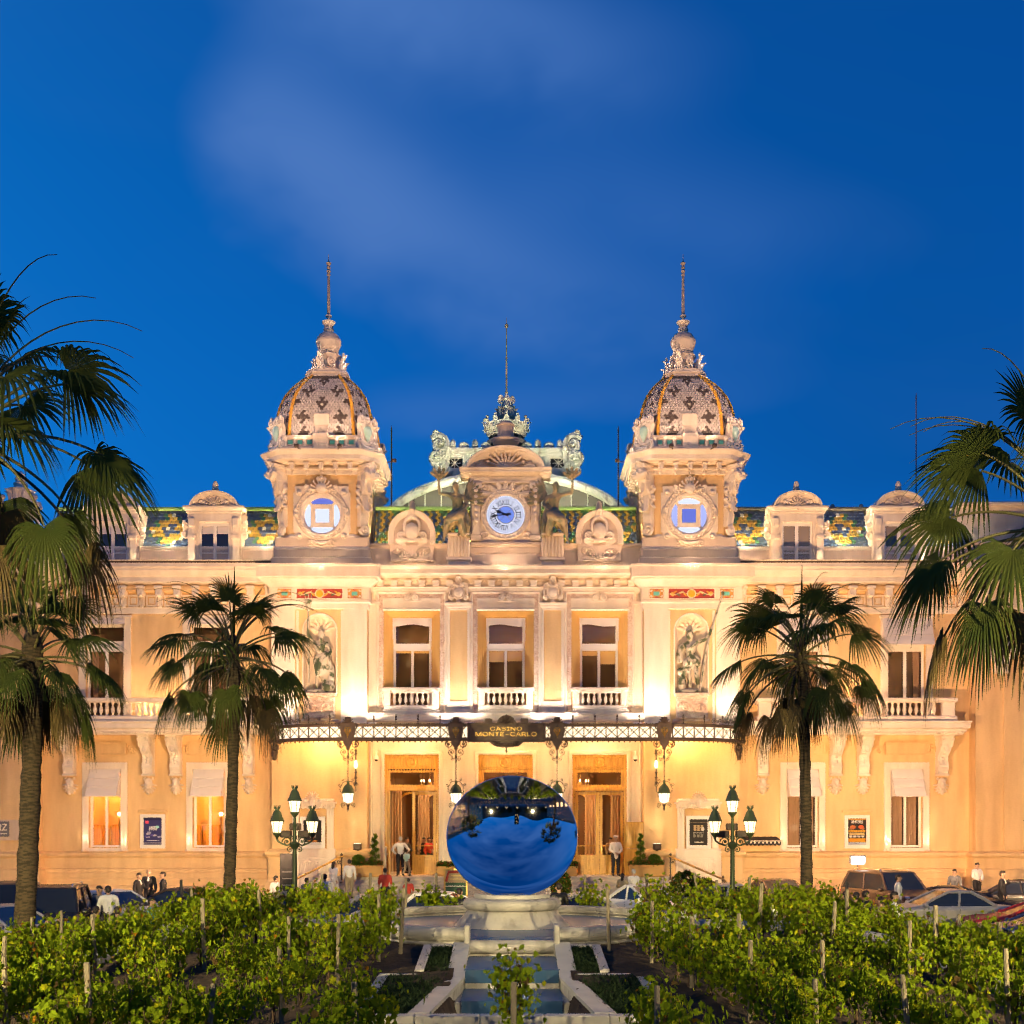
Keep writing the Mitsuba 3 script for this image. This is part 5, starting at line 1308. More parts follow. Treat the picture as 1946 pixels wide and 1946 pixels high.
for s in (-1, 1):
 side = 'left' if s < 0 else 'right'
 Wg = num(K + '__wing')
 gw = [rr(u - .78, u + .78, vz(1612), vz(1462)) for u in GU]
 fw = [rr(u - .92, u + .92, 8.5, vz(1178)) for u in GU]
 add(Wg + '__wall', sx(ext(rr(10.6, WEND + .3, .05, vz(1078)).difference(unary_union(gw + fw)), WY, WY + .5), s), 'm_ochre', label='ochre wall of the %s wing' % side)
 pth = lambda: ([(XB + 10.7, WY), (XB + WEND, WY)] if s > 0 else [(XB - WEND, WY), (XB - 10.7, WY)])
 add(Wg + '__plinth', sweep(pth(), [(0, .02), (.50, .02), (.50, .60), (.42, .70), (.34, .72), (.34, 1.02), (.30, 1.06), (.30, 1.30), (.24, 1.34), (.24, 1.50), (.16, 1.54), (.16, 2.02), (.20, 2.06), (.26, 2.14), (.26, 2.26), (.14, 2.34), (0, 2.36)]), 'm_ochre')
 add(Wg + '__string_band', sweep(pth(), [(0, vz(1167)), (.05, vz(1167)), (.08, vz(1164)), (.08, vz(1157)), (.12, vz(1155)), (0, vz(1154))]), 'm_trim')
 add(Wg + '__cornice', sweep(pth(), [(0, vz(1113)), (.16, vz(1113)), (.52, vz(1111)), (.56, vz(1109)), (.56, vz(1101)), (.66, vz(1099)), (.72, vz(1095)), (.82, vz(1090)), (.82, vz(1086)), (.90, vz(1084)), (.90, vz(1074)), (.95, vz(1072)), (0, vz(1071))]), 'm_trim')
 add(Wg + '__gutter', sx(tube([(10.7, WY - .86, vz(1075)), (WEND, WY - .86, vz(1075))], .07, 8), s), 'm_iron')
 for k in range(13):
  u = 11.35 + .875 * k
  again(Wg + '__bracket', WBR, T().translate([XB + s * u, WY, vz(1150)]))
  again(Wg + '__frieze_panel', COF, T().translate([XB + s * (u + .437), WY, vz(1153)]))
  again(Wg + '__soffit_panel', COF2, T().translate([XB + s * (u + .437), WY, vz(1153)]))
 # first floor windows
 for k, u in enumerate(GU):
  w = num(Wg + '__window')
  z0, z1 = 8.55, vz(1178)
  add(w + '__surround', sx(cat(ext(rr(u - 1.25, u + 1.25, 8.5, vz(1172)).difference(rr(u - .93, u + .93, 0, z1 + .002)), WY - .10, WY - .001), ext(rr(u - 1.30, u + 1.30, vz(1174), vz(1170)), WY - .16, WY - .001), cbx(u - .26, u + .26, WY - .22, WY, vz(1168), vz(1157), .03), mv(shell(.44, .3, 7, .08), u, WY - .2, vz(1167))), s), 'm_trim')
  fr = rr(u - .92, u + .92, z0, z1).difference(unary_union([rr(u - .82, u + .82, vz(1217), vz(1191)), rr(u - .80, u - .07, z0 + .1, vz(1237)), rr(u + .07, u + .80, z0 + .1, vz(1237))]))
  add(w + '__frame', sx(ext(fr, WY + .22, WY + .30), s), 'm_white')
  for (a, b, c, d) in ((-.82, .82, vz(1217), vz(1191)), (-.8, -.07, z0 + .1, vz(1237)), (.07, .8, z0 + .1, vz(1237))):
   add(w + '__pane', sx(mv(grid(lambda p, q: np.stack([u + a + (b - a) * p, 0 * p, c + (d - c) * q]), 1, 1), 0, WY + .26), s), 'm_pane', smooth=False)
  add(w + '__room', sx(cat(bx(u - 1.5, u + 1.5, 3.9, 4.0, 8, 14), bx(u - 1.6, u - 1.5, WY + .52, 4, 8, 14), bx(u + 1.5, u + 1.6, WY + .52, 4, 8, 14), bx(u - 1.6, u + 1.6, WY + .52, 4, 13.9, 14)), s), 'm_room')
  lamp('window_room_light', (XB + s * (u - .4), 3.3, 11.4), .9, (1, .62, .3), .3)
  add(w + '__curtain', sx(grid(lambda p, q: np.stack([u + .42 + .36 * p + .18 * (1 - q) * (.5 - p), WY + .45 + .04 * np.sin(p * 30), 8.6 + 4.2 * q]), 24, 3), s), 'm_curtain', smooth=True)
  if s > 0:
   add(w + '__awning', sx(awning_box(u, vz(1172), vz(1228 if k else 1222), 1.18, .55), s), 'm_awning', smooth=35, label='white sunblind half let down over the window')
  else:
   add(w + '__awning', sx(cat(awning_box(u, vz(1172), vz(1187), .98, .16), cbx(u + .88, u + .96, WY - .2, WY - .1, vz(1212), vz(1187), .02)), s), 'm_awning', smooth=35, label='white sunblind rolled up at the window head')
 # balcony
 Bc = num(Wg + '__balcony')
 rail_path = [(u_, y_) for u_, y_ in ((11.62, WY), (11.62, BFY), (21.45, BFY), (21.45, WY))]
 rp = [(XB + s * a, b) for a, b in rail_path][::s]
 add(Bc + '__slab', cat(sx(bx(11.62, 21.45, BFY, WY, fz(1395) + .06, fz(1372)), s), sweep(rp, [(0, fz(1396)), (.05, fz(1396)), (.07, fz(1393)), (.16, fz(1390)), (.16, fz(1387)), (.30, fz(1384)), (.30, fz(1375)), (.36, fz(1373)), (.36, fz(1371)), (0, fz(1370))])), 'm_trim')
 add(Bc + '__dentil_row', cat(*[cbx(XB + s * (11.7 + .14 * k) - .04, XB + s * (11.7 + .14 * k) + .04, BFY - .22, BFY - .1, fz(1392) - .05, fz(1390), .01) for k in range(70)]), 'm_trim', kind='stuff')
 rp2 = [(XB + s * a, b) for a, b in ((11.88, WY), (11.88, BFY + .02), (21.16, BFY + .02), (21.16, WY))][::s]
 add(Bc + '__base', sweep(rp2, [(-.3, fz(1371)), (.06, fz(1371)), (.06, fz(1362)), (.02, fz(1360)), (-.3, fz(1360))]), 'm_trim')
 add(Bc + '__rail', sweep(rp2, [(-.32, fz(1334.5)), (.03, fz(1334.5)), (.08, fz(1332)), (.08, fz(1327)), (.04, fz(1326)), (-.32, fz(1326))]), 'm_trim')
 piers = [(11.90, 12.5), (20.55, 21.14), (15.58, 16.12)] + ([(16.88, 17.45)] if s > 0 else [])
 for a, b in piers:
  add(Bc + '__pier', sx(cbx(a, b, BFY + .02, BFY + .32, fz(1360.5), fz(1334), .02), s), 'm_trim')
 for k in range(29):
  u = 12.63 + .28 * k
  if any(a - .10 < u < b + .10 for a, b in piers):
   continue
  again(Bc + '__baluster', BSHAPE, T().translate([XB + s * u, BFY + .16, fz(1360.3)]))
 for u in (12.32, 15.82, 17.14, 20.92):
  again(Bc + '__console', CON, T().translate([XB + s * u, WY, fz(1396)]))
 # ground floor windows
 for k, u in enumerate(GU):
  w = num(Wg + '__ground_window')
  z0, z1 = vz(1610), vz(1462)
  add(w + '__surround', sx(cat(ext(rr(u - 1.08, u + 1.08, vz(1617), vz(1449)).difference(rr(u - .78, u + .78, vz(1611), z1)), WY - .10, WY - .001), cbx(u - 1.12, u + 1.12, WY - .14, WY, vz(1618), vz(1614), .02)), s), 'm_trim')
  add(w + '__header', sx(cat(cbx(u - 1.03, u + 1.03, WY - .16, WY, vz(1434), vz(1411), .02), ext(rr(u - 1.06, u + 1.06, vz(1435), vz(1410)).difference(rr(u - .98, u + .98, vz(1432), vz(1413))), WY - .24, WY - .15), *[mv(rosette(.24, .10), u + q * 1.30, WY, vz(1423)) for q in (-1, 1)]), s), 'm_ochre')
  fr = rr(u - .78, u + .78, z0, z1).difference(unary_union([rr(u - .66, u - .06, z0 + .10, z1 - .1), rr(u + .06, u + .66, z0 + .10, z1 - .1)]))
  add(w + '__frame', sx(ext(fr, WY + .20, WY + .28), s), 'm_white')
  for q in (-1, 1):
   add(w + '__pane', sx(mv(grid(lambda p, r: np.stack([u + q * (.06 + .6 * p), 0 * p, z0 + .1 + (z1 - z0 - .2) * r]), 1, 1), 0, WY + .24), s), 'm_glass', smooth=False)
  add(w + '__awning', sx(awning_box(u, vz(1462), vz(1514), .74, .62), s), 'm_awning', smooth=35)
  rm = w + '__room'
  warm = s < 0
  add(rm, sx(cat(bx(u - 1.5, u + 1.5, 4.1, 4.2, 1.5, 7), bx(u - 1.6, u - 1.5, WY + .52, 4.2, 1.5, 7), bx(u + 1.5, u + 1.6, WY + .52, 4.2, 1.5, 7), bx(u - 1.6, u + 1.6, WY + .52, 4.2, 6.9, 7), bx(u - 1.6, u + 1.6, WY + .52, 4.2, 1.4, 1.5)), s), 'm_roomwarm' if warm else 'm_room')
  if warm:
   lamp('ground_room_light', (XB + s * u, 2.9, 5.6), 3.2, (1, .62, .22), .5)
   add(w + '__bench', sx(cat(*[cbx(u - 1.4 + .48 * q, u - .96 + .48 * q, 3.6, 3.75, 2.4, 3.62, .04) for q in range(6)], cbx(u - 1.4, u + 1.4, 3.1, 3.6, 2.3, 2.55, .05)), s), 'm_wood')
   for q in (-.22, .06):
    gl = thing('globe_lamp', 'glowing white globe lamp behind the %s lit ground floor window, %s of the pair' % ('outer' if k else 'inner', 'right' if q < 0 else 'left'), 'lamp')
    at = (XB + s * (u - .30 + q * 1.0), 2.6, 4.15)
    add(gl + '__globe', mv(ell(0, 0, 0, .105, .105, .105, True), *at), 'm_white', smooth=True, emitter=glow(7, 5.2, 3.0))
    add(gl + '__stem', tube([(at[0], at[1], 2.5), (at[0], at[1], 4.06)], .02, 6), 'm_brass')
  else:
   lamp('ground_room_light', (XB + s * (u - .6), 3.2, 5.4), .55, (1, .75, .4), .3)
   for q in (-1, 1):
    add(w + '__curtain', sx(grid(lambda p, r: np.stack([u + q * .34 - .30 + .60 * p, WY + .46 + .05 * np.sin(p * 40), 2.3 + 4.3 * r]), 40, 2), s), 'm_curtain', smooth=True)
  for q in (-1, 1):
   f = w + '__jamb_light'
   add(f, sx(cat(cbx(u + q * .93 - .10, u + q * .93 + .10, WY - .34, WY - .12, vz(1617.5), vz(1613), .03)), s), 'm_trim')
   spot('jamb_spot', (XB + s * (u + q * .93), WY - .24, vz(1611)), (XB + s * (u + q * .93), WY - .04, vz(1560)), 1.9, 42, 8, (1, .72, .42), .9)
 # balcony uplights
 for u in (11.95, 15.7, 17.25, 21.0):
  spot('balcony_spot', (XB + s * u, WY - .75, 8.62), (XB + s * u, WY + .1, 11.2), 7.5, 66, 24, (1, .62, .33), 1.2)
  add(Bc + '__uplight', sx(cbx(u - .14, u + .14, WY - .90, WY - .66, 8.47, 8.60, .03), s), 'm_iron')
 # attic: parapet, dormers, tiled slope between them
 AY = 1.75
 az = lambda y: WZ(y, AY)
 A = num(Wg + '__attic')
 add(A + '__parapet', sx(cat(bx(10.6, WEND, AY, AY + .5, vz(1074), az(1041)), bx(10.6, WEND, AY - .8, AY + 9, vz(1076), vz(1072))), s), 'm_stone')
 pa = [(XB + 10.7, AY), (XB + WEND, AY)] if s > 0 else [(XB - WEND, AY), (XB - 10.7, AY)]
 add(A + '__parapet_cap', sweep(pa, [(0, az(1046)), (.05, az(1045)), (.10, az(1042)), (.10, az(1039)), (-.5, az(1039)), (-.5, az(1046))]), 'm_trim')
 for u in (11.7, 16.55, 21.0):
  spot('attic_spot', (XB + s * u, WY - .7, vz(1070)), (XB + s * u, AY, az(1050)), 1.7, 76, 45, (1, .66, .42), .7)
 Rf = num(Wg + '__roof')
 rnd = random.Random(40 + s)
 for (a, b) in ((10.6, DU[0] - 1.25), (DU[0] + 1.25, DU[1] - 1.25), (DU[1] + 1.25, WEND)):
  n = max(6, int((b - a) / .2))
  tm, tc = tilefield(lambda u, v: np.stack([XB + s * (a + (b - a) * u), AY + .45 + 1.05 * v, az(1041) + (2.22) * v]), n, 12, tile_color(rnd, True), .06, .10, 0, .2)
  mm, cc = split_faces(tm, tc)
  add(Rf + '__tiles', mm, 'm_tiles', smooth=False, color=cc, kind='stuff')
  add(Rf + '__light_strip', sx(cbx(a + .15, b - .15, AY + .02, AY + .10, az(1040) - .02, az(1040) + .03, .005), s), 'm_white')
  spot('roof_spot', (XB + s * (a + b) / 2, AY - .25, az(1039)), (XB + s * (a + b) / 2, AY + 1.1, az(1000)), 3.6 + 2.2 * (b - a) / 2.5, 78, 55, (1, .86, .56), .8)
 add(Rf + '__deck', sx(bx(10.6, WEND, AY + 1.52, AY + 1.6, 15, az(1041) + 2.2), s), 'm_lead')
 add(Rf + '__slope', sx(trimesh.Trimesh([(10.6, AY + .46, az(1044)), (WEND, AY + .46, az(1044)), (WEND, AY + 1.53, az(1041) + 2.2), (10.6, AY + 1.53, az(1041) + 2.2)], [(0, 1, 2), (0, 2, 3)]), s), 'm_lead')
 add(Rf + '__ridge', sx(cat(cbx(10.6, WEND, AY + 1.3, AY + 1.8, az(1041) + 2.16, az(1041) + 2.34, .05)), s), 'm_ridge' if s < 0 else 'm_lead')
 for k, u in enumerate(DU):
  d = num(Wg + '__dormer')
  DYY = AY - .30
  dz = lambda y: WZ(y, DYY)
  face = rr(u - 1.28, u + 1.28, dz(1076), dz(966)).difference(rr(u - .74, u + .74, dz(1070), dz(991)))
  add(d + '__body', sx(cat(ext(face, DYY, DYY + .25), bx(u - 1.28, u - 1.12, DYY + .25, AY + 1.5, dz(1076), dz(966)), bx(u + 1.12, u + 1.28, DYY + .25, AY + 1.5, dz(1076), dz(966)), bx(u - 1.28, u + 1.28, DYY + .25, AY + 1.6, dz(972), dz(966))), s), 'm_trim')
  for q in (-1, 1):
   add(d + '__pilaster', sx(cat(cbx(u + q * 1.06 - .17, u + q * 1.06 + .17, DYY - .12, DYY, dz(1076), dz(1024), .02), cbx(u + q * 1.06 - .20, u + q * 1.06 + .20, DYY - .18, DYY, dz(1026), dz(1017), .02), cbx(u + q * 1.06 - .16, u + q * 1.06 + .16, DYY - .20, DYY, dz(1003), dz(985), .05), cbx(u + q * 1.06 - .15, u + q * 1.06 + .15, DYY - .10, DYY, dz(1017), dz(985), .02), mv(acanthus(.28, .36, .10), u + q * 1.06, DYY - .1, dz(1012)), *[cbx(u + q * 1.06 + .08 * t - .025, u + q * 1.06 + .08 * t + .025, DYY - .2, DYY, dz(1024), dz(1019), .005) for t in (-1, 0, 1)]), s), 'm_trim')
   add(d + '__side_scroll', sx(mv(cat(volute(.20, .06, 1.5, 0, q, .08), mv(volute(.13, .05, 1.4, math.pi, -q, .07), .0, 0, .5), tr(acanthus(.3, .8, .1), ry=q * 12, at=(q * -.05, 0, 0))), u + q * 1.42, DYY + .2, dz(1016)), s), 'm_orn')
   add(d + '__uplight', sx(cbx(u + q * 1.06 - .09, u + q * 1.06 + .09, DYY - .30, DYY - .14, dz(1077), dz(1073), .02), s), 'm_iron')
   spot('dormer_spot', (XB + s * (u + q * 1.06), DYY - .30, dz(1073)), (XB + s * (u + q * 1.06), DYY, dz(1010)), 1.1, 38, 8, (1, .70, .40), .7)
  add(d + '__cornice', sweep([(XB + s * u - 1.28, DYY + .4), (XB + s * u - 1.28, DYY), (XB + s * u + 1.28, DYY), (XB + s * u + 1.28, DYY + .4)], [(0, dz(975)), (.06, dz(974)), (.06, dz(971)), (.14, dz(969)), (.20, dz(966)), (.20, dz(963)), (0, dz(962))]), 'm_trim')
  zs_ = dz(964)
  pp = [(1.12 * math.cos(t), zs_ + .72 * math.sin(t)) for t in np.linspace(0, math.pi, 23)]
  add(d + '__pediment', sx(mv(cat(ext(Polygon(pp), DYY + .05, AY + 1.2), sweep([(1.40, zs_), *pp, (-1.40, zs_)], [(-.16, 0), (-.16, .05), (-.08, .10), (-.02, .20), (.06, .22), (.06, -.8), (-.16, -.8)], up=DYY + .05)), u), s), 'm_trim')
  add(d + '__shell', sx(mv(cat(shell(.75, .42, 7, .12), *[tr(acanthus(.22, .45, .1), ry=q * 66, at=(q * .30, 0, .04)) for q in (-1, 1)], *[mv(volute(.10, .035, 1.3, 0, q, .05), q * .62, 0, .12) for q in (-1, 1)], tr(acanthus(.3, .34, .1), ry=180, at=(0, -.1, .05))), u, DYY + .02, zs_ + .10), s), 'm_orn')
  add(d + '__finial', sx(mv(egg(.15, .62), u, DYY + .25, zs_ + .74), s), 'm_trim')
  fr = rr(u - .74, u + .74, dz(1070), dz(991)).difference(unary_union([rr(u - .64, u - .08, dz(1068), dz(1050.5)), rr(u + .08, u + .64, dz(1068), dz(1050.5)), rr(u - .64, u - .08, dz(1048.5), dz(998)), rr(u + .08, u + .64, dz(1048.5), dz(998))]))
  add(d + '__frame', sx(cat(ext(fr, DYY + .16, DYY + .22), cbx(u - .78, u + .78, DYY - .05, DYY + .1, dz(1074), dz(1070), .01)), s), 'm_white')
  for q in (-1, 1):
   add(d + '__pane', sx(mv(grid(lambda p, r: np.stack([u + q * (.08 + .56 * p), 0 * p, dz(1068) + (dz(998) - dz(1068)) * r]), 1, 1), 0, DYY + .19), s), 'm_pane', smooth=False)
   add(d + '__blind', sx(bx(u + q * .08, u + q * .65, DYY + .30, DYY + .32, dz(1012 if s < 0 else (1066 if k == 0 else 1015)), dz(996)), s), 'm_awning' if s < 0 else 'm_khaki')
  add(d + '__room', sx(bx(u - 1.1, u + 1.1, DYY + 1.5, DYY + 1.55, dz(1076), dz(966)), s), 'm_room')
 if s > 0:
  for u in (16.55, 18.0, 21.6):
   add(Wg + '__chimney_pot', sx(mv(cat(cbx(-.14, .14, -.14, .14, 0, .62, .03), ell(0, 0, .66, .12, .12, .14)), u, AY + 2.6, az(962)), s), 'm_stone')
 # end pavilion
 Pv = num(K + '__pavilion')
 PY = .35
 pz = lambda y: WZ(y, PY)
 add(Pv + '__wall', sx(cat(bx(WEND, 32, PY, PY + 6, .02, pz(1090))), s), 'm_ochre', label='ochre wall of the %s end pavilion' % side)
 for u in ((23.6, 25.6) if s > 0 else (24.8,)):
  add(Pv + '__pilaster', sx(cbx(u, u + 1.4, PY - .10, PY - .001, 2.4, pz(1166), .02), s), 'm_ochre')
 pth2 = [(WEND, WY + .3), (WEND, PY), (32, PY)]
 pq = [(XB + s * a, b) for a, b in pth2][::s]
 add(Pv + '__plinth', sweep(pq, [(0, .02), (.45, .02), (.45, .60), (.32, .72), (.32, 1.02), (.24, 1.30), (.24, 1.50), (.16, 1.54), (.16, 2.02), (.26, 2.14), (.26, 2.26), (.14, 2.34), (0, 2.36)]), 'm_ochre')
 add(Pv + '__cornice', sweep(pq, [(0, pz(1167)), (.08, pz(1164)), (.08, pz(1157)), (.12, pz(1155)), (.12, pz(1120)), (.52, pz(1111)), (.56, pz(1101)), (.72, pz(1095)), (.84, pz(1088)), (.90, pz(1084)), (.90, pz(1074)), (.95, pz(1072)), (0, pz(1071))]), 'm_trim')
 for k in range(8):
  again(Pv + '__bracket', WBR, T().translate([XB + s * (WEND + .5 + .875 * k), PY, pz(1150)]))
  again(Pv + '__frieze_panel', COF, T().translate([XB + s * (WEND + .94 + .875 * k), PY - .1, pz(1153)]))
 add(Pv + '__parapet', sx(cat(bx(WEND, 32, PY + .4, PY + .9, pz(1080), pz(1036)), cbx(WEND - .1, 25.3, PY + .2, PY + .9, pz(1074), pz(1034), .05), cbx(WEND - .2, 25.4, PY + .1, PY + 1.0, pz(1034), pz(1028), .05)), s), 'm_stone')
 if s > 0:
  add(Pv + '__roof_block', sx(cat(bx(WEND, 31, 3, 6, 16, 19.4), cbx(WEND, 31, 2.7, 6.2, 19.4, 19.6, .05)), s), 'm_stone')
  add(Pv + '__hanging_cartouche', sx(mv(cat(cartouche(1.5, 1.9, .3), mv(swag(1.1, .25, .12), 0, -.1, -.6), mv(swag(.5, .3, .12), 0, -.12, -1.0), *[mv(tr(acanthus(.4, .6, .15), ry=180 + t), 0, -.05, -.95) for t in (-40, 0, 40)]), 23.0 + .45, PY, pz(1225)), s), 'm_orn')
 else:
  add(Pv + '__plaque_niche', sx(cat(ext(rr(22.9, 25.0, pz(1592), pz(1558)), PY - .05, PY - .001), cbx(22.9, 25.0, PY - .12, PY, pz(1597), pz(1592), .01)), s), 'm_stone')

# sculpture group on the left parapet
def cherub(x, flip=1):
 j = joints(el=(-.30, -.14, 1.20), wl=(-.10, -.28, 1.24), hl=(-.02, -.30, 1.26), er=(.30, -.10, 1.2), wr=(.18, -.3, 1.1), hr=(.1, -.32, 1.1), kl=(-.15, -.2, .55), al=(-.16, 0, .1), kr=(.16, -.1, .5), ar=(.22, .08, .1))
 p = body(j) + headparts(j['head'], 10) + [[(j['head'] + (0, .02, .03), .115)], [(j['pelvis'], .16), (j['waist'], .15)]]
 m = statue_mesh(p, 6, .06)
 return mv(m if flip > 0 else flipx(m), x)


SG = thing('sculpture_group', 'stone group of two children below an urn, left end of the roof parapet', 'statue')
gx, gy, gz = WX(44, .8), .8, WZ(1029, .8)
add(SG + '__child', tr(cherub(0), s=1.28, at=(gx + .55, gy, gz)), 'm_orn', smooth=50)
add(SG + '__child', tr(cherub(0, -1), s=1.28, at=(gx - 1.0, gy, gz)), 'm_orn', smooth=50)
add(SG + '__urn', mv(cat(lathe([(.5, 0), (.5, .3), (.34, .4), (.4, .8), (.62, 1.3), (.66, 1.6), (.4, 1.8), (.28, 1.95), (.5, 2.2), (.62, 2.5), (.4, 2.55), (.3, 2.62), (.34, 2.8), (.22, 2.9), (.28, 3.05), (.16, 3.15), (.2, 3.25), (.06, 3.4), (.001, 3.45)], 16), *[tr(acanthus(.4, .6, .2), rz=t, at=(math.sin(math.radians(t)) * .5, -math.cos(math.radians(t)) * .5, 1.9)) for t in range(0, 360, 45)], mv(swag(1.0, .2, .12), 0, -.55, 1.3)), gx - .2, gy + .2, gz), 'm_orn', smooth=45)
add(SG + '__base', cbx(gx - 1.6, gx + 1.3, gy - .5, gy + .7, gz - .02, gz + .10, .03), 'm_stone')
# lightning rods
for (px, yy, y0, y1, Y) in ((744, 0, 808, 968, 3.4), (1175, 0, 808, 968, 3.4), (1741, 0, 746, 968, 4.5)):
 r = thing('lightning_rod', {744: 'thin dark lightning rod just right of the left tower', 1175: 'thin dark lightning rod just left of the right tower', 1741: 'tall thin lightning rod on the roof near the right palm'}[px], 'lightning rod', 'lightning rods on the roof')
 x, z0, z1 = WX(px, Y), WZ(y1, Y) - .5, WZ(y0, Y)
 add(r, cat(mv(lathe([(.05, 0), (.035, .5), (.028, z1 - z0 - .35), (.036, z1 - z0 - .33), (.03, z1 - z0 - .2), (.006, z1 - z0)], 8), x, Y, z0)), 'm_iron')

# plaque at far left and posters
def lettering(text, h, bold=True, depth=.012):
 m = meshkit.text_mesh(text, h, depth, bold=bold)
 v = m.vertices - [(m.vertices[:, 0].max() + m.vertices[:, 0].min()) / 2, 0, 0]
 return trimesh.Trimesh(np.stack([v[:, 0], -v[:, 2], v[:, 1]], 1), m.faces)


pl_ = thing('wall_plaque', 'dark plaque with pale capital letters on the wall at the far left', 'sign')
px_, pz_ = WX(2, .22), WZ(1590, .3)
add(pl_ + '__board', cbx(px_ - 2.2, px_ + .38, .20, .25, pz_, pz_ + .72, .01), 'm_greycloth')
add(pl_ + '__letters', tr(lettering('JRZ', .30), s=(1.0, 1, 1), at=(px_ - .08, .20, pz_ + .30)), 'm_trim', smooth=False)
add(pl_ + '__rule', bx(px_ - 2.0, px_ + .30, .185, .2, pz_ + .12, pz_ + .16), 'm_trim')
# ------------------------------------------------------------------ glass and iron canopy over the entrance
CY = -3.0                                                       # its front
kz = lambda y: WZ(y, CY)
kx = lambda p: WX(p, CY)
CN = thing('entrance_canopy', 'wrought iron and lit glass canopy over the doors with gold lettering', 'canopy')
zb, zt = kz(1408), kz(1376)
e0, e1 = WX(521, -1.0), WX(1405, -1.0)
fx0, fx1 = kx(640), kx(1285)


def front_line(n=9):
 """Plan of the canopy edge: straight in the middle, curving back to the wall at both ends."""
 L = [(e0 + (fx0 - e0) * (1 - math.cos(t)), -.78 + (CY + .78) * math.sin(t)) for t in np.linspace(0, math.pi / 2, n)]
 R = [(fx1 + (e1 - fx1) * math.sin(t), -.78 + (CY + .78) * math.cos(t)) for t in np.linspace(0, math.pi / 2, n)]
 return L + R


FLN = np.array(front_line())
seg = np.concatenate([[0], np.cumsum(np.linalg.norm(np.diff(FLN, axis=0), axis=1))])


def on(sv):
 x, y = np.interp(sv, seg, FLN[:, 0]), np.interp(sv, seg, FLN[:, 1])
 x2, y2 = np.interp(sv + .01, seg, FLN[:, 0]), np.interp(sv + .01, seg, FLN[:, 1])
 x1, y1 = np.interp(sv - .01, seg, FLN[:, 0]), np.interp(sv - .01, seg, FLN[:, 1])
 return x, y, math.degrees(math.atan2(y2 - y1, x2 - x1))


def s_at(x):
 return float(np.interp(x, FLN[9:9].tolist() + FLN[:, 0].tolist(), seg))


h = zt - zb
add(CN + '__top_rail', sweep(FLN, [(-.04, zt - .12), (.05, zt - .12), (.08, zt - .05), (.08, zt), (.03, zt + .03), (-.04, zt + .03)]), 'm_iron')
add(CN + '__bottom_rail', sweep(FLN, [(-.04, zb), (.05, zb), (.09, zb + .04), (.09, zb + .10), (.05, zb + .16), (-.04, zb + .16)]), 'm_iron')
add(CN + '__lit_glass', sweep(FLN[:, :] + 0, [(-.20, zb + .12), (-.20, zt - .08)], caps=False), 'm_white', emitter=glow(1.55, 1.20, .74))
add(CN + '__roof', cat(flat(Polygon([*FLN.tolist(), (e1, -.05), (e0, -.05)]).buffer(-.04), zt - .03, zt + .02)), 'm_awning')
add(CN + '__ceiling', flat(Polygon([*FLN.tolist(), (e1, -.05), (e0, -.05)]).buffer(-.26), zt - .10, zt - .06), 'm_trim')
add(CN + '__gutter_beads', cat(*[ell(on(v)[0], on(v)[1] - .05, zb - .03, .035, .035, .05) for v in np.arange(.1, seg[-1], .24)]), 'm_iron', kind='stuff')
shields = [kx(661.5), kx(866.5), kx(1058.5), kx(1262)]
sgx0, sgx1 = kx(889), kx(1036)
# lattice: crossing bars and little lozenges, spikes on top
total = seg[-1]
step = .485
n = int(total / step)
for i in range(n + 1):
 sv = i * total / n
 x, y, a = on(min(sv, total - 1e-6))
 if sgx0 - .1 < x < sgx1 + .1 or min(abs(x - q) for q in shields) < .34:
  continue
 m = [cbx(-.026, .026, -.04, .0, zb + .1, zt - .05, .004)]
 add(CN + '__upright', tr(cat(m), rz=a, at=(x, y, 0)), 'm_iron')
 sp = cat(mv(lathe([(.018, 0), (.018, .18), (.045, .20), (.045, .24), (.02, .26), (.05, .34), (.03, .40), (.001, .46)], 6), 0, 0, zt))
 if i % 2 == 0:
  add(CN + '__spike', tr(sp, rz=a, at=(x, y, 0)), 'm_iron')
for i in range(n):
 sv = (i + .5) * total / n
 x, y, a = on(sv)
 if sgx0 < x < sgx1 or min(abs(x - q) for q in shields) < .30:
  continue
 w2, z0, z1 = total / n / 2, zb + .16, zt - .12
 zc = (z0 + z1) / 2
 L = [tube([(-w2, -.012, z0), (w2, -.012, z1)], .021, 4, False), tube([(-w2, -.018, z1), (w2, -.018, z0)], .021, 4, False), tube([(-w2 * .55, -.015, zc), (0, -.015, zc + .19), (w2 * .55, -.015, zc), (0, -.015, zc - .19), (-w2 * .55, -.015, zc)], .018, 4, False)]
 add(CN + '__lattice', tr(cat(L), rz=a, at=(x, y, 0)), 'm_iron')
# scroll cresting near the ends
for sv in list(np.arange(.2, 2.6, .36)) + list(np.arange(total - 2.5, total - .1, .36)):
 x, y, a = on(sv)
 add(CN + '__crest_scroll', tr(cat(volute(.13, .022, 1.5, 0, 1, .02), mv(volute(.08, .018, 1.3, math.pi, -1, .02), .18, 0, -.02)), rz=a, at=(x, y, zt + .15)), 'm_iron')
for sv, q in ((.12, -1), (total - .12, 1)):
 x, y, a = on(sv)
 e = cat(mv(cartouche(.5, .8, .14), 0, -.1, zb + .30), mv(volute(.20, .06, 1.5, math.pi / 2, q, .08), 0, -.08, zb - .2), tr(acanthus(.36, .6, .2), ry=180, at=(0, -.06, zb - .1)), mv(shell(.4, .3, 7, .08), 0, -.1, zt + .02), mv(cat(ell(0, -.1, 0, .11, .11, .16), ell(0, -.1, .16, .07, .07, .10)), 0, 0, zb - .62))
 add(CN + '__end_scroll', mv(e, x, y, 0), 'm_iron')
 add(CN + '__end_gilding', mv(cat(volute(.11, .03, 1.3, 0, q, .02)), x, y - .22, zb + .22), 'm_gold')
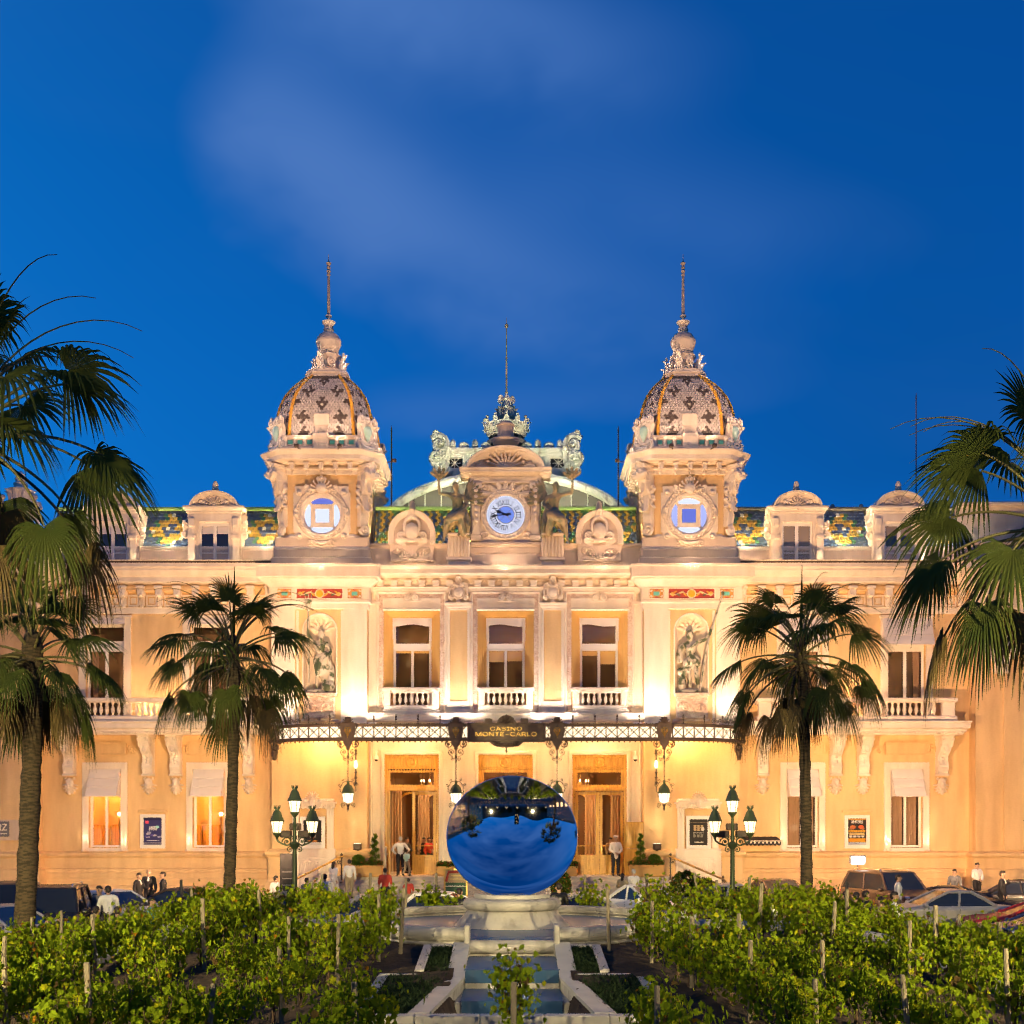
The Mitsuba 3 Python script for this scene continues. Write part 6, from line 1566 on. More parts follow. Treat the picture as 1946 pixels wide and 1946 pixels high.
# the sign
sc = (sgx0 + sgx1) / 2
SGN = num(CN + '__name_board')
add(SGN + '__board', mv(ext(unary_union([rr(sgx0 - sc, sgx1 - sc, zb - .04, zt + .03), Point(0, zt - .05).buffer(.42), rr(-.95, -.65, zt - .1, zt + .22), rr(.65, .95, zt - .1, zt + .22), Polygon([(-.8, zb), (.8, zb), (.55, zb - .22), (.18, zb - .28), (-.18, zb - .28), (-.55, zb - .22)])]).buffer(.02), CY - .16, CY - .10), sc), 'm_iron', label='dark name board with scrolled edges')
add(SGN + '__border', mv(cat(sweep([(sgx0 - sc + .03, zb), (sgx0 - sc + .03, zt), (sgx1 - sc - .03, zt), (sgx1 - sc - .03, zb)][::-1], [(-.03, 0), (-.03, .03), (.02, .03), (.02, 0)], closed=True, up=CY - .16), *[mv(cat(volute(.15, .04, 1.4, 0 if q < 0 else math.pi, q, .04)), q * .40, CY - .17, zb - .12) for q in (-1, 1)], mv(shell(.6, .36, 7, .08), 0, CY - .16, zt + .02), mv(swag(1.1, .12, .05), 0, CY - .18, zb - .06), mv(lathe([(.001, -.32), (.05, -.24), (.02, -.12), (.06, -.06), (.001, 0)], 8), 0, CY - .13, zb - .24)), sc), 'm_iron')
for text, hh, zz in (('CASINO', .165, kz(1389)), ('MONTE-CARLO', .185, kz(1399.5))):
 m = lettering(text, hh, False)
 wd = m.vertices[:, 0].max() - m.vertices[:, 0].min()
 want = (1.42 if text == 'CASINO' else 2.72)
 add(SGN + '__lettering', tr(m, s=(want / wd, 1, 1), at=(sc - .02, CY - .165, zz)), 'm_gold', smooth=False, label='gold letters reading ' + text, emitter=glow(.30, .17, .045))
# shields with gilt monograms, wrought hangers
SH = ext(Polygon([(-.30, .42), (-.34, .1), (-.27, -.28), (-.12, -.62), (0, -.70), (.12, -.62), (.27, -.28), (.34, .1), (.30, .42), (.12, .50), (-.12, .50)]), -.12, -.04)
HANG = cat(*[mv(volute(.20, .026, 1.5, math.pi / 2, -q, .01), q * .30, 0, -.62) for q in (-1, 1)], *[mv(volute(.15, .022, 1.5, -math.pi / 2, q, .01), q * .20, 0, -.98) for q in (-1, 1)], *[tube([(q * .34, 0, -.1), (q * .46, 0, -.45), (q * .30, 0, -.82)], .02, 5) for q in (-1, 1)], *[mv(volute(.10, .018, 1.3, math.pi / 2, -q, .01), q * .13, 0, -1.28) for q in (-1, 1)], tube([(0, 0, -.6), (0, 0, -1.5)], .035, 6), ell(0, 0, -.78, .09, .09, .12), ell(0, 0, -1.2, .06, .06, .10))
MONO = cat(mv(volute(.10, .018, 1.2, math.pi / 2, 1, .01), .07, -.13, .06), mv(volute(.10, .018, 1.2, math.pi / 2, -1, .01), -.07, -.13, .06), tube([(0, -.13, -.16), (.07, -.14, -.02), (.10, -.14, .12)], .015, 4), tube([(0, -.13, -.16), (-.07, -.14, -.02), (-.10, -.14, .12)], .015, 4), tube([(0, -.13, -.22), (0, -.13, .17)], .014, 4))
# hanging lantern
LGL = [(.085, 0), (.205, .10), (.255, .44), (.27, .52)]
LAMP_GLASS = lathe([(.06, .02), (.20, .10), (.25, .46)], 6)
LAMP_FRAME = cat(*[tube([(.07 * math.cos(t), .07 * math.sin(t), 0), (.21 * math.cos(t), .21 * math.sin(t), .10), (.26 * math.cos(t), .26 * math.sin(t), .47)], .011, 4) for t in np.arange(6) * math.pi / 3], lathe([(.10, -.02), (.06, -.08), (.03, -.16), (.05, -.22), (.02, -.30), (.001, -.36)], 8), lathe([(.24, .10), (.22, .10)], 6), *[mv(tr(volute(.11, .016, 1.4, -math.pi / 2, 1, .005), rz=t), .22 * math.cos(math.radians(t)), .22 * math.sin(math.radians(t)), -.06) for t in (0, 180)])
LAMP_HOOD = lathe([(.29, .46), (.30, .50), (.26, .54), (.24, .66), (.16, .80), (.08, .86), (.05, .92), (.07, .98), (.03, 1.04), (.001, 1.05)], 12)
LAMP_SCROLL = cat(*[cat(tube([(q * .06, 0, 1.02), (q * .22, 0, .96), (q * .36, 0, .70), (q * .34, 0, .52)], .014, 5), mv(volute(.07, .014, 1.3, 0, q, .005), q * .38, 0, .84), mv(volute(.06, .012, 1.3, math.pi, -q, .005), q * .22, 0, 1.06)) for q in (-1, 1)])
for i, x in enumerate(shields):
 s_ = num(CN + '__shield')
 add(s_ + '__plate', mv(cat(SH, mv(shell(.5, .26, 7, .06), 0, -.08, .42), *[mv(volute(.14, .035, 1.4, math.pi / 2, -q, .03), q * .30, -.06, .26) for q in (-1, 1)], cbx(-.14, .14, -.12, 0, .46, .68, .03)), x, CY - .03, (zb + zt) / 2), 'm_iron')
 add(s_ + '__monogram', mv(tr(MONO, s=1.25), x, CY - .02, (zb + zt) / 2 + .02), 'm_gold', label='gilt scrolled monogram')
 add(s_ + '__hanger', mv(HANG, x, CY - .03, (zb + zt) / 2 + .10), 'm_iron')
 ln = thing('hanging_lantern', ('lit hanging lantern at the left end of the canopy', 'lit hanging lantern left of the name board, behind the mirror edge', 'lit hanging lantern right of the name board, behind the mirror edge', 'lit hanging lantern at the right end of the canopy')[i], 'lantern', 'lanterns hanging from the canopy')
 at = (x, CY - .03, kz(1527.5))
 add(ln + '__glass', mv(LAMP_GLASS, *at), 'm_white', smooth=False, emitter=glow(2.4, 1.85, 1.1))
 add(ln + '__frame', mv(LAMP_FRAME, *at), 'm_iron')
 add(ln + '__hood', mv(LAMP_HOOD, *at), 'm_lampgreen', smooth=35)
 add(ln + '__scrolls', mv(LAMP_SCROLL, *at), 'm_iron')
 add(ln + '__rod', tube([(x, CY - .03, at[2] + 1.0), (x, CY - .03, zb - .55)], .02, 6), 'm_iron')
 if i in (0, 3):
  q = 1 if i == 0 else -1
  pn = thing('wall_sconce', 'slim crystal sconce with a lit flame bulb on the wall behind the %s lantern' % ('left' if i == 0 else 'right'), 'sconce', 'slim sconces beside the doors')
  sx_, sy_ = WX(676 if i == 0 else 1247, -.9), -.9
  add(pn + '__bracket', cat(tube([(sx_, sy_, WZ(1491, -.9)), (sx_, sy_, WZ(1424, -.9))], .035, 6), *[ell(sx_, sy_, WZ(y, -.9), .075, .075, .05) for y in (1432, 1468, 1478, 1488)], bx(sx_ - .03, sx_ + .03, sy_, BY, WZ(1428, -.9), WZ(1424, -.9))), 'm_iron')
  add(pn + '__bulb', mv(lathe([(.02, 0), (.085, .10), (.09, .2), (.05, .36), (.001, .46)], 10), sx_, sy_, WZ(1461, -.9)), 'm_white', smooth=True, emitter=glow(3.2, 2.4, 1.5))

# light under the canopy
for x in (-8.6, -4.6, -.3, 4.0, 8.0):
 lamp('canopy_light', (x, -1.75, zt - .5), 4.2, (1, .60, .27), 2.2)
 add(CN + '__light_fitting', mv(lathe([(.001, -.10), (.16, -.06), (.20, 0), (.001, .02)], 12), x, -1.75, zt - .10), 'm_white')
# floodlights on the canopy roof, set out as in the photograph
FL = cat(cbx(-.22, .22, -.14, .14, -.05, .13, .03), cbx(-.18, .18, -.10, .10, .13, .16, .01))
FN = ('first', 'second', 'third', 'fourth', 'fifth', 'sixth')
for k, (px, pw) in enumerate(((712, 1.0), (846, 1.25), (896, 1.25), (1022, 1.25), (1075, 1.25), (1208, 1.0))):
 x, z = WX(px, -.4), zt + .08
 f = thing('canopy_floodlight', '%s of six floodlight boxes on the canopy roof before the windows, counted from the left' % FN[k], 'floodlight', 'floodlights on the canopy roof')
 add(f, mv(FL, x, -1.25, z), 'm_white')
 spot('ledge_spot', (x, -1.25, z + .22), (x, -.02, z + 4.6), 7.2 * pw, 68, 14, (1, .82, .68), 2.2)
for s in (-1, 1):
 for u, pw in ((7.15, 1.35), (10.35, 1.1)):
  x, z = XB + s * u, zt + .08
  f = thing('bay_floodlight', 'floodlight on the canopy roof at the %s side of the %s niche' % ('inner' if u < 8 else 'outer', 'left' if s < 0 else 'right'), 'floodlight', 'floodlights below the niches')
  add(f, mv(FL, x, BY - .85, z), 'm_white')
  spot('bay_spot', (x, BY - .85, z + .22), (x, BY, z + 4.2), 7.0 * pw, 66, 12, (1, .80, .64), 2.2)

# ground floor wall floodlights
for i, (px, lab) in enumerate(((679, 'left'), (1249, 'right'))):
 f = thing('wall_floodlight', 'box floodlight shining up the wall %s of the doors' % lab, 'floodlight', 'floodlights beside the doors')
 x, z = WX(px, -1.2), WZ(1609, -1.2)
 add(f + '__housing', mv(cat(cbx(-.18, .18, -.16, .16, -.16, .16, .04), cbx(-.05, .05, .1, .42, -.2, -.1, .02)), x, -1.14, z), 'm_iron')
 add(f + '__lens', mv(bx(-.15, .15, -.13, .13, .158, .166), x, -1.14, z), 'm_white', emitter=glow(6, 4.6, 3.0))
 spot('wall_spot', (x, -1.16, z + .22), (x, -.86, z + 2.2), 2.4, 36, 9, (1, .80, .52), 1.0)

# poster shrines left and right
for s in (-1, 1):
 Sh = num(K + '__poster_shrine')
 u = 8.95
 add(Sh + '__pilaster', sx(cat(*[cbx(u + q * .80 - .16, u + q * .80 + .16, BY - .20, BY, 2.46, WZ(1536, BY), .02) for q in (-1, 1)], *[mv(acanthus(.3, .5, .12), u + q * .80, BY - .18, WZ(1552, BY)) for q in (-1, 1)]), s), 'm_trim')
 add(Sh + '__entablature', sx(cat(cbx(u - 1.02, u + 1.02, BY - .24, BY, WZ(1536, BY), WZ(1528, BY), .02), cbx(u - 1.10, u + 1.10, BY - .32, BY, WZ(1528, BY), WZ(1524, BY), .02), mv(arabesque(1.7, .34, .06), u, BY - .25, WZ(1533, BY)), cbx(u - 1.0, u + 1.0, BY - .26, BY, WZ(1524, BY), WZ(1518, BY), .05)), s), 'm_trim')
 add(Sh + '__shell', sx(mv(cat(shell(.66, .34, 9, .12), tr(acanthus(.3, .5, .14), ry=180, at=(0, -.05, .05)), *[mv(volute(.10, .04, 1.3, 0, q, .06), q * .30, 0, -.1) for q in (-1, 1)]), u, BY - .24, WZ(1518, BY)), s), 'm_orn')
 add(Sh + '__base', sx(cat(cbx(u - 1.06, u + 1.06, BY - .30, BY, .6, 2.5, .03), cbx(u - .72, u + .72, BY - .34, BY - .25, 1.2, 2.05, .03), *[cbx(u - .60 + .30 * k, u - .44 + .30 * k, BY - .38, BY - .3, 1.35, 1.9, .02) for k in range(5)]), s), 'm_trim')


def poster(key, x, y, z0, w, h_, art, lab, light=.0):
 p = thing(key, lab, 'poster')
 add(p + '__frame', mv(ext(rr(-w / 2 - .16, w / 2 + .16, -.16, h_ + .16).difference(rr(-w / 2, w / 2, 0, h_)), -.10, 0), x, y, z0), 'm_white')
 cols, ms = [], []
 for m, c in art(w, h_):
  ms.append(m)
  cols.extend([c] * len(m.vertices))
 mm, cc = split_faces(cat(*ms), np.array(cols))
 mm = (mm[0] + (x, y - .03, z0), mm[1])
 add(p + '__print', mm, 'm_vcol', smooth=False, color=cc)
 return p


def bar(a, b, c, d, k):
 return bx(a, b, -.004 * k - .003, -.004 * k, c, d)


def art_blue(w, h_):
 o = [(bar(-w / 2, w / 2, 0, h_, 0), (.035, .035, .14))]
 rnd = random.Random(8)
 o += [(bar(-w / 2, w / 2, h_ * .90, h_, 1), (.02, .02, .08)), (bar(-w / 2, w / 2, 0, h_ * .10, 1), (.20, .20, .26)), (bar(-w * .42, -w * .22, h_ * .78, h_ * .88, 2), (.65, .08, .16))]
 for t, z, hh in (('DEMAIN', .60, .11), ('EVENING', .54, .10)):
  m = lettering('SUMMER' if t == 'DEMAIN' else 'CONCERT', hh, True, .004)
  o.append((tr(m, s=(.62, 1, 1), at=(.02, -.014, h_ * z)), (.80, .80, .84)))
 for k in range(9):
  o.append((ell((rnd.random() - .5) * w * .7, -.02, h_ * (.25 + .22 * rnd.random()), .10, .006, .05), [(.30, .30, .45), (.45, .42, .5), (.10, .08, .3)][k % 3]))
 o += [(ell(w * .25, -.02, h_ * .66, .10, .006, .07), (.30, .62, .60)), (bar(-w * .35, w * .35, h_ * .16, h_ * .18, 3), (.6, .6, .7)), (bar(-w * .4, w * .4, h_ * .04, h_ * .06, 3), (.05, .05, .1))]
 return o


def art_orange(w, h_):
 o = [(bar(-w / 2, w / 2, 0, h_, 0), (.03, .02, .015)), (bar(-w / 2, w / 2, 0, h_ * .11, 1), (.42, .44, .46)), (bar(-w * .47, w * .47, h_ * .12, h_ * .26, 1), (.55, .25, .02)), (bar(-w * .47, w * .47, h_ * .945, h_ * .985, 1), (.55, .25, .02)), (bar(-w * .47, w * .47, h_ * .50, h_ * .56, 1), (.60, .30, .03)), (bar(-w * .42, w * .42, h_ * .38, h_ * .47, 2), (.50, .36, .14))]
 rnd = random.Random(4)
 for k, z in enumerate((.87, .82)):
  o.append((tr(lettering('THE BIG NIGHT' if k == 0 else 'MONTE-CARLO', .075, True, .004), s=(.72, 1, 1), at=(0, -.014, h_ * z)), (.85, .80, .72)))
 for x, c in ((-.2, (.42, .12, .04)), (.2, (.62, .10, .03))):
  o += [(ell(x, -.02, h_ * .68, .14, .006, .10), c), (ell(x * 1.3, -.018, h_ * .62, .12, .006, .06), (.30, .14, .06))]
 for k in range(4):
  o.append((bar(-w * .42 + k * w * .22, -w * .42 + k * w * .22 + w * .16, h_ * .29, h_ * .36, 2), (.6, .56, .5)))
 o.append((bar(-w * .35, w * .1, h_ * .045, h_ * .06, 2), (.08, .08, .08)))
 return o


def art_show(w, h_):
 o = [(bar(-w / 2, w / 2, 0, h_, 0), (.02, .02, .02)), (bar(-w / 2, w / 2, 0, h_ * .12, 1), (.55, .55, .50)), (tube([(-.1, -.02, h_ * .3), (.0, -.02, h_ * .6), (.12, -.02, h_ * .9)], .03, 5), (.5, .45, .35)), (tube([(-.02, -.02, h_ * .25), (.06, -.02, h_ * .5)], .07, 6), (.55, .20, .05)), (ell(-.2, -.02, h_ * .7, .09, .006, .16), (.25, .24, .22)), (tube([(.1, -.02, h_ * .3), (.22, -.02, h_ * .75)], .02, 5), (.4, .38, .33)), (bar(-.18, .22, h_ * .14, h_ * .20, 2), (.55, .22, .04))]
 return o


def art_hall(w, h_):
 o = [(bar(-w / 2, w / 2, 0, h_, 0), (.03, .028, .025))]
 for k in range(3):
  o += [(bar(-.22 + .16 * k, -.10 + .16 * k, h_ * .55, h_ * .78, 1), (.42, .30, .16)), (bar(-.24 + .17 * k, -.12 + .17 * k, h_ * .3, h_ * .42, 1), (.20, .19, .15))]
 o += [(ell(.2, -.02, h_ * .62, .07, .006, .1), (.62, .6, .54)), (bar(-.2, .22, h_ * .09, h_ * .13, 1), (.5, .5, .42)), (bar(-w / 2, w / 2, h_ * .86, h_ * .88, 1), (.2, .16, .1)), (bar(-.25, .25, h_ * .46, h_ * .49, 1), (.3, .3, .26))]
 return o


poster('framed_poster', WX(291, WY), WY - .01, WZ(1606, WY), .88, 1.33, art_blue, 'blue concert poster in a white frame between the left wing windows')
poster('framed_poster', WX(1628, WY), WY - .01, WZ(1606, WY), .88, 1.28, art_orange, 'black and orange poster in a white frame between the right wing windows')
poster('framed_poster', XB - 8.95, BY - .22, WZ(1606, BY), .84, 1.16, art_show, 'dark show poster with an orange figure, in the stone shrine left of the doors')
poster('framed_poster', XB + 8.95, BY - .22, WZ(1606, BY), .84, 1.20, art_hall, 'dark interior picture in the stone shrine right of the doors')
for x, y0 in ((WX(291, WY), 1548), (WX(1628, WY), 1547)):
 add(K + '__poster_hood', cbx(x - .70, x + .70, WY - .16, WY, WZ(1545, WY), WZ(1539, WY), .02), 'm_ochre')

# security cameras, drainpipes
for px, lab in ((715, 'left'), (1207.5, 'right')):
 c = thing('dome_camera', 'white dome security camera hanging %s of the doors' % lab, 'camera', 'dome cameras by the doors')
 x, z = WX(px, -.5), WZ(1440, -.5)
 add(c + '__body', mv(lathe([(.03, .32), (.03, .14), (.10, .06), (.12, 0), (.12, -.08), (.001, -.08)], 14), x, -.5, z), 'm_white', smooth=35)
 add(c + '__dome', mv(ell(0, 0, -.09, .08, .08, .08, True), x, -.5, z), 'm_black', smooth=True)
 add(c + '__arm', bx(x - .02, x + .02, -.5, 0, z + .30, z + .34), 'm_white')
for s in (-1, 1):
 add(K + '__drainpipe', sx(cat(tube([(6.33, -.08, 1.3), (6.33, -.08, WZ(1408))], .05, 8), cbx(6.23, 6.43, -.2, 0, WZ(1412), WZ(1404), .02)), s), 'm_trim')
# ------------------------------------------------------------------ ground: one sheet, then street, steps and garden
def zsoil(x, d):
 """Height of the garden soil at x and distance d from the eye."""
 x, d = np.abs(np.asarray(x, float)), np.asarray(d, float)
 z = np.where(d < 24, .76 + .064 * (d - 17.2), 1.195 + .02 * (d - 24))
 z = np.where(d > 27.5, 1.265 - .09 * (d - 27.5), z)
 return np.maximum(z - .27 * np.maximum(x - 7.0, 0), .12)


add('ground', bx(-900, 900, -900, 900, -1.2, -.30), 'm_asphalt', label='dark ground reaching to the horizon', kind='structure')
garden = Polygon([(-15.5, -25.2), (15.5, -25.2), (17.2, -31), (17.4, -38), (15, -44), (10.5, -47.6), (-10.5, -47.6), (-15, -44), (-17.4, -38), (-17.2, -31)])
add('street', flat(sbox(-80, -60, 80, 2).difference(garden), -.28, 0.0), 'm_asphalt', smooth=False, label='asphalt forecourt and street round the garden', kind='structure')
add('pavement', cat(flat(sbox(-40, -4.2, -10.4, WY + .4), -.2, .13), flat(sbox(10.0, -4.2, 40, WY + .4), -.2, .13)), 'm_paving', smooth=False, label='pale paving along the foot of the casino', kind='structure')
gm = np.array(garden.buffer(-.25).exterior.coords)
gx_, gy_ = np.meshgrid(np.linspace(-17.5, 17.5, 141), np.linspace(-47.7, -25.1, 111), indexing='ij')
from shapely import contains_xy
gz_ = zsoil(gx_, gy_ + 58) + .10 * (meshkit.fbm(np.stack([gx_ * 1.6, gy_ * 1.6, 0 * gx_], -1), 4, 2) - .5) + .05 * (meshkit.fbm(np.stack([gx_ * 6, gy_ * 6, 0 * gx_], -1), 2, 4) - .5)
# the sunken cascade and the fountain are cut out of the soil
cut = ((np.abs(gx_) < 1.0) & (gy_ + 58 > 17.0) & (gy_ + 58 < 24.2)) | (np.hypot(gx_, gy_ + 31) < 3.2)
gz_ = np.where(cut, .1, gz_)
ins = contains_xy(garden.buffer(-.1), gx_, gy_)
gz_ = np.where(ins, gz_, -.2)
add('garden_soil', trimesh.Trimesh(np.stack([gx_, gy_, gz_], -1).reshape(-1, 3), grid(lambda u, v: np.stack([u, v, u]), 140, 110).faces, process=False), 'm_soil', smooth=True, label='dark bare earth of the sloping vine beds', kind='structure')
add('garden_kerb', flat(garden.buffer(.12).difference(garden.buffer(-.18)), -.2, .22), 'm_paving', smooth=False, label='pale stone kerb round the garden', kind='structure')

# entrance steps, flared outwards
EST = thing('entrance_steps', 'broad pale stone steps flaring out from the casino doors', 'steps')
for k in range(8):
 z1 = LAND - .155 * k
 y = -1.75 - .32 * k
 w0, w1 = 7.9 + .33 * k, 7.9 + .33 * k
 add(EST + '__step', mv(cbx(-w0, w1, y - .0, .0, z1 - .155, z1 - .004 * (k == 0), .015), XB), 'm_step')
for s in (-1, 1):
 hr = thing('handrail', 'sloping brass handrail on iron posts %s of the steps' % ('left' if s < 0 else 'right'), 'handrail', 'brass handrails of the steps')
 p0 = np.array([WX(649 if s < 0 else 1274, -2.0), -2.0, WZ(1628, -2.0)])
 p1 = np.array([WX(562 if s < 0 else 1374, -4.3), -4.3, WZ(1671, -4.3)])
 add(hr + '__rail', tube([p0 + (p0 - p1) * .04, p0, p0 * .5 + p1 * .5, p1, p1 + (p1 - p0) * .05 - (0, 0, .05)], .045, 8), 'm_brass')
 for p, zb_ in ((p0, .95), (p1, .0)):
  add(hr + '__post', mv(cat(lathe([(.10, 0), (.10, .05), (.05, .09), (.035, .3), (.05, .34), (.032, .4), (.032, p[2] - zb_ - .1), (.06, p[2] - zb_ - .05), (.03, p[2] - zb_ + .03), (.07, p[2] - zb_ + .10), (.001, p[2] - zb_ + .17)], 10), mv(volute(.12, .02, 1.4, 0, s, .01), s * .1, 0, p[2] - zb_ - .22)), p[0], p[1], zb_), 'm_iron')

# ------------------------------------------------------------------ fountain
FY = -31.0
FO = thing('fountain', 'round marble fountain basin with a rolled rim and a waisted pedestal', 'fountain')
RR, ZW = 3.52, 1.32
a0, a1 = math.radians(-90 + 14.2), math.radians(270 - 14.2)
rim = lambda n_, aa, bb: [(RR * math.cos(t), FY + RR * math.sin(t), 1.40) for t in np.linspace(aa, bb, n_)]
for q0, q1 in ((a0, math.radians(13)), (math.radians(167), a1)):  # the rolled rim in cut stone lengths, front and sides
 for k in range(9):
  t0, t1 = q0 + (q1 - q0) * k / 9, q0 + (q1 - q0) * (k + 1) / 9
  add(FO + '__rim_stone', tube(rim(8, t0 + .0008, t1 - .0008), .152, 14), 'm_basin', smooth=40)
add(FO + '__wall', lathe([(RR - .10, 1.40), (RR + .02, 1.32), (RR + .10, 1.22), (RR + .02, 1.12), (RR + .06, .9), (RR - .3, .7), (RR - .3, 1.2)], 64, (0, FY, 0), math.radians(-90 + 13.5), math.radians(270 - 13.5)), 'm_basin', smooth=35)
add(FO + '__floor', lathe([(.001, 1.12), (RR + .05, 1.12)], 48, (0, FY, 0)), 'm_basin')
t0, t1 = math.radians(18), math.radians(162)
for k in range(16):
 b0, b1 = t0 + (t1 - t0) * k / 16 + .001, t0 + (t1 - t0) * (k + 1) / 16 - .001
 add(FO + '__parapet_stone', lathe([(RR - .02, 1.0), (RR - .02, 1.44), (RR - .06, 1.45), (RR - .06, 1.54), (RR + .30, 1.54), (RR + .30, 1.45), (RR + .26, 1.44), (RR + .26, .8)], 6, (0, FY, 0), b0, b1), 'm_basin', smooth=20)
for s in (-1, 1):
 t = math.radians(90 - s * 74)
 add(FO + '__scroll_end', tr(cat(lathe([(.001, -.20), (.30, -.20), (.34, -.12), (.34, .12), (.30, .20), (.001, .20)], 18), ), rx=90, ry=0, rz=s * 20, s=(1, 1, 1), at=(math.cos(t) * (RR + .05), FY + math.sin(t) * (RR + .05), 1.24)), 'm_basin', smooth=35)
add(FO + '__pedestal', lathe([(1.34, 1.15), (1.26, 1.33), (1.14, 1.46), (1.04, 1.58), (.99, 1.66), (.94, 1.675)], 48, (0, FY, 0)), 'm_basin', smooth=True)
for k in range(12):
 b0, b1 = 2 * math.pi * k / 12 + .0015, 2 * math.pi * (k + 1) / 12 - .0015
 add(FO + '__pedestal_ring', lathe([(.9, 1.675), (1.0, 1.69), (1.06, 1.74), (1.085, 1.81), (1.06, 1.88), (1.0, 1.925), (.8, 1.93)], 8, (0, FY, 0), b0, b1), 'm_basin', smooth=40)
 add(FO + '__drum_stone', lathe([(.82, 1.93), (.83, 1.935), (.83, 2.01), (.82, 2.02), (.001, 2.02)], 6, (0, FY, 0), b0 + .1, b1 + .1), 'm_marblewhite', smooth=20)


def ripple(p, n, uv):
 return FB(p.x * 5, p.y * 9, 0.0, octaves=3) * .5 + .5 * N(p.x * 17, p.y * 26)


scene['m_water'] = {'type': 'bumpmap', 'height': mikit.proc(ripple, eps=.01), 'scale': .012, 'inner': {'type': 'dielectric', 'int_ior': 1.33}}
scene['m_waterblue'] = {'type': 'twosided', 'inner': {'type': 'bumpmap', 'height': mikit.proc(ripple, eps=.01), 'scale': .035, 'inner': {'type': 'principled', 'base_color': {'type': 'rgb', 'value': [.022, .060, .125]}, 'roughness': .22, 'specular': 1.0}}}
add('fountain_water', cat(lathe([(.9, ZW), (RR - .02, ZW)], 64, (0, FY, 0)), bx(-.80, .80, -34.66, -33.9, ZW - .03, ZW + .001)), 'm_waterblue', smooth=False, label='still water filling the round basin', kind='structure')

# cascade: lip, three treads, side walls with caps, planted beds
CA = thing('water_cascade', 'stepped marble water channel running down from the fountain towards the viewer', 'cascade')
Yd = lambda d: d - 58.0
add(CA + '__lip', cat(tube([(-.80, Yd(23.36), 1.20), (.80, Yd(23.36), 1.20)], .13, 14), bx(-.8, .8, Yd(23.4), Yd(24.2), .9, 1.28)), 'm_basin', smooth=40)
for s in (-1, 1):
 add(CA + '__lip_post', cbx(s * .80, s * .90, Yd(23.16), Yd(23.75), 1.0, 1.62, .02), 'm_basin')
for k, (d0, d1, z) in enumerate(((21.0, 23.3, 1.01), (19.5, 21.05, .69), (17.3, 19.55, .42))):
 xw = (.82, .93, 1.14)[k]
 add(CA + '__tread', cbx(-xw, xw, Yd(d0), Yd(d1), z - .34, z, .03), 'm_basin')
 add(CA + '__nosing', cbx(-.82, .82, Yd(d0) - .03, Yd(d0) + .18, z - .05, z + .012, .02), 'm_marblewhite')
 add('cascade_water' if k == 0 else 'cascade_water', cat(bx(-.82, .82, Yd(d0) - .012, Yd(d1) - .05, z + .012, z + .022), bx(-.80, .80, Yd(d0) - .045, Yd(d0) - .032, z - .20, z + .02)), 'm_waterblue', smooth=False, label='thin sheet of water on the %s step of the cascade' % ('top', 'middle', 'bottom')[k], kind='structure')
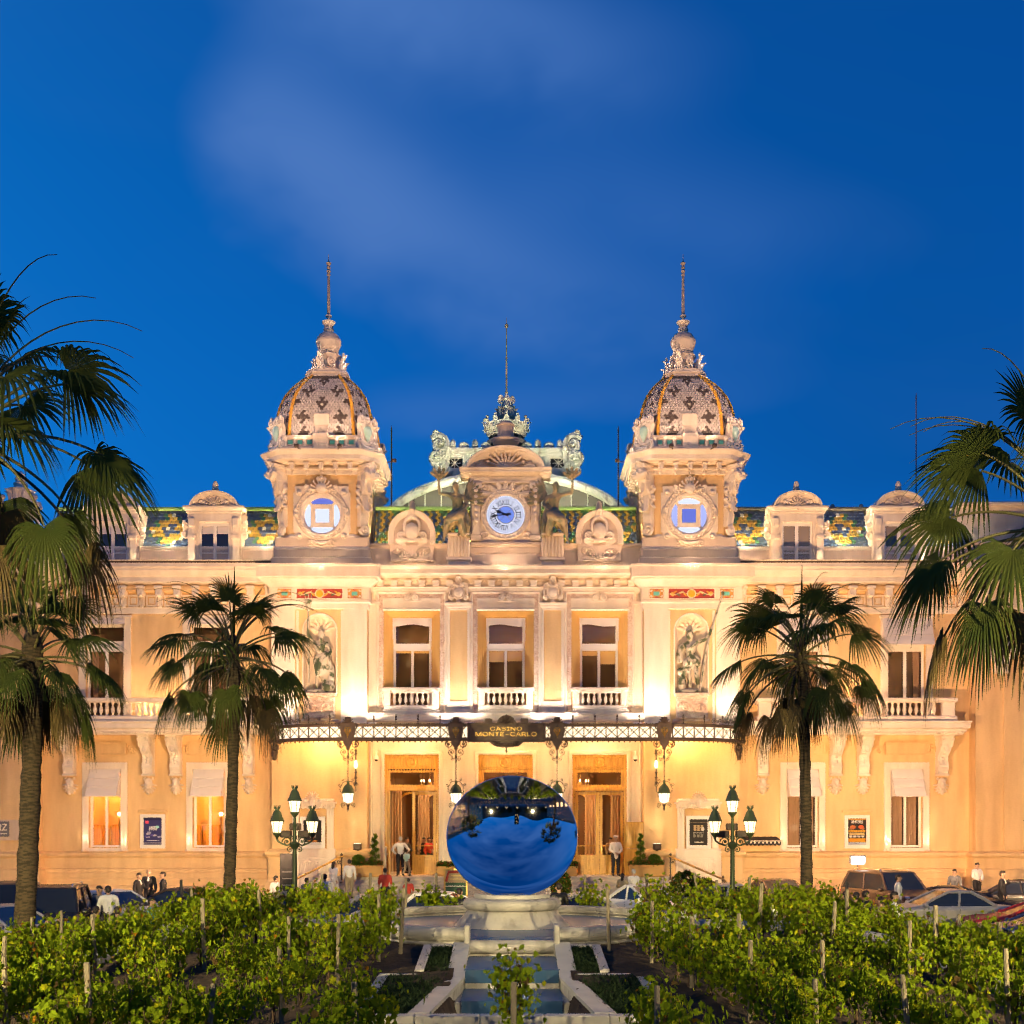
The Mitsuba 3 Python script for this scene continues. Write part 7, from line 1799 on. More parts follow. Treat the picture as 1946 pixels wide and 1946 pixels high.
for s in (-1, 1):
 sp = lambda d: max(0.0, (20.6 - d) * .105)                  # the lower walls splay outwards

 def wallpiece(da, db, za, zb_):
  V = [(s * (x + sp(d)), Yd(d), z) for d, zt_ in ((da, za), (db, zb_)) for x, z in ((.83, .1), (.83, zt_), (1.06, zt_), (1.06, .1))]
  return trimesh.convex.convex_hull(np.array(V))
 for k, (da, db, za, zb_) in enumerate(((22.2, 23.35, 1.14, 1.28), (20.62, 22.19, .95, 1.14), (18.9, 20.61, .90, .95), (17.2, 18.89, .86, .90))):
  add(CA + '__side_wall', wallpiece(da, db, za - .05, zb_ - .05), 'm_basin')
  cp = trimesh.convex.convex_hull(np.array([(s * (x + sp(d)), Yd(d), z + e) for d, z in ((da + .004, za), (db - .004, zb_)) for x in (.80, 1.10) for e in (-.05, .012)]))
  add(CA + '__coping', cp, 'm_marblewhite')
 bd = thing('juniper_bed', 'stone edged bed of low dark juniper, upper one %s of the cascade' % ('left' if s < 0 else 'right'), 'planting bed', None)
 add(bd + '__border', trimesh.convex.convex_hull(np.array([(s * x, Yd(d), z) for d, z0_ in ((20.95, 1.04), (23.2, 1.26)) for x in (1.50, 1.66) for z in (.3, z0_)])), 'm_marblewhite')
 add(bd + '__border', cbx(s * 1.1, s * 1.5, Yd(23.1), Yd(23.25), .4, 1.26, .01), 'm_marblewhite')
 bd2 = thing('juniper_bed', 'stone edged bed of low dark juniper, lower one %s of the cascade' % ('left' if s < 0 else 'right'), 'planting bed', None)
 add(bd2 + '__border', cbx(s * 1.10, s * 2.25, Yd(20.72), Yd(20.90), .3, .99, .01), 'm_marblewhite')
 add(bd2 + '__border', trimesh.convex.convex_hull(np.array([(s * x, Yd(d), z) for d, z0_ in ((17.2, .86), (20.72, .98)) for x in (2.08, 2.25) for z in (.3, z0_)])), 'm_marblewhite')
 rnd = np.random.default_rng(70 + s)
 for key, (xa, xb, da, db, za, zb_, cnt) in ((bd, (1.12, 1.5, 20.95, 23.1, .96, 1.17, 900)), (bd2, (1.12, 2.06, 17.3, 20.7, .80, .92, 2200))):
  n_ = cnt
  xs, ds = rnd.uniform(xa, xb, n_), rnd.uniform(da, db, n_)
  zz = za + (zb_ - za) * (ds - da) / (db - da)
  V, F, C = [], [], []
  for i in range(n_):
   if xs[i] < 1.12 + sp(ds[i]):
    continue
   az_, L = rnd.uniform(0, 6.28), rnd.uniform(.08, .20)
   dx, dy = math.cos(az_) * L * .7, math.sin(az_) * L * .7
   b = np.array([s * xs[i], Yd(ds[i]), zz[i]])
   col = np.array([.038, .062, .026]) * rnd.uniform(.5, 1.5)
   for q in range(3):
    o = np.array([dx, dy, L * .55]) * (.55 + .25 * q) + rnd.normal(0, .018, 3)
    sd = np.cross(o, [0, 0, 1]) / (np.linalg.norm(o) + 1e-9) * .22
    k0 = len(V)
    V += [b, b + o * .5 + sd * L * .5, b + o, b + o * .5 - sd * L * .5]
    F += [(k0, k0 + 1, k0 + 2), (k0, k0 + 2, k0 + 3)]
    C += [col] * 4
  add(key + '__juniper', trimesh.Trimesh(np.array(V), np.array(F), process=False), 'm_leaf', smooth=False, color=np.array(C), kind='stuff')
  add(key + '__soil', trimesh.convex.convex_hull(np.array([(s * x, Yd(d), z) for d, zt_ in ((da, za), (db, zb_)) for x in (xa, xb) for z in (.2, zt_ - .02)])), 'm_soil')
for k in range(5):
 add(CA + '__front_wall', cbx(-2.25 + .9 * k + .004, -1.35 + .9 * k - .004, Yd(17.0), Yd(17.2), .2, .86, .015), 'm_marblewhite')
add(CA + '__channel_bed', bx(-.83, .83, Yd(17.2), Yd(23.5), .02, .12), 'm_basin')

# curved stone edging of the vine bed
EDG = thing('stone_edging', 'low curved stone edging that borders the vine bed, from the fountain outwards', 'edging')
for s in (-1, 1):
 pl = [(3.75, 27.0), (4.6, 27.05), (5.4, 26.85), (6.1, 26.3), (6.7, 25.4), (7.15, 24.3), (7.5, 23.0), (7.75, 21.5), (7.9, 19.8), (8.0, 18), (8.0, 16)]
 P = np.array([(s * x, d - 58, float(zsoil(x, d)) + .06) for x, d in pl])
 for k in range(len(P) - 1):
  a, b = P[k], P[k + 1]
  for q in range(1):
   add(EDG + '__kerb_stone', cat(tube([a + (b - a) * .004, a * .5 + b * .5, a + (b - a) * .996], [.13, .13, .13], 10), mv(tube([a + (b - a) * .004, b - (b - a) * .004], .12, 4), s * .26, .05, .01)), 'm_basin', smooth=35)

# ------------------------------------------------------------------ mirror bowl
MB = thing('mirror_bowl', 'big tilted concave mirror bowl on the fountain, holding an upside-down view of the dusk sky', 'sculpture')
ALPHA, THETA, RD = math.radians(23.0), math.radians(43.0), 1.42
rc = RD / math.sin(THETA)
ph = np.linspace(0, THETA, 57)
# axis along -y first: bowl opens to -y, its rim in the plane y = 0
inner = [(rc * math.sin(t), -(rc * math.cos(t) - rc * math.cos(THETA))) for t in ph]        # (radius, depth along +y) with depth negative of opening
prof = [(r, -z_) for r, z_ in inner]
rim_ = [(RD + .006, -.004), (RD + .016, .0), (RD + .020, .012)]
outer = [((rc + .04) * math.sin(t), (rc + .04) * math.cos(t) - rc * math.cos(THETA)) for t in ph[::-1]]


def bowl(pr, n=192):
 m = lathe(pr, n)                                            # about z; opening to -z
 v = m.vertices
 v = np.stack([v[:, 0], v[:, 2], v[:, 1]], 1)                # z -> y
 ca, sa = math.cos(ALPHA), math.sin(ALPHA)
 y, z = v[:, 1] * ca + v[:, 2] * sa, -v[:, 1] * sa + v[:, 2] * ca
 return trimesh.Trimesh(np.stack([v[:, 0], y + FY, z + 3.30], 1), m.faces, process=False)


pr_in = [(max(rc * math.sin(t), 1e-4), rc * math.cos(t) - rc * math.cos(THETA)) for t in ph]
add(MB + '__inner_mirror', bowl(pr_in), 'm_mirror', smooth=True)
add(MB + '__shell', bowl([pr_in[-1], (RD + .008, -.006), (RD + .02, -.004), (RD + .026, .010)] + outer[:-1] + [(1e-4, outer[-1][1])]), 'm_mirror', smooth=50)
add(MB + '__foot', trimesh.convex.convex_hull(np.array([(x, FY + y, z) for x in (-.30, .30) for y, z in ((-.46, 2.02), (-.46, 2.035), (-.05, 2.02), (-.05, 2.19))])), 'm_chrome')
add(MB + '__foot_plate', cbx(-.42, .42, FY - .50, FY + .05, 2.018, 2.05, .01), 'm_chrome')
# ------------------------------------------------------------------ street lamps with floodlights
SL_GLASS = lathe([(.13, .0), (.205, .40)], 6)
SL_HOOD = cat(lathe([(.235, .40), (.25, .43), (.225, .46), (.12, .74), (.075, .78), (.075, .84), (.001, .84)], 6), *[tr(tube([(0, 0, 0), (.04, 0, .05), (.05, 0, .13)], [.02, .02, .008], 5), rz=t, at=(.06 * math.cos(math.radians(t)), .06 * math.sin(math.radians(t)), .82)) for t in range(0, 360, 60)])
SL_BASE = lathe([(.03, -.20), (.05, -.14), (.10, -.08), (.145, -.02), (.145, .02), (.12, .03)], 8)
SL_BARS = cat(*[tube([(.135 * math.cos(t), .135 * math.sin(t), 0), (.212 * math.cos(t), .212 * math.sin(t), .41)], .010, 4) for t in np.arange(6) * math.pi / 3], lathe([(.135, -.005), (.15, -.005), (.15, .015), (.135, .015)], 6))
SG_, SH_, SB_, SBR_ = (mikit.ply(m, k, smooth=q) for m, k, q in ((SL_GLASS, 'm_white', False), (SL_HOOD, 'm_lampgreen', 35), (SL_BASE, 'm_lampgreen', 35), (SL_BARS, 'm_lampgreen', 35)))
SG_E = {**SG_, 'emitter': glow(2.6, 1.85, .92)}
POLE = mikit.ply(cat(lathe([(.26, 0), (.26, .10), (.20, .16), (.19, .42), (.22, .46), (.22, .52), (.13, .62), (.12, .95), (.15, 1.0), (.15, 1.05), (.085, 1.12), (.08, 2.2), (.075, 2.72), (.10, 2.76), (.16, 2.86), (.18, 2.92), (.12, 2.96), (.06, 3.0), (.055, 3.5), (.08, 3.54), (.05, 3.6), (.045, 3.80)], 12)), 'm_lampgreen', smooth=35)
ARM = mikit.ply(cat(tube([(.04, 0, 2.96), (.25, 0, 2.86), (.45, 0, 2.93), (.58, 0, 3.02), (.60, 0, 3.10)], .030, 7), tr(volute(.17, .022, 1.6, 0, 1, .01), at=(.26, 0, 2.98)), tr(volute(.12, .02, 1.5, math.pi, -1, .01), at=(.16, 0, 2.72)), tr(volute(.09, .018, 1.3, 0, 1, .01), at=(.12, 0, 3.12))), 'm_lampgreen', smooth=35)
FBOX = mikit.ply(cat(cbx(-.19, .19, -.13, .13, -.12, .12, .03), cbx(-.17, .17, .125, .14, -.10, .10, .01)), 'm_iron')


def street_lamp(x, y, z, label, rz=0, floods=(), bulbs=True, group='triple street lamps', three=True):
 L = thing('street_lamp', label, 'street lamp', group)
 M = T().translate([x, y, z]).rotate([0, 0, 1], rz)
 again(L + '__pole', POLE, M)
 places = [(0, 0, 3.98)] + [(.60 * math.cos(a), .60 * math.sin(a), 3.28) for a in (0, math.pi)]
 for a in (0, 180):
  again(L + '__arm', ARM, M @ T().rotate([0, 0, 1], a))
 for (px, py, pz) in places:
  m = M @ T().translate([px, py, pz])
  again(L + '__lantern__glass', SG_E if bulbs else SG_, m) if False else None
  k = num(L + '__lantern')
  again(k + '__glass', SG_E, m)
  again(k + '__hood', SH_, m)
  again(k + '__base', SB_, m)
  again(k + '__bars', SBR_, m)
 for (dx, dz, tx, ty, tz, pw, cut) in floods:
  again(L + '__flood_box', FBOX, T().translate([x + dx, y + .12, z + dz]))
  spot('front_flood', (x + dx, y + .30, z + dz), (tx, ty, tz), pw, cut, cut * .45, (1, .585, .30), 6.0)
 return L


LD = -16.0
FC = (1, .58, .28)
street_lamp(WX(560, LD), LD, 0.0, 'triple street lamp with lit lanterns left of the doors', floods=((-.32, 3.25, -20.0, 1, 7.5, 270, 46), (.30, 3.25, -6.0, 0, 18.5, 125, 40), (0, 3.5, -9.5, 1, 20.5, 330, 27)))
street_lamp(WX(1392, LD), LD, 0.0, 'triple street lamp with lit lanterns right of the doors', floods=((.32, 3.25, 19.6, 1, 7.5, 300, 46), (-.30, 3.25, 5.4, 0, 18.5, 125, 40), (0, 3.5, 9.0, 1, 20.5, 330, 27)))
street_lamp(WX(1992, LD), LD, 0.0, 'street lamp cut by the right edge of the picture', floods=((.1, 3.25, 24, 0, 7, 190, 50),))
street_lamp(-18.6, LD, 0.0, 'street lamp beyond the left edge of the picture', floods=((.1, 3.25, -25, 0, 7, 50, 50),))

# ------------------------------------------------------------------ cars
def rhull(pts, r):
 return m3.Manifold.batch_hull([sph(p, r, 12) for p in pts])


def car_shapes(L, W, H, hood, boot, kind):
 """Body and glasshouse as unions of rounded hulls; the nose points to +x, wheels on z = 0."""
 r, w = .10, W / 2 - .10
 belt = H * (.60 if kind == 'suv' else .62)
 x0, x1 = -L / 2 + .1, L / 2 - .1
 gc = .24 if kind == 'suv' else .18
 low = rhull([(x, y, z) for x in (x0 + .08, x1 - .08) for y in (-w + .04, w - .04) for z in (gc + .10, belt - .24)] + [(x, y, z) for x in (x0 + .5, x1 - .6) for y in (-w, w) for z in (gc + .12, belt - .14)], r)
 ch, cb = x1 - hood, x0 + boot
 deck = rhull([(x1 - .22, y, belt - .24) for y in (-w + .14, w - .14)] + [(ch, y, belt - .06) for y in (-w + .05, w - .05)] + [(ch - .2, y, belt - .35) for y in (-w, w)], r)
 tail = rhull([(x0 + .10, y, belt - .12) for y in (-w + .12, w - .12)] + [(cb, y, belt - .05) for y in (-w + .05, w - .05)] + [(cb + .3, y, belt - .35) for y in (-w, w)], r)
 mid = rhull([(x, y, belt - .08) for x in (ch - .1, cb + .1) for y in (-w + .02, w - .02)] + [(x, y, gc + .2) for x in (ch, cb) for y in (-w, w)], r)
 bd = low + deck + tail + mid
 wx = (x1 - .78, x0 + .80)
 wr = .37 if kind == 'suv' else .325
 for x in wx:
  cy_ = m3.Manifold.cylinder(.5, wr + .05, wr + .05, 24).rotate((90, 0, 0))
  bd = bd - cy_.translate((x, -W / 2 + .24, wr)) - cy_.translate((x, W / 2 + .26, wr))
 rake_f, rake_b = (.62, .30) if kind == 'suv' else (.95, .80 if kind == 'sedan' else .55)
 rt = H - .06
 roofx = (ch - rake_f, cb + rake_b)
 tum = .20
 gl = rhull([(ch - .02, y, belt - .04) for y in (-w + .04, w - .04)] + [(cb + .04, y, belt - .04) for y in (-w + .04, w - .04)] + [(x, y, rt - .07) for x in roofx for y in (-w + tum, w - tum)], .06)
 rf = rhull([(x, y, rt - .035) for x in (roofx[0] - .02, roofx[1] + .02) for y in (-w + tum - .02, w - tum + .02)] + [((roofx[0] + roofx[1]) / 2, y, rt + .0) for y in (-w + tum + .1, w - tum - .1)], .055)
 pil = []
 for s in (-1, 1):
  a, b = np.array([ch + .02, s * (w - .01), belt]), np.array([roofx[0], s * (w - tum + .03), rt - .02])
  c, d = np.array([cb, s * (w - .01), belt]), np.array([roofx[1], s * (w - tum + .03), rt - .02])
  mm = (a + c) / 2, (b + d) / 2
  pil += [tube([a, a * .5 + b * .5 + (0, s * .01, .02), b], .045, 6), tube([c, c * .5 + d * .5 + (0, s * .01, .02), d], .065, 6), tube([mm[0] + (0, s * .02, 0), mm[1] + (0, s * .02, 0)], .045, 6)]
 return bd, gl, rf, pil, wx, wr, belt, ch, cb, x0, x1, w, rt, roofx


_cars = {}


def car_kit(kind):
 if kind in _cars:
  return _cars[kind]
 L, W, H, hood, boot = dict(suv=(4.7, 1.92, 1.82, 1.15, .12), sedan=(4.7, 1.80, 1.44, 1.20, .85), hatch=(3.7, 1.66, 1.48, .80, .18), coupe=(4.4, 1.85, 1.24, 1.25, .60), classic=(4.1, 1.62, 1.46, 1.15, .75))[kind]
 bd, gl, rf, pil, wx, wr, belt, ch, cb, x0, x1, w, rt, roofx = car_shapes(L, W, H, hood, boot, 'suv' if kind == 'suv' else ('sedan' if kind in ('sedan', 'classic') else 'hatch'))
 ty = tr(lathe([(.19, -.10), (wr - .03, -.11), (wr, -.08), (wr, .08), (wr - .03, .11), (.19, .10)], 24), rx=90)
 rm = tr(cat(lathe([(.001, -.085), (.05, -.09), (.06, -.06), (.20, -.05), (.205, -.09), (.215, -.09), (.215, .09)], 20), *[tr(cbx(.04, .20, -.025, .025, -.085, -.055, .008), rz=t) for t in range(0, 360, 72)]), rx=90)
 z = belt - .26
 k = dict(body=(meshof(bd, 0, 0), None, 32), window_glass=(meshof(gl, 0, 0), 'm_carglass', 32), roof=(meshof(rf, 0, 0), None, 32), 
             bumper=(cat(cbx(x1 - .05, x1 + .02, -w + .05, w - .05, .30, .46, .03), cbx(x0 - .02, x0 + .05, -w + .05, w - .05, .30, .48, .03)), None, 30),
             grille=(cat(cbx(x1 - .05, x1 + .012, -.42, .42, z - .08, z + .10, .02), *[cbx(x1, x1 + .022, -.40, .40, z - .06 + .045 * q, z - .04 + .045 * q, .004) for q in range(4)]), 'm_black', 30),
             number_plate=(cbx(x1 + .015, x1 + .03, -.25, .25, .42, .52, .005), 'm_white', 30), sill=(cat(cbx(x0 + .9, x1 - .9, -w - .09, w + .09, .16, .24, .03)), 'm_black', 30),
             door_line=(cat(*[bx(x - .006, x + .006, s * (w + .088), s * (w + .1005), .35, belt - .06) for s in (-1, 1) for x in ((ch + cb) / 2, ch - .05)]), 'm_black', 30))
 for i_, p_ in enumerate(pil):
  k['pillar' if not i_ else 'pillar_%03d' % i_] = (p_, None, 30)
 many = dict(wheel=[(x, s * (w - .02)) for x in wx for s in (-1, 1)], headlight=[(x1 - .06, s * (w - .16)) for s in (-1, 1)], tail_light=[(x0 + .02, s * (w - .10)) for s in (-1, 1)], wing_mirror=[(ch - .10, s * (w + .17)) for s in (-1, 1)])
 sh = {n: (mikit.ply(m, mk or 'm_carsilver', smooth=q), mk) for n, (m, mk, q) in k.items()}
 sh['tyre'], sh['rim'] = (mikit.ply(ty, 'm_rubber', smooth=40), 'm_rubber'), (mikit.ply(rm, 'm_chrome', smooth=40), 'm_chrome')
 sh['lamp'] = (mikit.ply(ell(0, 0, z + .04, .09, .16, .085, True), 'm_chrome', smooth=True), 'm_chrome')
 sh['lens'] = (mikit.ply(cbx(-.05, .04, -.12, .12, z, z + .18, .03), 'm_carred'), 'm_carred')
 sh['wing'] = (mikit.ply(cat(ell(0, 0, belt + .04, .07, .11, .08, True), cbx(-.02, .02, -.08, .08, belt - .04, belt + .02, .01)), 'm_carblack', smooth=40), None)
 sh['rack'] = (mikit.ply(cat(*[tube([(roofx[0] - .15, s * (w - .25), rt + .03), (roofx[0] - .2, s * (w - .25), rt + .10), (roofx[1] + .2, s * (w - .25), rt + .10), (roofx[1] + .15, s * (w - .25), rt + .03)], .022, 6) for s in (-1, 1)]), 'm_chrome', smooth=30), 'm_chrome')
 _cars[kind] = (sh, many, wr)
 return _cars[kind]


def car(kind, color, px, d, heading, label, z=0.0, lit=False, group=None):
 """heading: degrees; 0 = nose to the right, -90 = nose towards the camera."""
 sh, many, wr = car_kit(kind)
 C_ = thing('parked_car', label, 'car', group)
 M = T().translate([(px - 973) / FPX * d, d - 58, z]).rotate([0, 0, 1], heading)
 for n in ('body', 'window_glass', 'roof', 'pillar', 'pillar_001', 'pillar_002', 'pillar_003', 'pillar_004', 'pillar_005', 'bumper', 'grille', 'number_plate', 'sill', 'door_line'):
  again(C_ + '__' + n, sh[n][0], M, sh[n][1] or 'm_car' + color)
 for x, y in many['wheel']:
  w = num(C_ + '__wheel')
  m = M @ T().translate([x, y, wr]).rotate([0, 0, 1], 0 if y < 0 else 180)
  again(w + '__tyre', sh['tyre'][0], m)
  again(w + '__rim', sh['rim'][0], m)
 for x, y in many['headlight']:
  again(C_ + '__headlight', sh['lamp'][0], M @ T().translate([x, y, 0]))
 for x, y in many['tail_light']:
  again(C_ + '__tail_light', sh['lens'][0], M @ T().translate([x, y, 0]))
 for x, y in many['wing_mirror']:
  again(C_ + '__wing_mirror', sh['wing'][0], M @ T().translate([x, y, 0]), 'm_car' + color)
 if kind == 'suv':
  again(C_ + '__roof_rack', sh['rack'][0], M)
 return C_


car('suv', 'black', 98, 35.0, -78, 'black off-road car facing the viewer beside the big left palm trunk')
car('suv', 'bronze', 6, 37.5, -70, 'brown tall car at the far left edge, behind the black one')
car('sedan', 'silver', 4, 32.6, -25, 'silver car at the bottom left edge, in front of the brown tall car')
car('hatch', 'white', 222, 39.5, -35, 'small white car behind the two men in white shirts')
car('sedan', 'bronze', 335, 42.5, 175, 'brown saloon car in front of the three men in suits')
car('sedan', 'silver', 722, 37.5, 5, 'silver saloon half hidden by vines left of the fountain')
car('hatch', 'white', 858, 38.5, -10, 'white small car just left of the fountain pedestal')
car('sedan', 'silver', 1094, 38.5, 182, 'silver saloon just right of the fountain pedestal')
car('classic', 'white', 1226, 44.0, -55, 'old white saloon car right of the doors, behind the vines')
car('sedan', 'silver', 1372, 45.5, 170, 'grey saloon behind the right street lamp')
car('sedan', 'bronze', 1478, 49.0, -80, 'brown saloon facing the viewer beside the right palm trunk')
car('suv', 'bronze', 1692, 47.5, -75, 'brown tall car with roof rails under the lit box sign')
car('coupe', 'black', 1826, 47.5, -30, 'dark low coupe behind the silver saloon on the right')
car('sedan', 'silver', 1796, 41.0, 180, 'long silver saloon seen from its side, right of the vines')
car('sedan', 'black', 1950, 48.5, -20, 'black saloon at the right edge behind the man in a suit')
car('coupe', 'red', 1962, 38.0, 170, 'red sports car at the right edge')
car('coupe', 'blue', 1985, 34.2, 172, 'dark blue sports car at the right edge in front of the red one')

# lit box sign on a thin mast
LS = thing('lit_sign', 'small blank white light box on a thin mast behind the brown tall car', 'sign')
x, y, z = WX(1630, -9.0), -9.0, WZ(1635, -9.0)
add(LS + '__box', mv(cbx(-.28, .28, -.10, .10, -.16, .17, .05), x, y, z), 'm_white', emitter=glow(4.5, 4.6, 4.6))
add(LS + '__frame', mv(cat(cbx(-.30, .30, -.085, .12, .165, .20, .01), cbx(-.31, -.285, -.085, .12, -.12, .17, .01), cbx(.285, .31, -.085, .12, -.12, .17, .01)), x, y, z), 'm_greycloth')
add(LS + '__mast', tube([(x, y + .02, 0), (x, y + .02, z - .16)], .03, 6), 'm_iron')

# side entrance awning by the right tower
AW = thing('side_awning', 'small dark striped awning over a side opening right of the right street lamp', 'awning')
xa, xb, ya = WX(1412, .6), WX(1480, .6), .9
add(AW + '__cloth', grid(lambda u, v: np.stack([xa + (xb - xa) * u, ya + .25 - 1.0 * v, WZ(1590, .6) - .16 * v]), 12, 4), 'm_suit', smooth=True)
add(AW + '__valance', cat(*[ext(Polygon([(xa + (xb - xa) * k / 9, 0), (xa + (xb - xa) * (k + 1) / 9, 0), (xa + (xb - xa) * (k + 1) / 9, -.20), (xa + (xb - xa) * (k + .5) / 9, -.27), (xa + (xb - xa) * k / 9, -.20)]), ya - .78, ya - .76).apply_translation((0, 0, WZ(1590, .6) - .16)) for k in range(9)]), 'm_suit')
add(AW + '__stripe', cat(bx(xa, xb, ya - .795, ya - .785, WZ(1590, .6) - .22, WZ(1590, .6) - .18), *[ell(xa + (xb - xa) * (k + .5) / 9, ya - .79, WZ(1590, .6) - .28, .05, .01, .05) for k in range(9)]), 'm_trim')
# roll-up banner, orange board, menu board, bollard by the door
BN = thing('upright_banner', 'dark upright banner standing behind the left street lamp', 'banner')
x, y = WX(546, -12), -12.0
add(BN + '__panel', cbx(x - .28, x + .28, y, y + .03, .55, WZ(1622, -12), .01), 'm_suit')
add(BN + '__lines', cat(*[bx(x - .2, x + .2, y - .006, y - .001, .8 + .25 * k, .84 + .25 * k) for k in range(5)]), 'm_greycloth')
add(BN + '__leg', cat(cbx(x - .3, x - .26, y, y + .05, 0, .6, .01), cbx(x + .26, x + .3, y, y + .05, 0, .6, .01)), 'm_iron')
OB = thing('orange_board', 'tall orange panel beside the right door, behind the doorman', 'board')
x, y = WX(1206, -.5), -.5
add(OB + '__upper_panel', cbx(x - .50, x + .50, y, y + .06, WZ(1612, -.5), WZ(1562, -.5), .015), 'm_wood')
add(OB + '__lower_panel', cbx(x - .50, x + .12, y + .002, y + .06, LAND, WZ(1613, -.5), .015), 'm_wood')
MN = thing('menu_board', 'framed standing board in red and green just left of the mirror bowl', 'sign')
x, y = WX(866, -6.0), -6.0
add(MN + '__frame', cat(ext(rr(x - .50, x + .50, .35, 1.75).difference(rr(x - .43, x + .43, .42, 1.68)), y - .03, y + .03), cbx(x - .48, x - .42, y, y + .05, 0, .4, .01), cbx(x + .42, x + .48, y, y + .05, 0, .4, .01)), 'm_brass')
cols, ms = [], []
for m, c in ((bx(x - .43, x + .43, y, y + .01, .42, 1.68), (.05, .10, .06)), (bx(x - .43, x + .43, y - .006, y, 1.15, 1.68), (.42, .30, .18)), (tube([(x - .4, y - .01, 1.2), (x - .3, y - .012, 1.6), (x + .35, y - .01, 1.62)], .06, 6), (.42, .06, .04)), (bx(x - .2, x + .25, y - .012, y - .006, 1.42, 1.48), (.62, .45, .16)), (bx(x - .25, x + .3, y - .012, y - .006, 1.28, 1.33), (.62, .45, .16)), (bx(x - .43, x + .43, y - .006, y, .98, 1.02), (.7, .66, .55))):
 ms.append(m)
 cols.extend([c] * len(m.vertices))
mm, cc = split_faces(cat(*ms), np.array(cols))
add(MN + '__print', mm, 'm_vcol', smooth=False, color=cc)
AS = thing('ash_stand', 'slim steel stand with a cap beside the open left door', 'stand')
add(AS, mv(cat(lathe([(.16, 0), (.16, .03), (.05, .06), (.05, .95), (.09, .98), (.09, 1.05), (.03, 1.07), (.06, 1.18), (.04, 1.26), (.08, 1.32), (.001, 1.4)], 14)), WX(733, -.9), -.9, LAND), 'm_chrome', smooth=35)
# ------------------------------------------------------------------ people
POSES = dict(
 stand=dict(),
 talk=dict(er=(.26, -.08, 1.16), wr=(.16, -.30, 1.12), hr=(.13, -.39, 1.15), el=(-.26, .03, 1.14), wl=(-.24, -.10, .91)),
 hips=dict(el=(-.38, .08, 1.18), wl=(-.20, -.02, .98), hl=(-.12, -.06, .96), er=(.38, .08, 1.18), wr=(.20, -.02, .98), hr=(.12, -.06, .96)),
 walk=dict(kl=(-.10, -.16, .50), al=(-.11, -.14, .10), tl=(-.12, -.32, .06), kr=(.10, .02, .50), ar=(.11, .28, .14), tr=(.12, .16, .03), el=(-.25, .14, 1.16), wl=(-.24, .10, .92), hl=(-.24, .06, .83), er=(.25, -.08, 1.16), wr=(.23, -.26, .98), hr=(.22, -.33, .92)),
 lean=dict(waist=(0, -.02, 1.10), chest=(0, -.10, 1.30), neck=(0, -.15, 1.44), head=(0, -.20, 1.59), sl=(-.18, -.10, 1.40), sr=(.18, -.10, 1.40), el=(-.26, -.16, 1.14), wl=(-.22, -.36, 1.02), hl=(-.2, -.45, 1.02), er=(.26, -.14, 1.14), wr=(.24, -.24, .90), hr=(.24, -.3, .82)),
 front=dict(el=(-.27, -.02, 1.14), wl=(-.08, -.20, 1.02), hl=(.0, -.24, .99), er=(.27, -.02, 1.14), wr=(.08, -.21, 1.00), hr=(.0, -.26, .96)),
 sit=dict(pelvis=(0, .02, .50), waist=(0, .0, .66), chest=(0, -.03, .88), neck=(0, -.04, 1.03), head=(0, -.07, 1.19), sl=(-.18, -.03, .98), sr=(.18, -.03, .98), el=(-.24, -.05, .70), er=(.24, -.05, .70), wl=(-.18, -.28, .60), wr=(.18, -.28, .60), hl=(-.15, -.37, .58), hr=(.15, -.37, .58),
             pl=(-.1, .0, .48), pr=(.1, .0, .48), kl=(-.12, -.42, .50), kr=(.12, -.42, .50), al=(-.12, -.40, .09), ar=(.12, -.40, .09), tl=(-.13, -.57, .03), tr=(.13, -.57, .03)),
)
_kits = {}


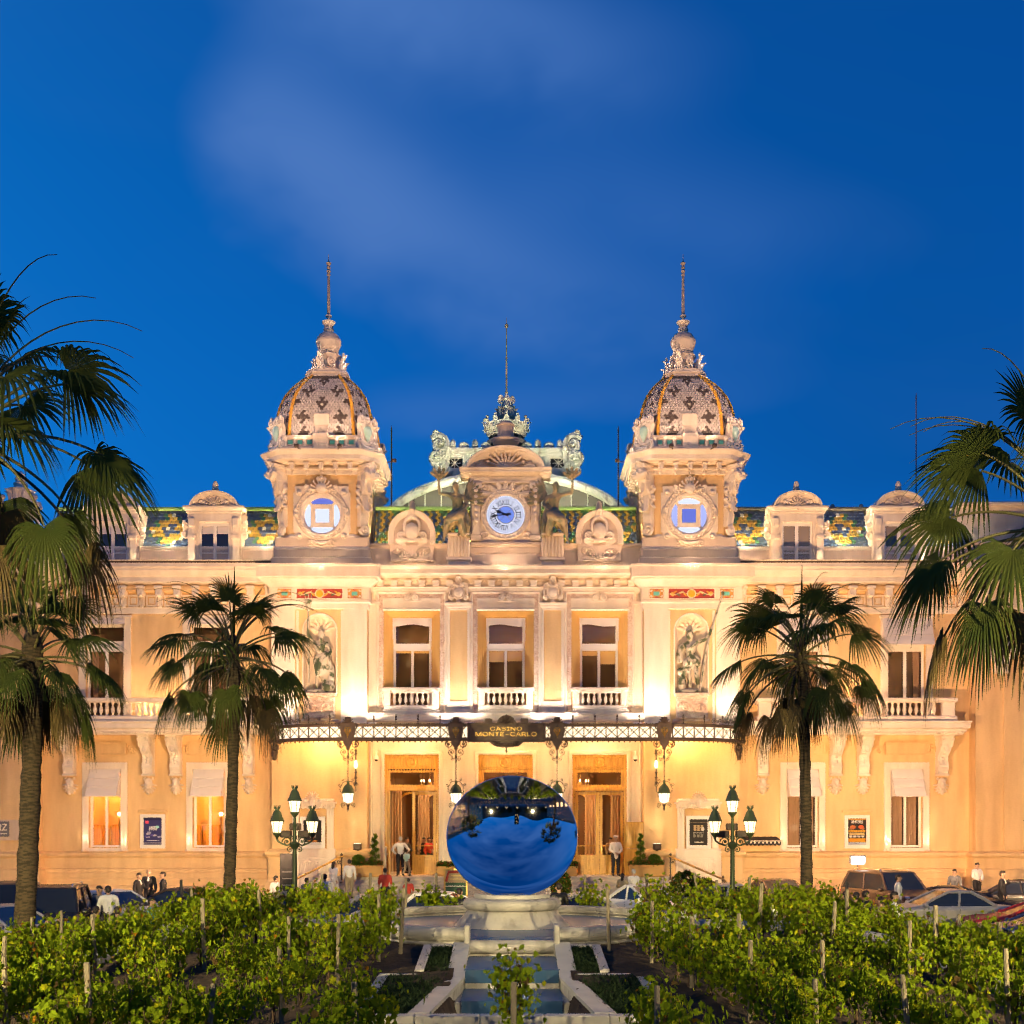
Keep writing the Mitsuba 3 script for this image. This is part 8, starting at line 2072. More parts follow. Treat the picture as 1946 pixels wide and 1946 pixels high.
def person_kit(pose, female=False, jacket=False, longhair=False, short=False):
 key = (pose, female, jacket, longhair, short)
 if key in _kits:
  return _kits[key]
 j = joints(**POSES[pose])
 g = .9 if female else 1.0
 bd = chain(body(j, female) + headparts(j['head'], 0))
 up = [[(j['pelvis'] + (0, 0, .06), .142), (j['waist'], .135 * g)], [(j['waist'], .135 * g), (j['chest'] + (-.05, 0, 0), .136 * g), (j['chest'] + (.05, 0, 0), .136 * g)], [(j['chest'] + (-.06, 0, .02), .118 * g), (j['chest'] + (.06, 0, .02), .118 * g), (j['sl'], .080), (j['sr'], .080)], [(j['neck'] + (0, .01, -.04), .076), (j['sl'], .070), (j['sr'], .070)]]
 low = [[(j['pelvis'], .132), (j['waist'] * .5 + j['pelvis'] * .5, .125)]]
 shoes = []
 for s in 'lr':
  e, w_ = j['e' + s], j['w' + s]
  up += [[(j['s' + s], .078 * g), (e, .062)]] + ([] if short else [[(e, .060), (w_ * .95 + e * .05, .045)]])
  low += [[(j['pelvis'], .12), (j['p' + s], .122)], [(j['p' + s], .116), (j['k' + s], .080)], [(j['k' + s], .080), (j['a' + s] + (0, 0, .03), .064)]]
  shoes += [[(j['a' + s] + (0, .03, -.03), .048), (j['a' + s] + (0, 0, .0), .05)], [(j['a' + s] + (0, .02, -.035), .046), (j['t' + s] + (0, 0, .012), .042)]]
 if jacket:
  up += [[(j['pelvis'] + (0, 0, -.08), .155), (j['pelvis'] + (0, 0, .1), .148)], [(j['pelvis'] + (-.07, 0, -.10), .11), (j['pelvis'] + (.07, 0, -.10), .11)]]
 h = hairparts(j['head'], 0, longhair)
 collar = [[(j['chest'] + (0, -.10, .02), .055), (j['neck'] + (0, -.045, -.03), .05)], [(j['neck'] + (0, 0, -.035), .079)]]
 fine = {'body': .06, 'up': .06}
 out = {}
 for n, parts, fi, it, m in (('body', None, .0, 0, 'm_skin'), ('top', up, .07, 5, 'm_shirt'), ('trousers', low, .08, 5, 'm_suit'), ('shoes', shoes, 0, 0, 'm_black'), ('hair', h, 0, 0, 'm_hair'), ('shirt_front', collar, 0, 0, 'm_shirt')):
  mesh = meshof(bd, 0, 0) if parts is None else meshof(chain(parts), fi, it)
  if n in ('top', 'trousers'):
   q = meshkit.fbm(mesh.vertices * (11, 11, 6), 3, 9)
   mesh.vertices += mesh.vertex_normals * ((q - .5) * .030)[:, None]
  out[n] = mikit.ply(mesh, m, smooth=55)
 _kits[key] = out
 return out


def person(label, px, d, face, pose='stand', H=1.75, top='m_shirt', legs='m_suit', hair='m_hair', jacket=False, female=False, longhair=False, short=False, z=0.0, cap=None, bald=False, group=None):
 """face: degrees; 0 looks at the viewer, 180 away, 90 to the right."""
 kit = person_kit(pose, female, jacket, longhair, short)
 k = thing('person', label, 'person', group)
 x, y = (px - 973) / FPX * d, d - 58
 s = H / 1.75
 M = T().translate([x, y, z]).rotate([0, 0, 1], face).scale([s, s, s])
 again(k + '__body', kit['body'], M)
 again(k + ('__jacket' if jacket else '__shirt'), kit['top'], M, top)
 again(k + '__trousers', kit['trousers'], M, legs)
 again(k + '__shoes', kit['shoes'], M)
 if not bald:
  again(k + '__hair', kit['hair'], M, hair)
 if jacket:
  again(k + '__shirt_front', kit['shirt_front'], M)
 if cap:
  add(k + '__cap', tr(mv(cat(lathe([(.105, .07), (.115, .10), (.12, .135), (.10, .15), (.001, .155)], 18), tr(cbx(-.07, .07, -.17, -.08, .068, .08, .005))), 0, -.01, 1.635), s=s, rz=face, at=(x, y, z)), cap, smooth=35)
 return k


# the left forecourt
person('man in a dark suit, left of the three by the brown car, turned right', 264, 47.2, 70, 'talk', 1.72, 'm_suit', jacket=True)
person('bald man in an open dark suit and pale shirt, middle of the three', 283, 48.5, 0, 'stand', 1.82, 'm_suit', jacket=True, bald=True)
person('man in a dark suit, right of the three by the brown car, turned left', 310, 48.0, -80, 'stand', 1.73, 'm_suit', jacket=True)
person('man in a white shirt standing sideways right of the black off-road car', 155, 36.4, 70, 'stand', 1.76, 'm_shirt', 'm_khaki')
person('man in a grey shirt talking, between the two men in white', 189, 36.2, -20, 'talk', 1.74, 'm_greycloth', 'm_suit')
person('man in a white shirt seen from behind, leaning left', 207, 35.2, 205, 'lean', 1.82, 'm_shirt', 'm_suit')
for i, (px, d, zz, lab, top) in enumerate(((87, 30.6, .02, 'dark haired person seated low beside the big left palm trunk', 'm_suit'), (110, 30.9, .04, 'dark haired person seated second from the big left palm trunk', 'm_greycloth'), (181, 31.0, .16, 'dark haired person seated below the man in grey', 'm_suit'), (223, 31.2, .14, 'dark haired person seated low, left of the next dark head', 'm_khaki'), (246, 31.2, .17, 'dark haired person seated low in front of the white car bonnet', 'm_suit'))):
 person(lab, px, d, 180 + 12 * (i - 2), 'sit', 1.75, top, z=zz, group='people seated on the garden kerb')
person('person in a cyan shirt standing behind the vines below the suits', 288, 32.2, 100, 'stand', 1.62, 'm_cyan', 'm_suit', female=True)
# before the entrance, left
person('boy in a pale blue top at the foot of the left steps', 524, 47.0, 150, 'stand', 1.62, 'm_shirt', 'm_blue')
person('small child with brown hair beside the boy, left of two', 527, 45.6, 170, 'stand', 1.28, 'm_khaki', 'm_blue')
person('small child with brown hair beside the boy, right of two', 535, 46.0, 190, 'stand', 1.30, 'm_greycloth', 'm_blue')
person('person in grey half hidden behind the vines left of the handrail foot', 583, 46.5, 160, 'stand', 1.56, 'm_greycloth', 'm_suit')
st_ = person('man in white with a dark shoulder strap, seen from behind', 617, 46.0, 180, 'stand', 1.72, 'm_shirt', 'm_suit')
add(st_ + '__strap', tube([((617 - 973) / FPX * 46 - .13, -12.16, 1.40), ((617 - 973) / FPX * 46 + .0, -12.17, 1.22), ((617 - 973) / FPX * 46 + .14, -12.13, 1.02)], .022, 5), 'm_black')
person('woman in white climbing the left steps beside the handrail', 634, 53.6, 150, 'walk', 1.66, 'm_shirt', 'm_shirt', female=True, longhair=True, z=.32)
person('man in a pale shirt on the left steps before the planter', 664, 54.2, 200, 'stand', 1.74, 'm_shirt', 'm_khaki', z=.32)
person('man in a red T-shirt seen from behind below the left door', 732, 51.2, 180, 'stand', 1.78, 'm_red', 'm_suit', short=True)
person('child in a red top right of the man in the red T-shirt', 776, 50.2, 205, 'talk', 1.40, 'm_red', 'm_khaki', short=True)
person('white haired man in a white shirt walking in at the open left door', 761, 57.3, 185, 'hips', 1.80, 'm_shirt', 'm_suit', 'm_greyhair', z=LAND)
person('child in a yellow-green top on the landing before the left door', 773, 56.6, 150, 'walk', 1.22, 'm_mint', 'm_khaki', z=LAND, short=True)
# right of the mirror
person('doorman in a cream coat and cap before the right door', 1170, 57.0, 10, 'front', 1.84, 'm_awning', 'm_suit', jacket=True, cap='m_awning', z=LAND)
person('white haired man in a white shirt below the right planter', 1204, 50.8, 200, 'stand', 1.74, 'm_shirt', 'm_khaki', 'm_greyhair')
person('woman in a brown dress left of the white haired man', 1183, 50.2, 160, 'talk', 1.60, 'm_khaki', 'm_khaki', female=True, longhair=True)
person('man in a black T-shirt seen from behind, just right of the mirror foot', 1062, 36.6, 188, 'stand', 1.80, 'm_black', 'm_suit', short=True)
person('person in black just left of the fountain pedestal', 873, 35.6, 170, 'stand', 1.70, 'm_black', 'm_suit')
# right forecourt
person('man in a dark suit turned right at the far right edge', 1905, 46.5, 60, 'stand', 1.82, 'm_suit', jacket=True)
person('man in a pale patterned shirt on the pavement, left of the suited man', 1857, 55.0, 20, 'front', 1.76, 'm_shirt', 'm_suit', z=.13)
person('man in a white shirt in front of the brown tall car', 1707, 44.4, 80, 'stand', 1.76, 'm_shirt', 'm_khaki')
person('man in grey standing between the brown tall car and the coupe', 1814, 51.0, -30, 'stand', 1.74, 'm_greycloth', 'm_suit')
for px, d, f, top, lab in ((1583, 34.8, 150, 'm_khaki', 'dark haired man just right of the right palm trunk'), (1607, 33.0, 190, 'm_suit', 'dark haired person second from the right palm trunk'), (1627, 32.6, 175, 'm_khaki', 'dark haired person third from the right palm trunk'), (1645, 33.4, 120, 'm_suit', 'dark haired man fourth from the right palm trunk'), (1675, 31.9, 200, 'm_khaki', 'dark haired person fifth from the right palm trunk, low among leaves'), (1699, 32.8, 80, 'm_shirt', 'dark haired man in a white shirt, last of the group by the vines')):
 person(lab, px, d, f, 'talk' if px in (1645, 1699) else 'stand', 1.66 if px == 1675 else 1.74, top, 'm_suit', group='group standing behind the right vines')
# inside the hall
for px, d, f, top, lab in ((773, 60.6, 60, 'm_suit', 'dark haired man inside the hall, in the open left door'), (806, 61.2, -60, 'm_black', 'man in black inside the hall, behind the left glass leaf'), (815, 60.8, 40, 'm_red', 'person in a pink shirt inside the hall, behind the left glass leaf'), (824, 61.0, -30, 'm_shirt', 'person in a pale shirt inside the hall, right edge of the left glass leaf'), (1160, 60.5, 30, 'm_khaki', 'person inside the hall behind the doorman')):
 person(lab, px, d, f, 'talk', 1.74, top, z=LAND)
# ------------------------------------------------------------------ fan palms
def frond_mesh(rnd, az, el, lp, rb, droop, nseg=34):
 """One fan leaf: an arching stalk and a pleated, drooping-tipped fan. Returns (stalk, blade)."""
 h = np.array([math.cos(az), math.sin(az), 0])
 Z = np.array([0, 0, 1.0])
 p, e, pts = np.zeros(3), el, [np.zeros(3)]
 for i in range(8):
  p = p + (h * math.cos(e) + Z * math.sin(e)) * lp / 8
  pts.append(p)
  e -= (.020 + .060 * droop) * (1 + .10 * i) * (.5 + abs(math.cos(e)))
 d = h * math.cos(e) + Z * math.sin(e)
 s = np.cross(d, Z)
 s /= np.linalg.norm(s)
 roll = rnd.gauss(0, .35)
 n = np.cross(s, d)
 s = s * math.cos(roll) + n * math.sin(roll)
 n = np.cross(s, d)
 V, F = [], []
 span = math.radians(100 + rnd.random() * 18)
 da = 2 * span / nseg
 ts = np.array([.03, .22, .42, .60, .80, 1.0])
 for k in range(nseg):
  a = -span + da * (k + .5)
  L = rb * (.70 + .30 * math.cos(a * .75)) * (.9 + .2 * rnd.random())
  v = d * math.cos(a) + s * math.sin(a)
  sd = -d * math.sin(a) + s * math.cos(a)
  dr_ = droop * (.7 + .6 * rnd.random()) + .25 * abs(a) / span
  row = []
  for t in ts:
   c = v * L * t + n * (.10 * L * (abs(a) / span) ** 1.5 * t)
   fall = max(0, t - .38)
   c = c - Z * dr_ * L * fall ** 1.6 * 1.9 - v * L * dr_ * .55 * fall ** 2
   w = L * t * math.tan(da / 2) * 1.02 if t < .5 else L * .52 * math.tan(da / 2) * max(0, 1 - (t - .5) / .5) ** .8 + .003
   row.append((c - sd * w, c + n * w * .55, c + sd * w))
  b = len(V)
  for r in row:
   V += [p + q for q in r]
  for i in range(len(ts) - 1):
   o = b + 3 * i
   F += [(o, o + 3, o + 4), (o, o + 4, o + 1), (o + 1, o + 4, o + 5), (o + 1, o + 5, o + 2)]
 stalk = tube(pts, np.linspace(.035, .018, len(pts)), 5)
 return stalk, trimesh.Trimesh(np.array(V), np.array(F), process=False)


def palm(label, base, top, r0, r1, crown, seed, fronds, lp, rb, stalks=8, cut=None):
 """base, top: trunk axis ends; crown: number of leaves by age band is derived from fronds."""
 rnd = random.Random(seed)
 K_ = thing('palm_tree', label, 'palm tree')
 base, top = np.array(base, float), np.array(top, float)
 n = 40
 prof = []
 V = []
 for i in range(n + 1):
  t = i / n
  c = base + (top - base) * t + np.array([math.sin(t * 2.2) * .06, 0, 0])
  r = r0 + (r1 - r0) * t ** .8 + (.05 * math.exp(-t * 18)) + .012 * (i % 2) + .02 * (rnd.random() - .5)
  prof.append((c, r))
 m = tube([c for c, _ in prof], [r for _, r in prof], 14)
 m.vertices += (meshkit.noise(m.vertices * 9, 3)[:, None] - .5) * .03
 add(K_ + '__trunk', m, 'm_bark', smooth=60)
 # old leaf bases under the crown
 boots = []
 for k in range(26):
  a, zz = rnd.random() * 6.28, rnd.random() * .75
  rr_ = r1 * 1.05
  boots.append(tr(cat(cbx(-.06, .06, -.03, .03, 0, .30, .02)), rx=-24, rz=math.degrees(a) + 90, at=(top[0] + math.cos(a) * rr_, top[1] + math.sin(a) * rr_, top[2] - .45 + zz)))
 add(K_ + '__leaf_bases', cat(boots), 'm_bark', kind='stuff')
 add(K_ + '__heart', tr(ell(0, 0, 0, r1 * 1.25, r1 * 1.25, .55, True), at=(top[0], top[1], top[2] + .15)), 'm_bark', smooth=True)
 for k in range(fronds):
  u = (k + .5) / fronds
  el = math.radians(82 - 112 * u ** .95 + rnd.gauss(0, 9))
  az = k * 2.39996 + rnd.gauss(0, .15)
  dr_ = .10 + .48 * u + rnd.random() * .25
  st, bl = frond_mesh(rnd, az, el, lp * (.72 + .45 * u) * (.9 + .2 * rnd.random()), rb * (.85 + .25 * math.sin(math.pi * min(1, u * 1.3))), dr_)
  o = top + np.array([math.cos(az) * r1 * .6, math.sin(az) * r1 * .6, .35 - .6 * u])
  f = num(K_ + '__frond')
  add(f + '__blade', mv(bl, *o), 'm_frond' if u < .86 or rnd.random() < .5 else 'm_frondold', smooth=False)
  add(f + '__stalk', mv(st, *o), 'm_bark' if u > .9 else 'm_stalk', smooth=True)
 for k in range(5):                                          # dead brown leaves hanging under the crown
  az = rnd.random() * 6.28
  st, bl = frond_mesh(rnd, az, math.radians(-38 - 25 * rnd.random()), lp * .55, rb * .8, .55 + .3 * rnd.random(), 24)
  f = num(K_ + '__frond')
  o = top + np.array([math.cos(az) * r1, math.sin(az) * r1, -.35])
  add(f + '__blade', mv(bl, *o), 'm_frondold', smooth=False)
  add(f + '__stalk', mv(st, *o), 'm_bark', smooth=True)
 for k in range(stalks):
  az, el, L = rnd.random() * 6.28, .95 + .3 * rnd.random(), lp + rb * (1.0 + .5 * rnd.random())
  p, pts = top + (0, 0, .3), []
  for i in range(14):
   pts.append(p.copy())
   p = p + np.array([math.cos(az) * math.cos(el), math.sin(az) * math.cos(el), math.sin(el)]) * L / 13
   el -= .055 + .012 * i
  add(K_ + '__flower_stalk', tube(pts, np.linspace(.022, .006, 14), 5), 'm_stalk')
 add(K_ + '__spear_leaf', tube([top + (0, 0, .3), top + (.03, 0, 1.2), top + (.05, 0, lp + rb * .9)], [.05, .045, .008], 6), 'm_frond')


mat('m_stalk', (.16, .14, .05), .6)
palm('fan palm on the left of the casino front, trunk before the ground floor corner', (-7.87, -24, .3), (-7.72, -24, 8.15), .165, .135, None, 11, 29, 1.60, 1.04, 10)
palm('fan palm on the right of the casino front, trunk before the side wing', (8.16, -24, .3), (7.97, -24, 8.15), .165, .135, None, 12, 31, 1.62, 1.06, 10)
palm('big fan palm with a thick mossy trunk near the left edge', (-11.15, -30, .2), (-10.92, -30, 7.3), .245, .19, None, 13, 30, 1.25, 1.0, 6)
palm('nearest fan palm, its crown reaching in from the left edge against the sky', (-8.95, -38, .4), (-8.85, -38, 9.85), .26, .2, None, 27, 32, 1.95, 1.16, 10)
palm('nearest fan palm, its crown reaching in from the right edge against the sky', (9.05, -38, .4), (9.0, -38, 8.3), .26, .2, None, 35, 32, 1.95, 1.16, 12)

# ------------------------------------------------------------------ vines
LOBE = np.array([(0, -.02), (.16, -.16), (.36, -.10), (.30, .08), (.52, .16), (.40, .36), (.30, .38), (.34, .60), (.16, .62), (0, .92), (-.16, .62), (-.34, .60), (-.30, .38), (-.40, .36), (-.52, .16), (-.30, .08), (-.36, -.10), (-.16, -.16)])
LF = [(0, 1, 3), (1, 2, 3), (0, 3, 6), (3, 4, 5), (3, 5, 6), (0, 6, 8), (6, 7, 8), (0, 8, 9), (0, 9, 10), (0, 10, 12), (10, 11, 12), (0, 12, 15), (12, 13, 14), (12, 14, 15), (0, 15, 17), (15, 16, 17)]


def leaf_cloud(rng, centres, dirs, size, cols):
 """Lobed leaves at the centres, facing dirs, hanging a little."""
 n = len(centres)
 nn = dirs / np.linalg.norm(dirs, axis=1, keepdims=True)
 dn = np.tile([0, 0, -1.0], (n, 1)) + rng.normal(0, .55, (n, 3))
 t = dn - nn * (dn * nn).sum(1, keepdims=True)
 t /= np.linalg.norm(t, axis=1, keepdims=True) + 1e-9
 s = np.cross(t, nn)
 P = LOBE[None] * size[:, None, None]
 fold = (.25 * np.abs(LOBE[:, 0]) - .25 * np.maximum(0, LOBE[:, 1] - .3) ** 2)[None, :, None] * size[:, None, None]
 V = centres[:, None] + s[:, None] * P[..., :1] + t[:, None] * P[..., 1:] + nn[:, None] * fold
 F = (np.array(LF)[None] + (np.arange(n) * len(LOBE))[:, None, None]).reshape(-1, 3)
 C = np.repeat(cols, len(LOBE), 0)
 return trimesh.Trimesh(V.reshape(-1, 3), F, process=False), C


def vine_kit(seed, w=1.10, h=1.08, n=520):
 rng = np.random.default_rng(seed)
 rnd = random.Random(seed)
 wood = [tube([(0, 0, -.05), (.03, .02, .22), (-.02, 0, .45), (.02, 0, .62)], [.035, .03, .028, .02], 6)]
 cen_, dir_ = [], []
 canes = []
 for k in range(11):
  x0 = rng.uniform(-w * .34, w * .34)
  lean = rng.uniform(-.25, .25)
  yy = rng.uniform(-.16, .16)
  top = h * rng.uniform(.72, 1.12)
  pts = [np.array([x0 * .5, yy * .3, .45]), np.array([x0, yy * .7, .62]), np.array([x0 + lean * .5, yy, .62 + (top - .62) * .6]), np.array([x0 + lean, yy * 1.3 + rng.uniform(-.12, .12), top])]
  canes.append(tube(pts, [.010, .009, .007, .003], 4))
  for i in range(n // 11):
   t = rng.uniform(0, 1) ** .8 * 3
   a = int(min(2, t))
   c = pts[a] + (pts[a + 1] - pts[a]) * (t - a)
   off = rng.normal(0, 1, 3) * (.13, .15, .10)
   if rng.random() < .35:
    off[2] -= rng.uniform(0, .35)
   cen_.append(c + off)
   dir_.append(np.array([off[0] * 2, off[1] * 3.5 - .12, .12 + off[2]]) + rng.normal(0, .22, 3))
 cen_, dir_ = np.array(cen_), np.array(dir_)
 m_ = len(cen_)
 size = .040 + .095 * rng.random(m_) ** 1.4
 base = np.array([.200, .275, .012])
 u = rng.random((m_, 1))
 clump = meshkit.fbm(cen_ * 3.0 + seed, 3, 1)[:, None]
 cols = base * (.45 + .95 * clump + .35 * u) * np.where(rng.random((m_, 1)) < .14, [1.75, 1.30, 1.0], [1, 1, 1.0])
 cols = np.where(rng.random((m_, 1)) < .012, np.array([[.34, .15, .012]]), cols)
 cols = np.where(rng.random((m_, 1)) < .035, np.array([[.13, .085, .03]]), cols)
 lm, lc = leaf_cloud(rng, cen_, dir_, size, np.clip(cols, 0, .5))
 return mikit.ply(lm, 'm_leaf', smooth=False, color=lc), mikit.ply(cat(wood), 'm_vinewood', smooth=40), mikit.ply(cat(canes), 'm_vinewood', smooth=40)


VK = [vine_kit(100 + i, n=(520, 580, 440)[i % 3], h=(1.06, .98, 1.16)[i % 3]) for i in range(9)]
STK = [mikit.ply(mv(cat(lathe([(.001, -.1), (.034, -.1), (.036, .6), (.033, 1.17), (.025, 1.19), (.001, 1.19)], 7)), 0, 0, 0), 'm_post', smooth=30), mikit.ply(cbx(-.036, .036, -.026, .026, -.1, 1.22, .012), 'm_post')]
vr = random.Random(77)


def vine(x, d, label, group, sc=1.0, z=None, rz=0, kit=None):
 v = thing('grapevine', label, 'grapevine', group)
 kit = kit or vr.choice(VK)
 zz = float(zsoil(x, d)) if z is None else z
 s = sc * (.9 + .2 * vr.random())
 M = T().translate([x, d - 58, zz]).rotate([0, 0, 1], rz + vr.choice([0, 180]) + vr.gauss(0, 16)).scale([s, s, s * (.92 + .16 * vr.random())])
 again(v + '__leaves', kit[0], M)
 labels[v + '__leaves'] = {'kind': 'stuff'}
 again(v + '__stem', kit[1], M)
 again(v + '__canes', kit[2], M)


def stake(x, d, label='weathered wooden stake standing among the vines', tilt=None, group='wooden stakes among the vines', h=1.0, z=None):
 k = thing('vine_stake', label, 'stake', group)
 a = vr.gauss(0, 2.5) if tilt is None else tilt
 scene[k] = {**STK[vr.random() < .35], 'to_world': T().translate([x, d - 58, float(zsoil(x, d)) if z is None else z]).rotate([0, 1, 0], a).rotate([1, 0, 0], vr.gauss(0, 2)).scale([1, 1, h])}


ORD = ['first', 'second', 'third', 'fourth', 'fifth', 'sixth', 'seventh', 'eighth', 'ninth', 'tenth', 'eleventh', 'twelfth', 'thirteenth', 'fourteenth', 'fifteenth', 'sixteenth']
for s in (-1, 1):
 sd = 'left' if s < 0 else 'right'
 # rows inside the edging run away from the viewer; those outside it follow the kerb
 rows = [('short row by the cascade', [(1.80, 14.9), (1.95, 13.2)], .95), ('row from the fountain rim', [(2.45, 22.9), (2.75, 20.8), (3.1, 18.6), (3.4, 16.4), (3.8, 14.0)], .86), ('middle row', [(3.75, 21.2), (4.2, 19.0), (4.7, 16.8), (5.2, 14.2)], .84),
   ('row inside the edging', [(4.75, 24.6), (5.2, 22.4), (5.75, 20.2), (6.3, 18.0), (6.8, 15.4)], .84), ('row along the edging', [(6.2, 23.9), (6.7, 22.0), (7.2, 19.8), (7.6, 17.6), (7.9, 15.6)], .84),
   ('kerbside bed', [(9.6, 25.6), (9.7, 23.4), (9.6, 21.0), (9.5, 18.8)], .92), ('outermost bed', [(12.2, 26.5), (12.0, 24.0), (11.6, 21.4)], .92), ('row behind the edging', [(4.5, 28.5), (7.2, 28.2), (10, 27.6), (12.5, 26.8)], .86), ('last row before the street', [(1.9, 30.9), (5, 30.9), (9, 30.4), (13.5, 29.4)], .86)]
 for ri, (rn, pl, sc) in enumerate(rows):
  pl = np.array(pl)
  cum = np.concatenate([[0], np.cumsum(np.linalg.norm(np.diff(pl, axis=0), axis=1))])
  n = int(cum[-1] / .80)
  far = ri >= 7
  c = 0
  for k in range(n + 1):
   q = cum[-1] * (k + .10 * vr.gauss(0, 1)) / max(n, 1)
   x, dd = s * float(np.interp(q, cum, pl[:, 0])), float(np.interp(q, cum, pl[:, 1]))
   skip = math.hypot(x, dd - 27) < 4.0 or vr.random() < (.22 if far and abs(x) < 4.5 else .05 if far else .20)
   x, dd = x + vr.gauss(0, .07), dd + vr.gauss(0, .10)
   if skip:
    continue
   vine(x, dd, '%s grapevine%s, %s, %s side' % (ORD[min(c, 15)], ' counted outwards' if far else ' from the far end', rn, sd), 'grapevines of the garden', sc, rz=(0 if far else 78))
   if k % 3 == 1:
    stake(x + vr.gauss(0, .05) - s * .12, dd - .18, 'wooden stake by the %s vine, %s, %s side' % (ORD[min(c, 15)], rn, sd), h=.86 + .16 * vr.random())
   c += 1
VK.append(vine_kit(300, .42, 1.30, 420))
vine(.0, 15.4, 'single slim pale green grapevine in the middle, in front of the cascade', None, .92, .70, kit=VK[-1])
stake(.02, 15.0, 'short stake in the middle, among the leaves of the front vine', 0, None, .78, .62)
for (px, d, t, lab) in ((700, 31.6, 2, 'tall stake behind the fountain, right of the red T-shirt'), (829, 31.6, 0, 'tall dark stake just left of the mirror bowl'), (1116, 31.6, -3, 'tall dark stake just right of the mirror bowl'), (1238, 31.2, -6, 'tall leaning stake in front of the old white car'), (1338, 31.0, -10, 'tall leaning stake right of the flowering bush'), (1158, 23.1, -2, 'bare stake on the soil right of the fountain rim'), (761, 22.9, 3, 'stake left of the fountain rim with a vine behind it'), (600, 31.4, 7, 'tall leaning stake left of the red T-shirt'), (770, 29.8, 1, 'stake just left of the left fountain end')):
 stake((px - 973) / FPX * d, d, lab, t, None, 1.15 if d > 30 else 1.0)

# ------------------------------------------------------------------ planters, topiary and flowers
def tufts(rng, pts, size, col, var=.5, k=2):
 """Small leaf blades scattered at points."""
 V, F, C = [], [], []
 for p in pts:
  for _ in range(k):
   o = rng.normal(0, 1, 3)
   o = o / np.linalg.norm(o) * size * rng.uniform(.6, 1.2)
   sd = np.cross(o, rng.normal(0, 1, 3))
   sd = sd / np.linalg.norm(sd) * size * .35
   c = np.array(col) * rng.uniform(1 - var, 1 + var)
   b = len(V)
   V += [p - o * .3, p + o * .3 + sd, p + o, p + o * .3 - sd]
   F += [(b, b + 1, b + 2), (b, b + 2, b + 3)]
   C += [c] * 4
 return trimesh.Trimesh(np.array(V), np.array(F), process=False), np.array(C)


def ballpts(rng, n, c, r):
 v = rng.normal(0, 1, (n, 3))
 v /= np.linalg.norm(v, axis=1, keepdims=True)
 return np.array(c) + v * np.array(r) * rng.uniform(.75, 1.02, (n, 1))


def planter(x, y, z, w, dpt, h, label, spiral=None, ball=None, seed=1, flowers=True):
 rng = np.random.default_rng(seed)
 P_ = thing('planter', label, 'planter')
 add(P_ + '__box', mv(cat(cbx(-w / 2, w / 2, -dpt / 2, dpt / 2, 0, h, .02), cbx(-w / 2 - .03, w / 2 + .03, -dpt / 2 - .03, dpt / 2 + .03, h - .08, h + .0, .015), cbx(-w / 2 - .02, w / 2 + .02, -dpt / 2 - .02, dpt / 2 + .02, .02, .10, .015), *[cbx(-w / 2 + .06, w / 2 - .06, -dpt / 2 - .012, -dpt / 2 + .01, h * q - .01, h * q + .01, .004) for q in (.36, .62)]), x, y, z), 'm_terra')
 pts = np.stack([rng.uniform(-w / 2 * 1.05, w / 2 * 1.05, 420), rng.uniform(-dpt / 2 - .06, dpt / 2, 420), h + rng.uniform(-.06, .20, 420)], 1)
 m, c = tufts(rng, pts + (x, y, z), .08, (.07, .125, .02))
 add(P_ + '__foliage', m, 'm_leaf', smooth=False, color=c, kind='stuff')
 if flowers:
  pts = np.stack([rng.uniform(-w / 2 * 1.05, w / 2 * 1.05, 110), rng.uniform(-dpt / 2 - .08, dpt / 2, 110), h + rng.uniform(-.04, .22, 110)], 1)
  m, c = tufts(rng, pts + (x, y, z), .055, (.45, .06, .04), .5, 2)
  add(P_ + '__flowers', m, 'm_leaf', smooth=False, color=c, kind='stuff')
 if spiral is not None:
  t = rng.uniform(0, 1, 1700)
  a = t * 4.3 * 2 * math.pi
  r = .20 * (1 - t * .72)
  pts = np.stack([spiral + np.cos(a) * r, np.sin(a) * r, h + .10 + 1.30 * t], 1) + rng.normal(0, 1, (1700, 3)) * (.052 * (1.15 - .6 * t))[:, None]
  m, c = tufts(rng, pts + (x, y, z), .05, (.12, .20, .02), .4)
  add(P_ + '__spiral_topiary', m, 'm_leaf', smooth=False, color=c, kind='stuff', label='bright green spiral clipped topiary')
  add(P_ + '__topiary_stem', tube([(x + spiral, y, z + h), (x + spiral, y, z + h + 1.3)], .025, 6), 'm_vinewood')
 if ball is not None:
  m, c = tufts(rng, ballpts(rng, 900, (x + ball, y, z + h + .22), (.30, .24, .26)), .06, (.10, .17, .02), .4)
  add(P_ + '__ball_bush', m, 'm_leaf', smooth=False, color=c, kind='stuff', label='round clipped green bush')


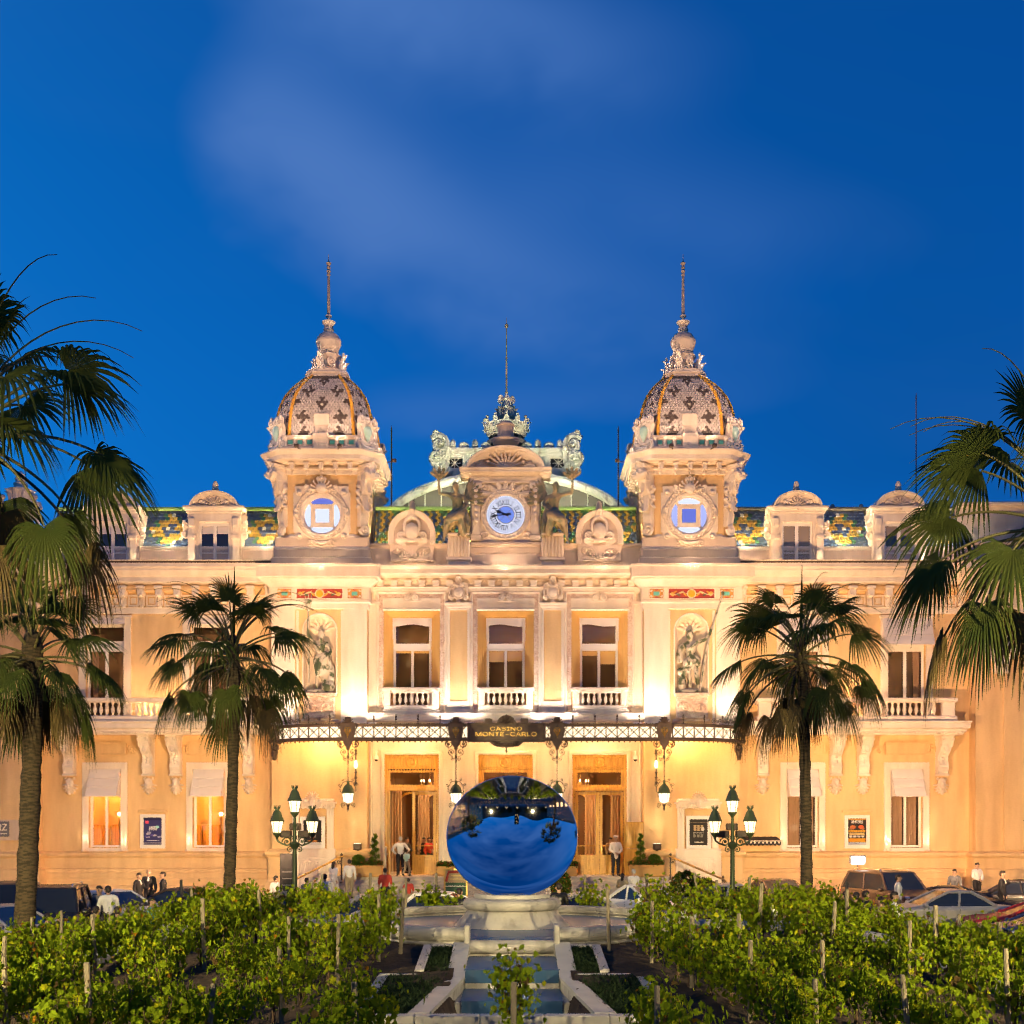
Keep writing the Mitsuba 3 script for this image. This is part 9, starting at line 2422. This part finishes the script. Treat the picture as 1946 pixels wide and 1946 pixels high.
mat('m_terra', (.60, .33, .10), .6)
planter(WX(697, -1.9), -1.7, LAND, 1.38, .55, .52, 'orange box planter left of the left door with a spiral topiary', .34, -.40, 3)
planter(WX(1229, -1.9), -1.7, LAND, 1.55, .55, .54, 'orange box planter right of the right door with a spiral topiary', -.26, .38, 4)
planter(WX(848, -1.5), -1.0, LAND, .85, .42, .46, 'small orange box planter with red flowers between the left and middle doors', None, None, 5)
planter(WX(1080, -1.5), -1.0, LAND, .85, .42, .46, 'small orange box planter with red flowers between the middle and right doors', None, None, 6)
for i, (px, d, hh, lab) in enumerate(((1066, 50.5, 1.75, 'round bush with red and yellow flowers right of the mirror bowl'), (1303, 46.5, 1.85, 'large rounded bush with reddish flowers right of the old white car'), (1338, 47.0, 1.55, 'smaller rounded bush with reddish flowers beside the right handrail foot'))):
 rng = np.random.default_rng(60 + i)
 b = thing('flowering_bush', lab, 'bush')
 x, y = (px - 973) / FPX * d, d - 58
 m, c = tufts(rng, ballpts(rng, 1500, (x, y, hh * .62), (.62 if i else .42, .5, hh * .38)), .09, (.085, .135, .018), .5)
 add(b + '__foliage', m, 'm_leaf', smooth=False, color=c, kind='stuff')
 m, c = tufts(rng, ballpts(rng, 300, (x, y, hh * .65), (.64 if i else .44, .52, hh * .38)), .06, (.50, .16, .05), .5)
 add(b + '__flowers', m, 'm_leaf', smooth=False, color=c, kind='stuff')
 add(b + '__stem', tube([(x, y, 0), (x + .05, y, hh * .6)], .04, 6), 'm_vinewood')
# ------------------------------------------------------------------ what stands behind the viewer, seen only in the mirror bowl
add('viewing_terrace', cat(bx(-40, 40, -64, -56.4, -.3, 1.80), cbx(-40, 40, -56.6, -56.3, 1.80, 1.95, .02)), 'm_paving', smooth=False, label='paved terrace on which the viewer stands', kind='structure')
add('hill', trimesh.Trimesh(*(lambda g: (g.vertices, g.faces))(grid(lambda u, v: np.stack([-420 + 840 * u, -210 - 260 * v, -2 + (88 + 22 * np.sin(u * 9) + 10 * np.sin(u * 23 + 1)) * np.sin(np.minimum(v * 1.6, 1) * math.pi / 2) - 2]), 48, 10)), process=False), 'm_hill', smooth=True, label='dark wooded hill behind the viewer', kind='structure')
mat('m_hill', (.02, .028, .02), .9)
mat('m_farwall', plaster((.62, .48, .34), (.50, .38, .26)), .8)
rng = np.random.default_rng(9)
rnd = random.Random(9)
HT = thing('hotel', 'long floodlit cream hotel with arched windows, right of the viewer, outside the picture', 'building')
add(HT + '__wall', bx(34, 52, -78, -22, 0, 19), 'm_farwall')
add(HT + '__roof', cat(bx(35, 51, -77, -23, 19, 22), cbx(33.4, 52.5, -78.5, -21.5, 18.6, 19.2, .1)), 'm_lead')
for k in range(12):
 for f in range(4):
  y = -25 - 4.4 * k
  w = num(HT + '__window')
  ap = arch_poly(y, .9, 1.2 + 4.4 * f, 3.4 + 4.4 * f)
  m = ext(ap, 0, .1)
  v = m.vertices
  add(w + '__pane', trimesh.Trimesh(np.stack([33.95 + v[:, 1], v[:, 0], v[:, 2]], 1), m.faces), 'm_roomwarm' if (k * 7 + f * 3) % 5 else 'm_dark', **({'emitter': {**glow(1.6, 1.0, .45), 'sampling_weight': .02}} if (k * 7 + f * 3) % 3 == 0 else {}))
  add(w + '__balcony', cbx(33.1, 34.0, y - 1.2, y + 1.2, .9 + 4.4 * f, 1.15 + 4.4 * f, .05), 'm_trim')
for y in (-30, -46, -62):
 spot('hotel_spot', (29, y, 1.0), (34, y, 12), 90, 70, 40, (1, .66, .34), 1.2)
CF = thing('cafe', 'low pale cafe building with lit doors, left of the viewer, outside the picture', 'building')
add(CF + '__wall', bx(-52, -36, -70, -24, 0, 13), 'm_farwall')
add(CF + '__roof', cbx(-52.5, -35.5, -70.5, -23.5, 13, 13.6, .1), 'm_lead')
for k in range(9):
 add(CF + '__door', bx(-36, -35.9, -66 + 4.8 * k, -63.6 + 4.8 * k, .1, 3.4), 'm_roomwarm', emitter={**glow(1.8, 1.1, .5), 'sampling_weight': .02})
# floodlights on both roofs across the square pick out the tower domes
for s in (-1, 1):
 b = (HT if s > 0 else CF)
 x, z = s * 36, (22.4 if s > 0 else 14.0)
 for q in (-1, 1):
  add(b + '__roof_flood', cbx(x - .3, x + .3, -27.6 + q, -27.0 + q, z - .3, z + .3, .05), 'm_iron')
  cxx = XB + q * TU
  dd = math.hypot(x - cxx, -27 - TY)
  spot('dome_spot', (x, -26.8 + q, z), (cxx, TY - 1, 24.0), .62 * (dd * dd + 40), 5.4, 2.6, (1, .68, .46), 2.5)
TB = thing('tower_block', 'dark slab of flats with few lit windows, far behind the viewer', 'building')
add(TB + '__wall', bx(-22, -8, -190, -180, 0, 58), 'm_hill')
for k in range(16):
 add(TB + '__window', bx(-21 + 12 * rnd.random(), -19.5 + 11 * rnd.random() * 0 + 0, -179.9, -179.8, 0, 0.01), 'm_dark') if False else None
 x, z = -21 + 11.5 * rnd.random(), 22 + 34 * rnd.random()
 add(TB + '__window', bx(x, x + .9, -180.0, -179.9, z, z + 1.2), 'm_roomwarm', emitter={**glow(2.2, 1.3, .5), 'sampling_weight': .005})
FT = [(-52, -70, 9), (-44, -84, 12), (-34, -76, 9), (-26, -90, 12), (-17, -82, 10), (-9, -96, 11), (3, -88, 10), (12, -98, 12), (20, -82, 9), (29, -92, 12), (-62, -50, 10), (-58, -30, 11)]
for i, (x, y, h) in enumerate(FT):
 t = thing('dark_tree', 'dark round-headed tree behind the viewer, %s from the left' % ORD[i], 'tree', 'dark trees behind the viewer')
 add(t + '__trunk', tube([(x, y, 0), (x + .2, y, h * .35), (x, y, h * .6)], [.3, .25, .15], 7), 'm_bark')
 pts = np.concatenate([ballpts(rng, 130, (x + rng.normal(0, h * .16), y + rng.normal(0, h * .16), h * (.5 + .35 * rng.random())), (h * .22, h * .22, h * .18)) for _ in range(7)])
 m, c = tufts(rng, pts, .55, (.03, .05, .015), .5)
 add(t + '__crown', m, 'm_leaf', smooth=False, color=c, kind='stuff')
for i, x in enumerate((-30, -21, -12, -4, 4, 12, 21, 30)):
 street_lamp(x, -66 - 3 * (i % 2), 0, 'triple street lamp behind the viewer, %s from the left' % ORD[i], group='street lamps behind the viewer')
for k, (x, y) in enumerate(((-30, -78), (14, -84))):
 palm('fan palm behind the viewer, %s of two, outside the picture' % ('left one', 'right one')[k], (x, y, 0), (x + .2, y, 9.5 + k), .25, .2, None, 90 + k, 22, 1.4, 1.3, 0)
# garden floodlights on masts either side of the viewer light the vines
for s in (-1, 1):
 gm_ = thing('garden_floodlight_mast', 'floodlight mast %s of the viewer, outside the picture' % ('left' if s < 0 else 'right'), 'floodlight')
 x, y = s * 12.5, -58.5
 add(gm_ + '__mast', tube([(x, y, 0), (x, y, 6.3)], .07, 8), 'm_lampgreen')
 again(gm_ + '__flood_box', FBOX, T().translate([x, y + .1, 6.3]))
 again(gm_ + '__flood_box', FBOX, T().translate([x, y + .1, 5.9]))
 spot('garden_spot', (x, y + .3, 6.35), (s * 7.2, -37.0, 1.0), 880, 30, 8, (1, .80, .40), 7.0)
 spot('garden_spot', (x, y + .3, 5.95), (s * 9.5, -30, 1.5), 420, 24, 12, (1, .80, .40), 3.0)
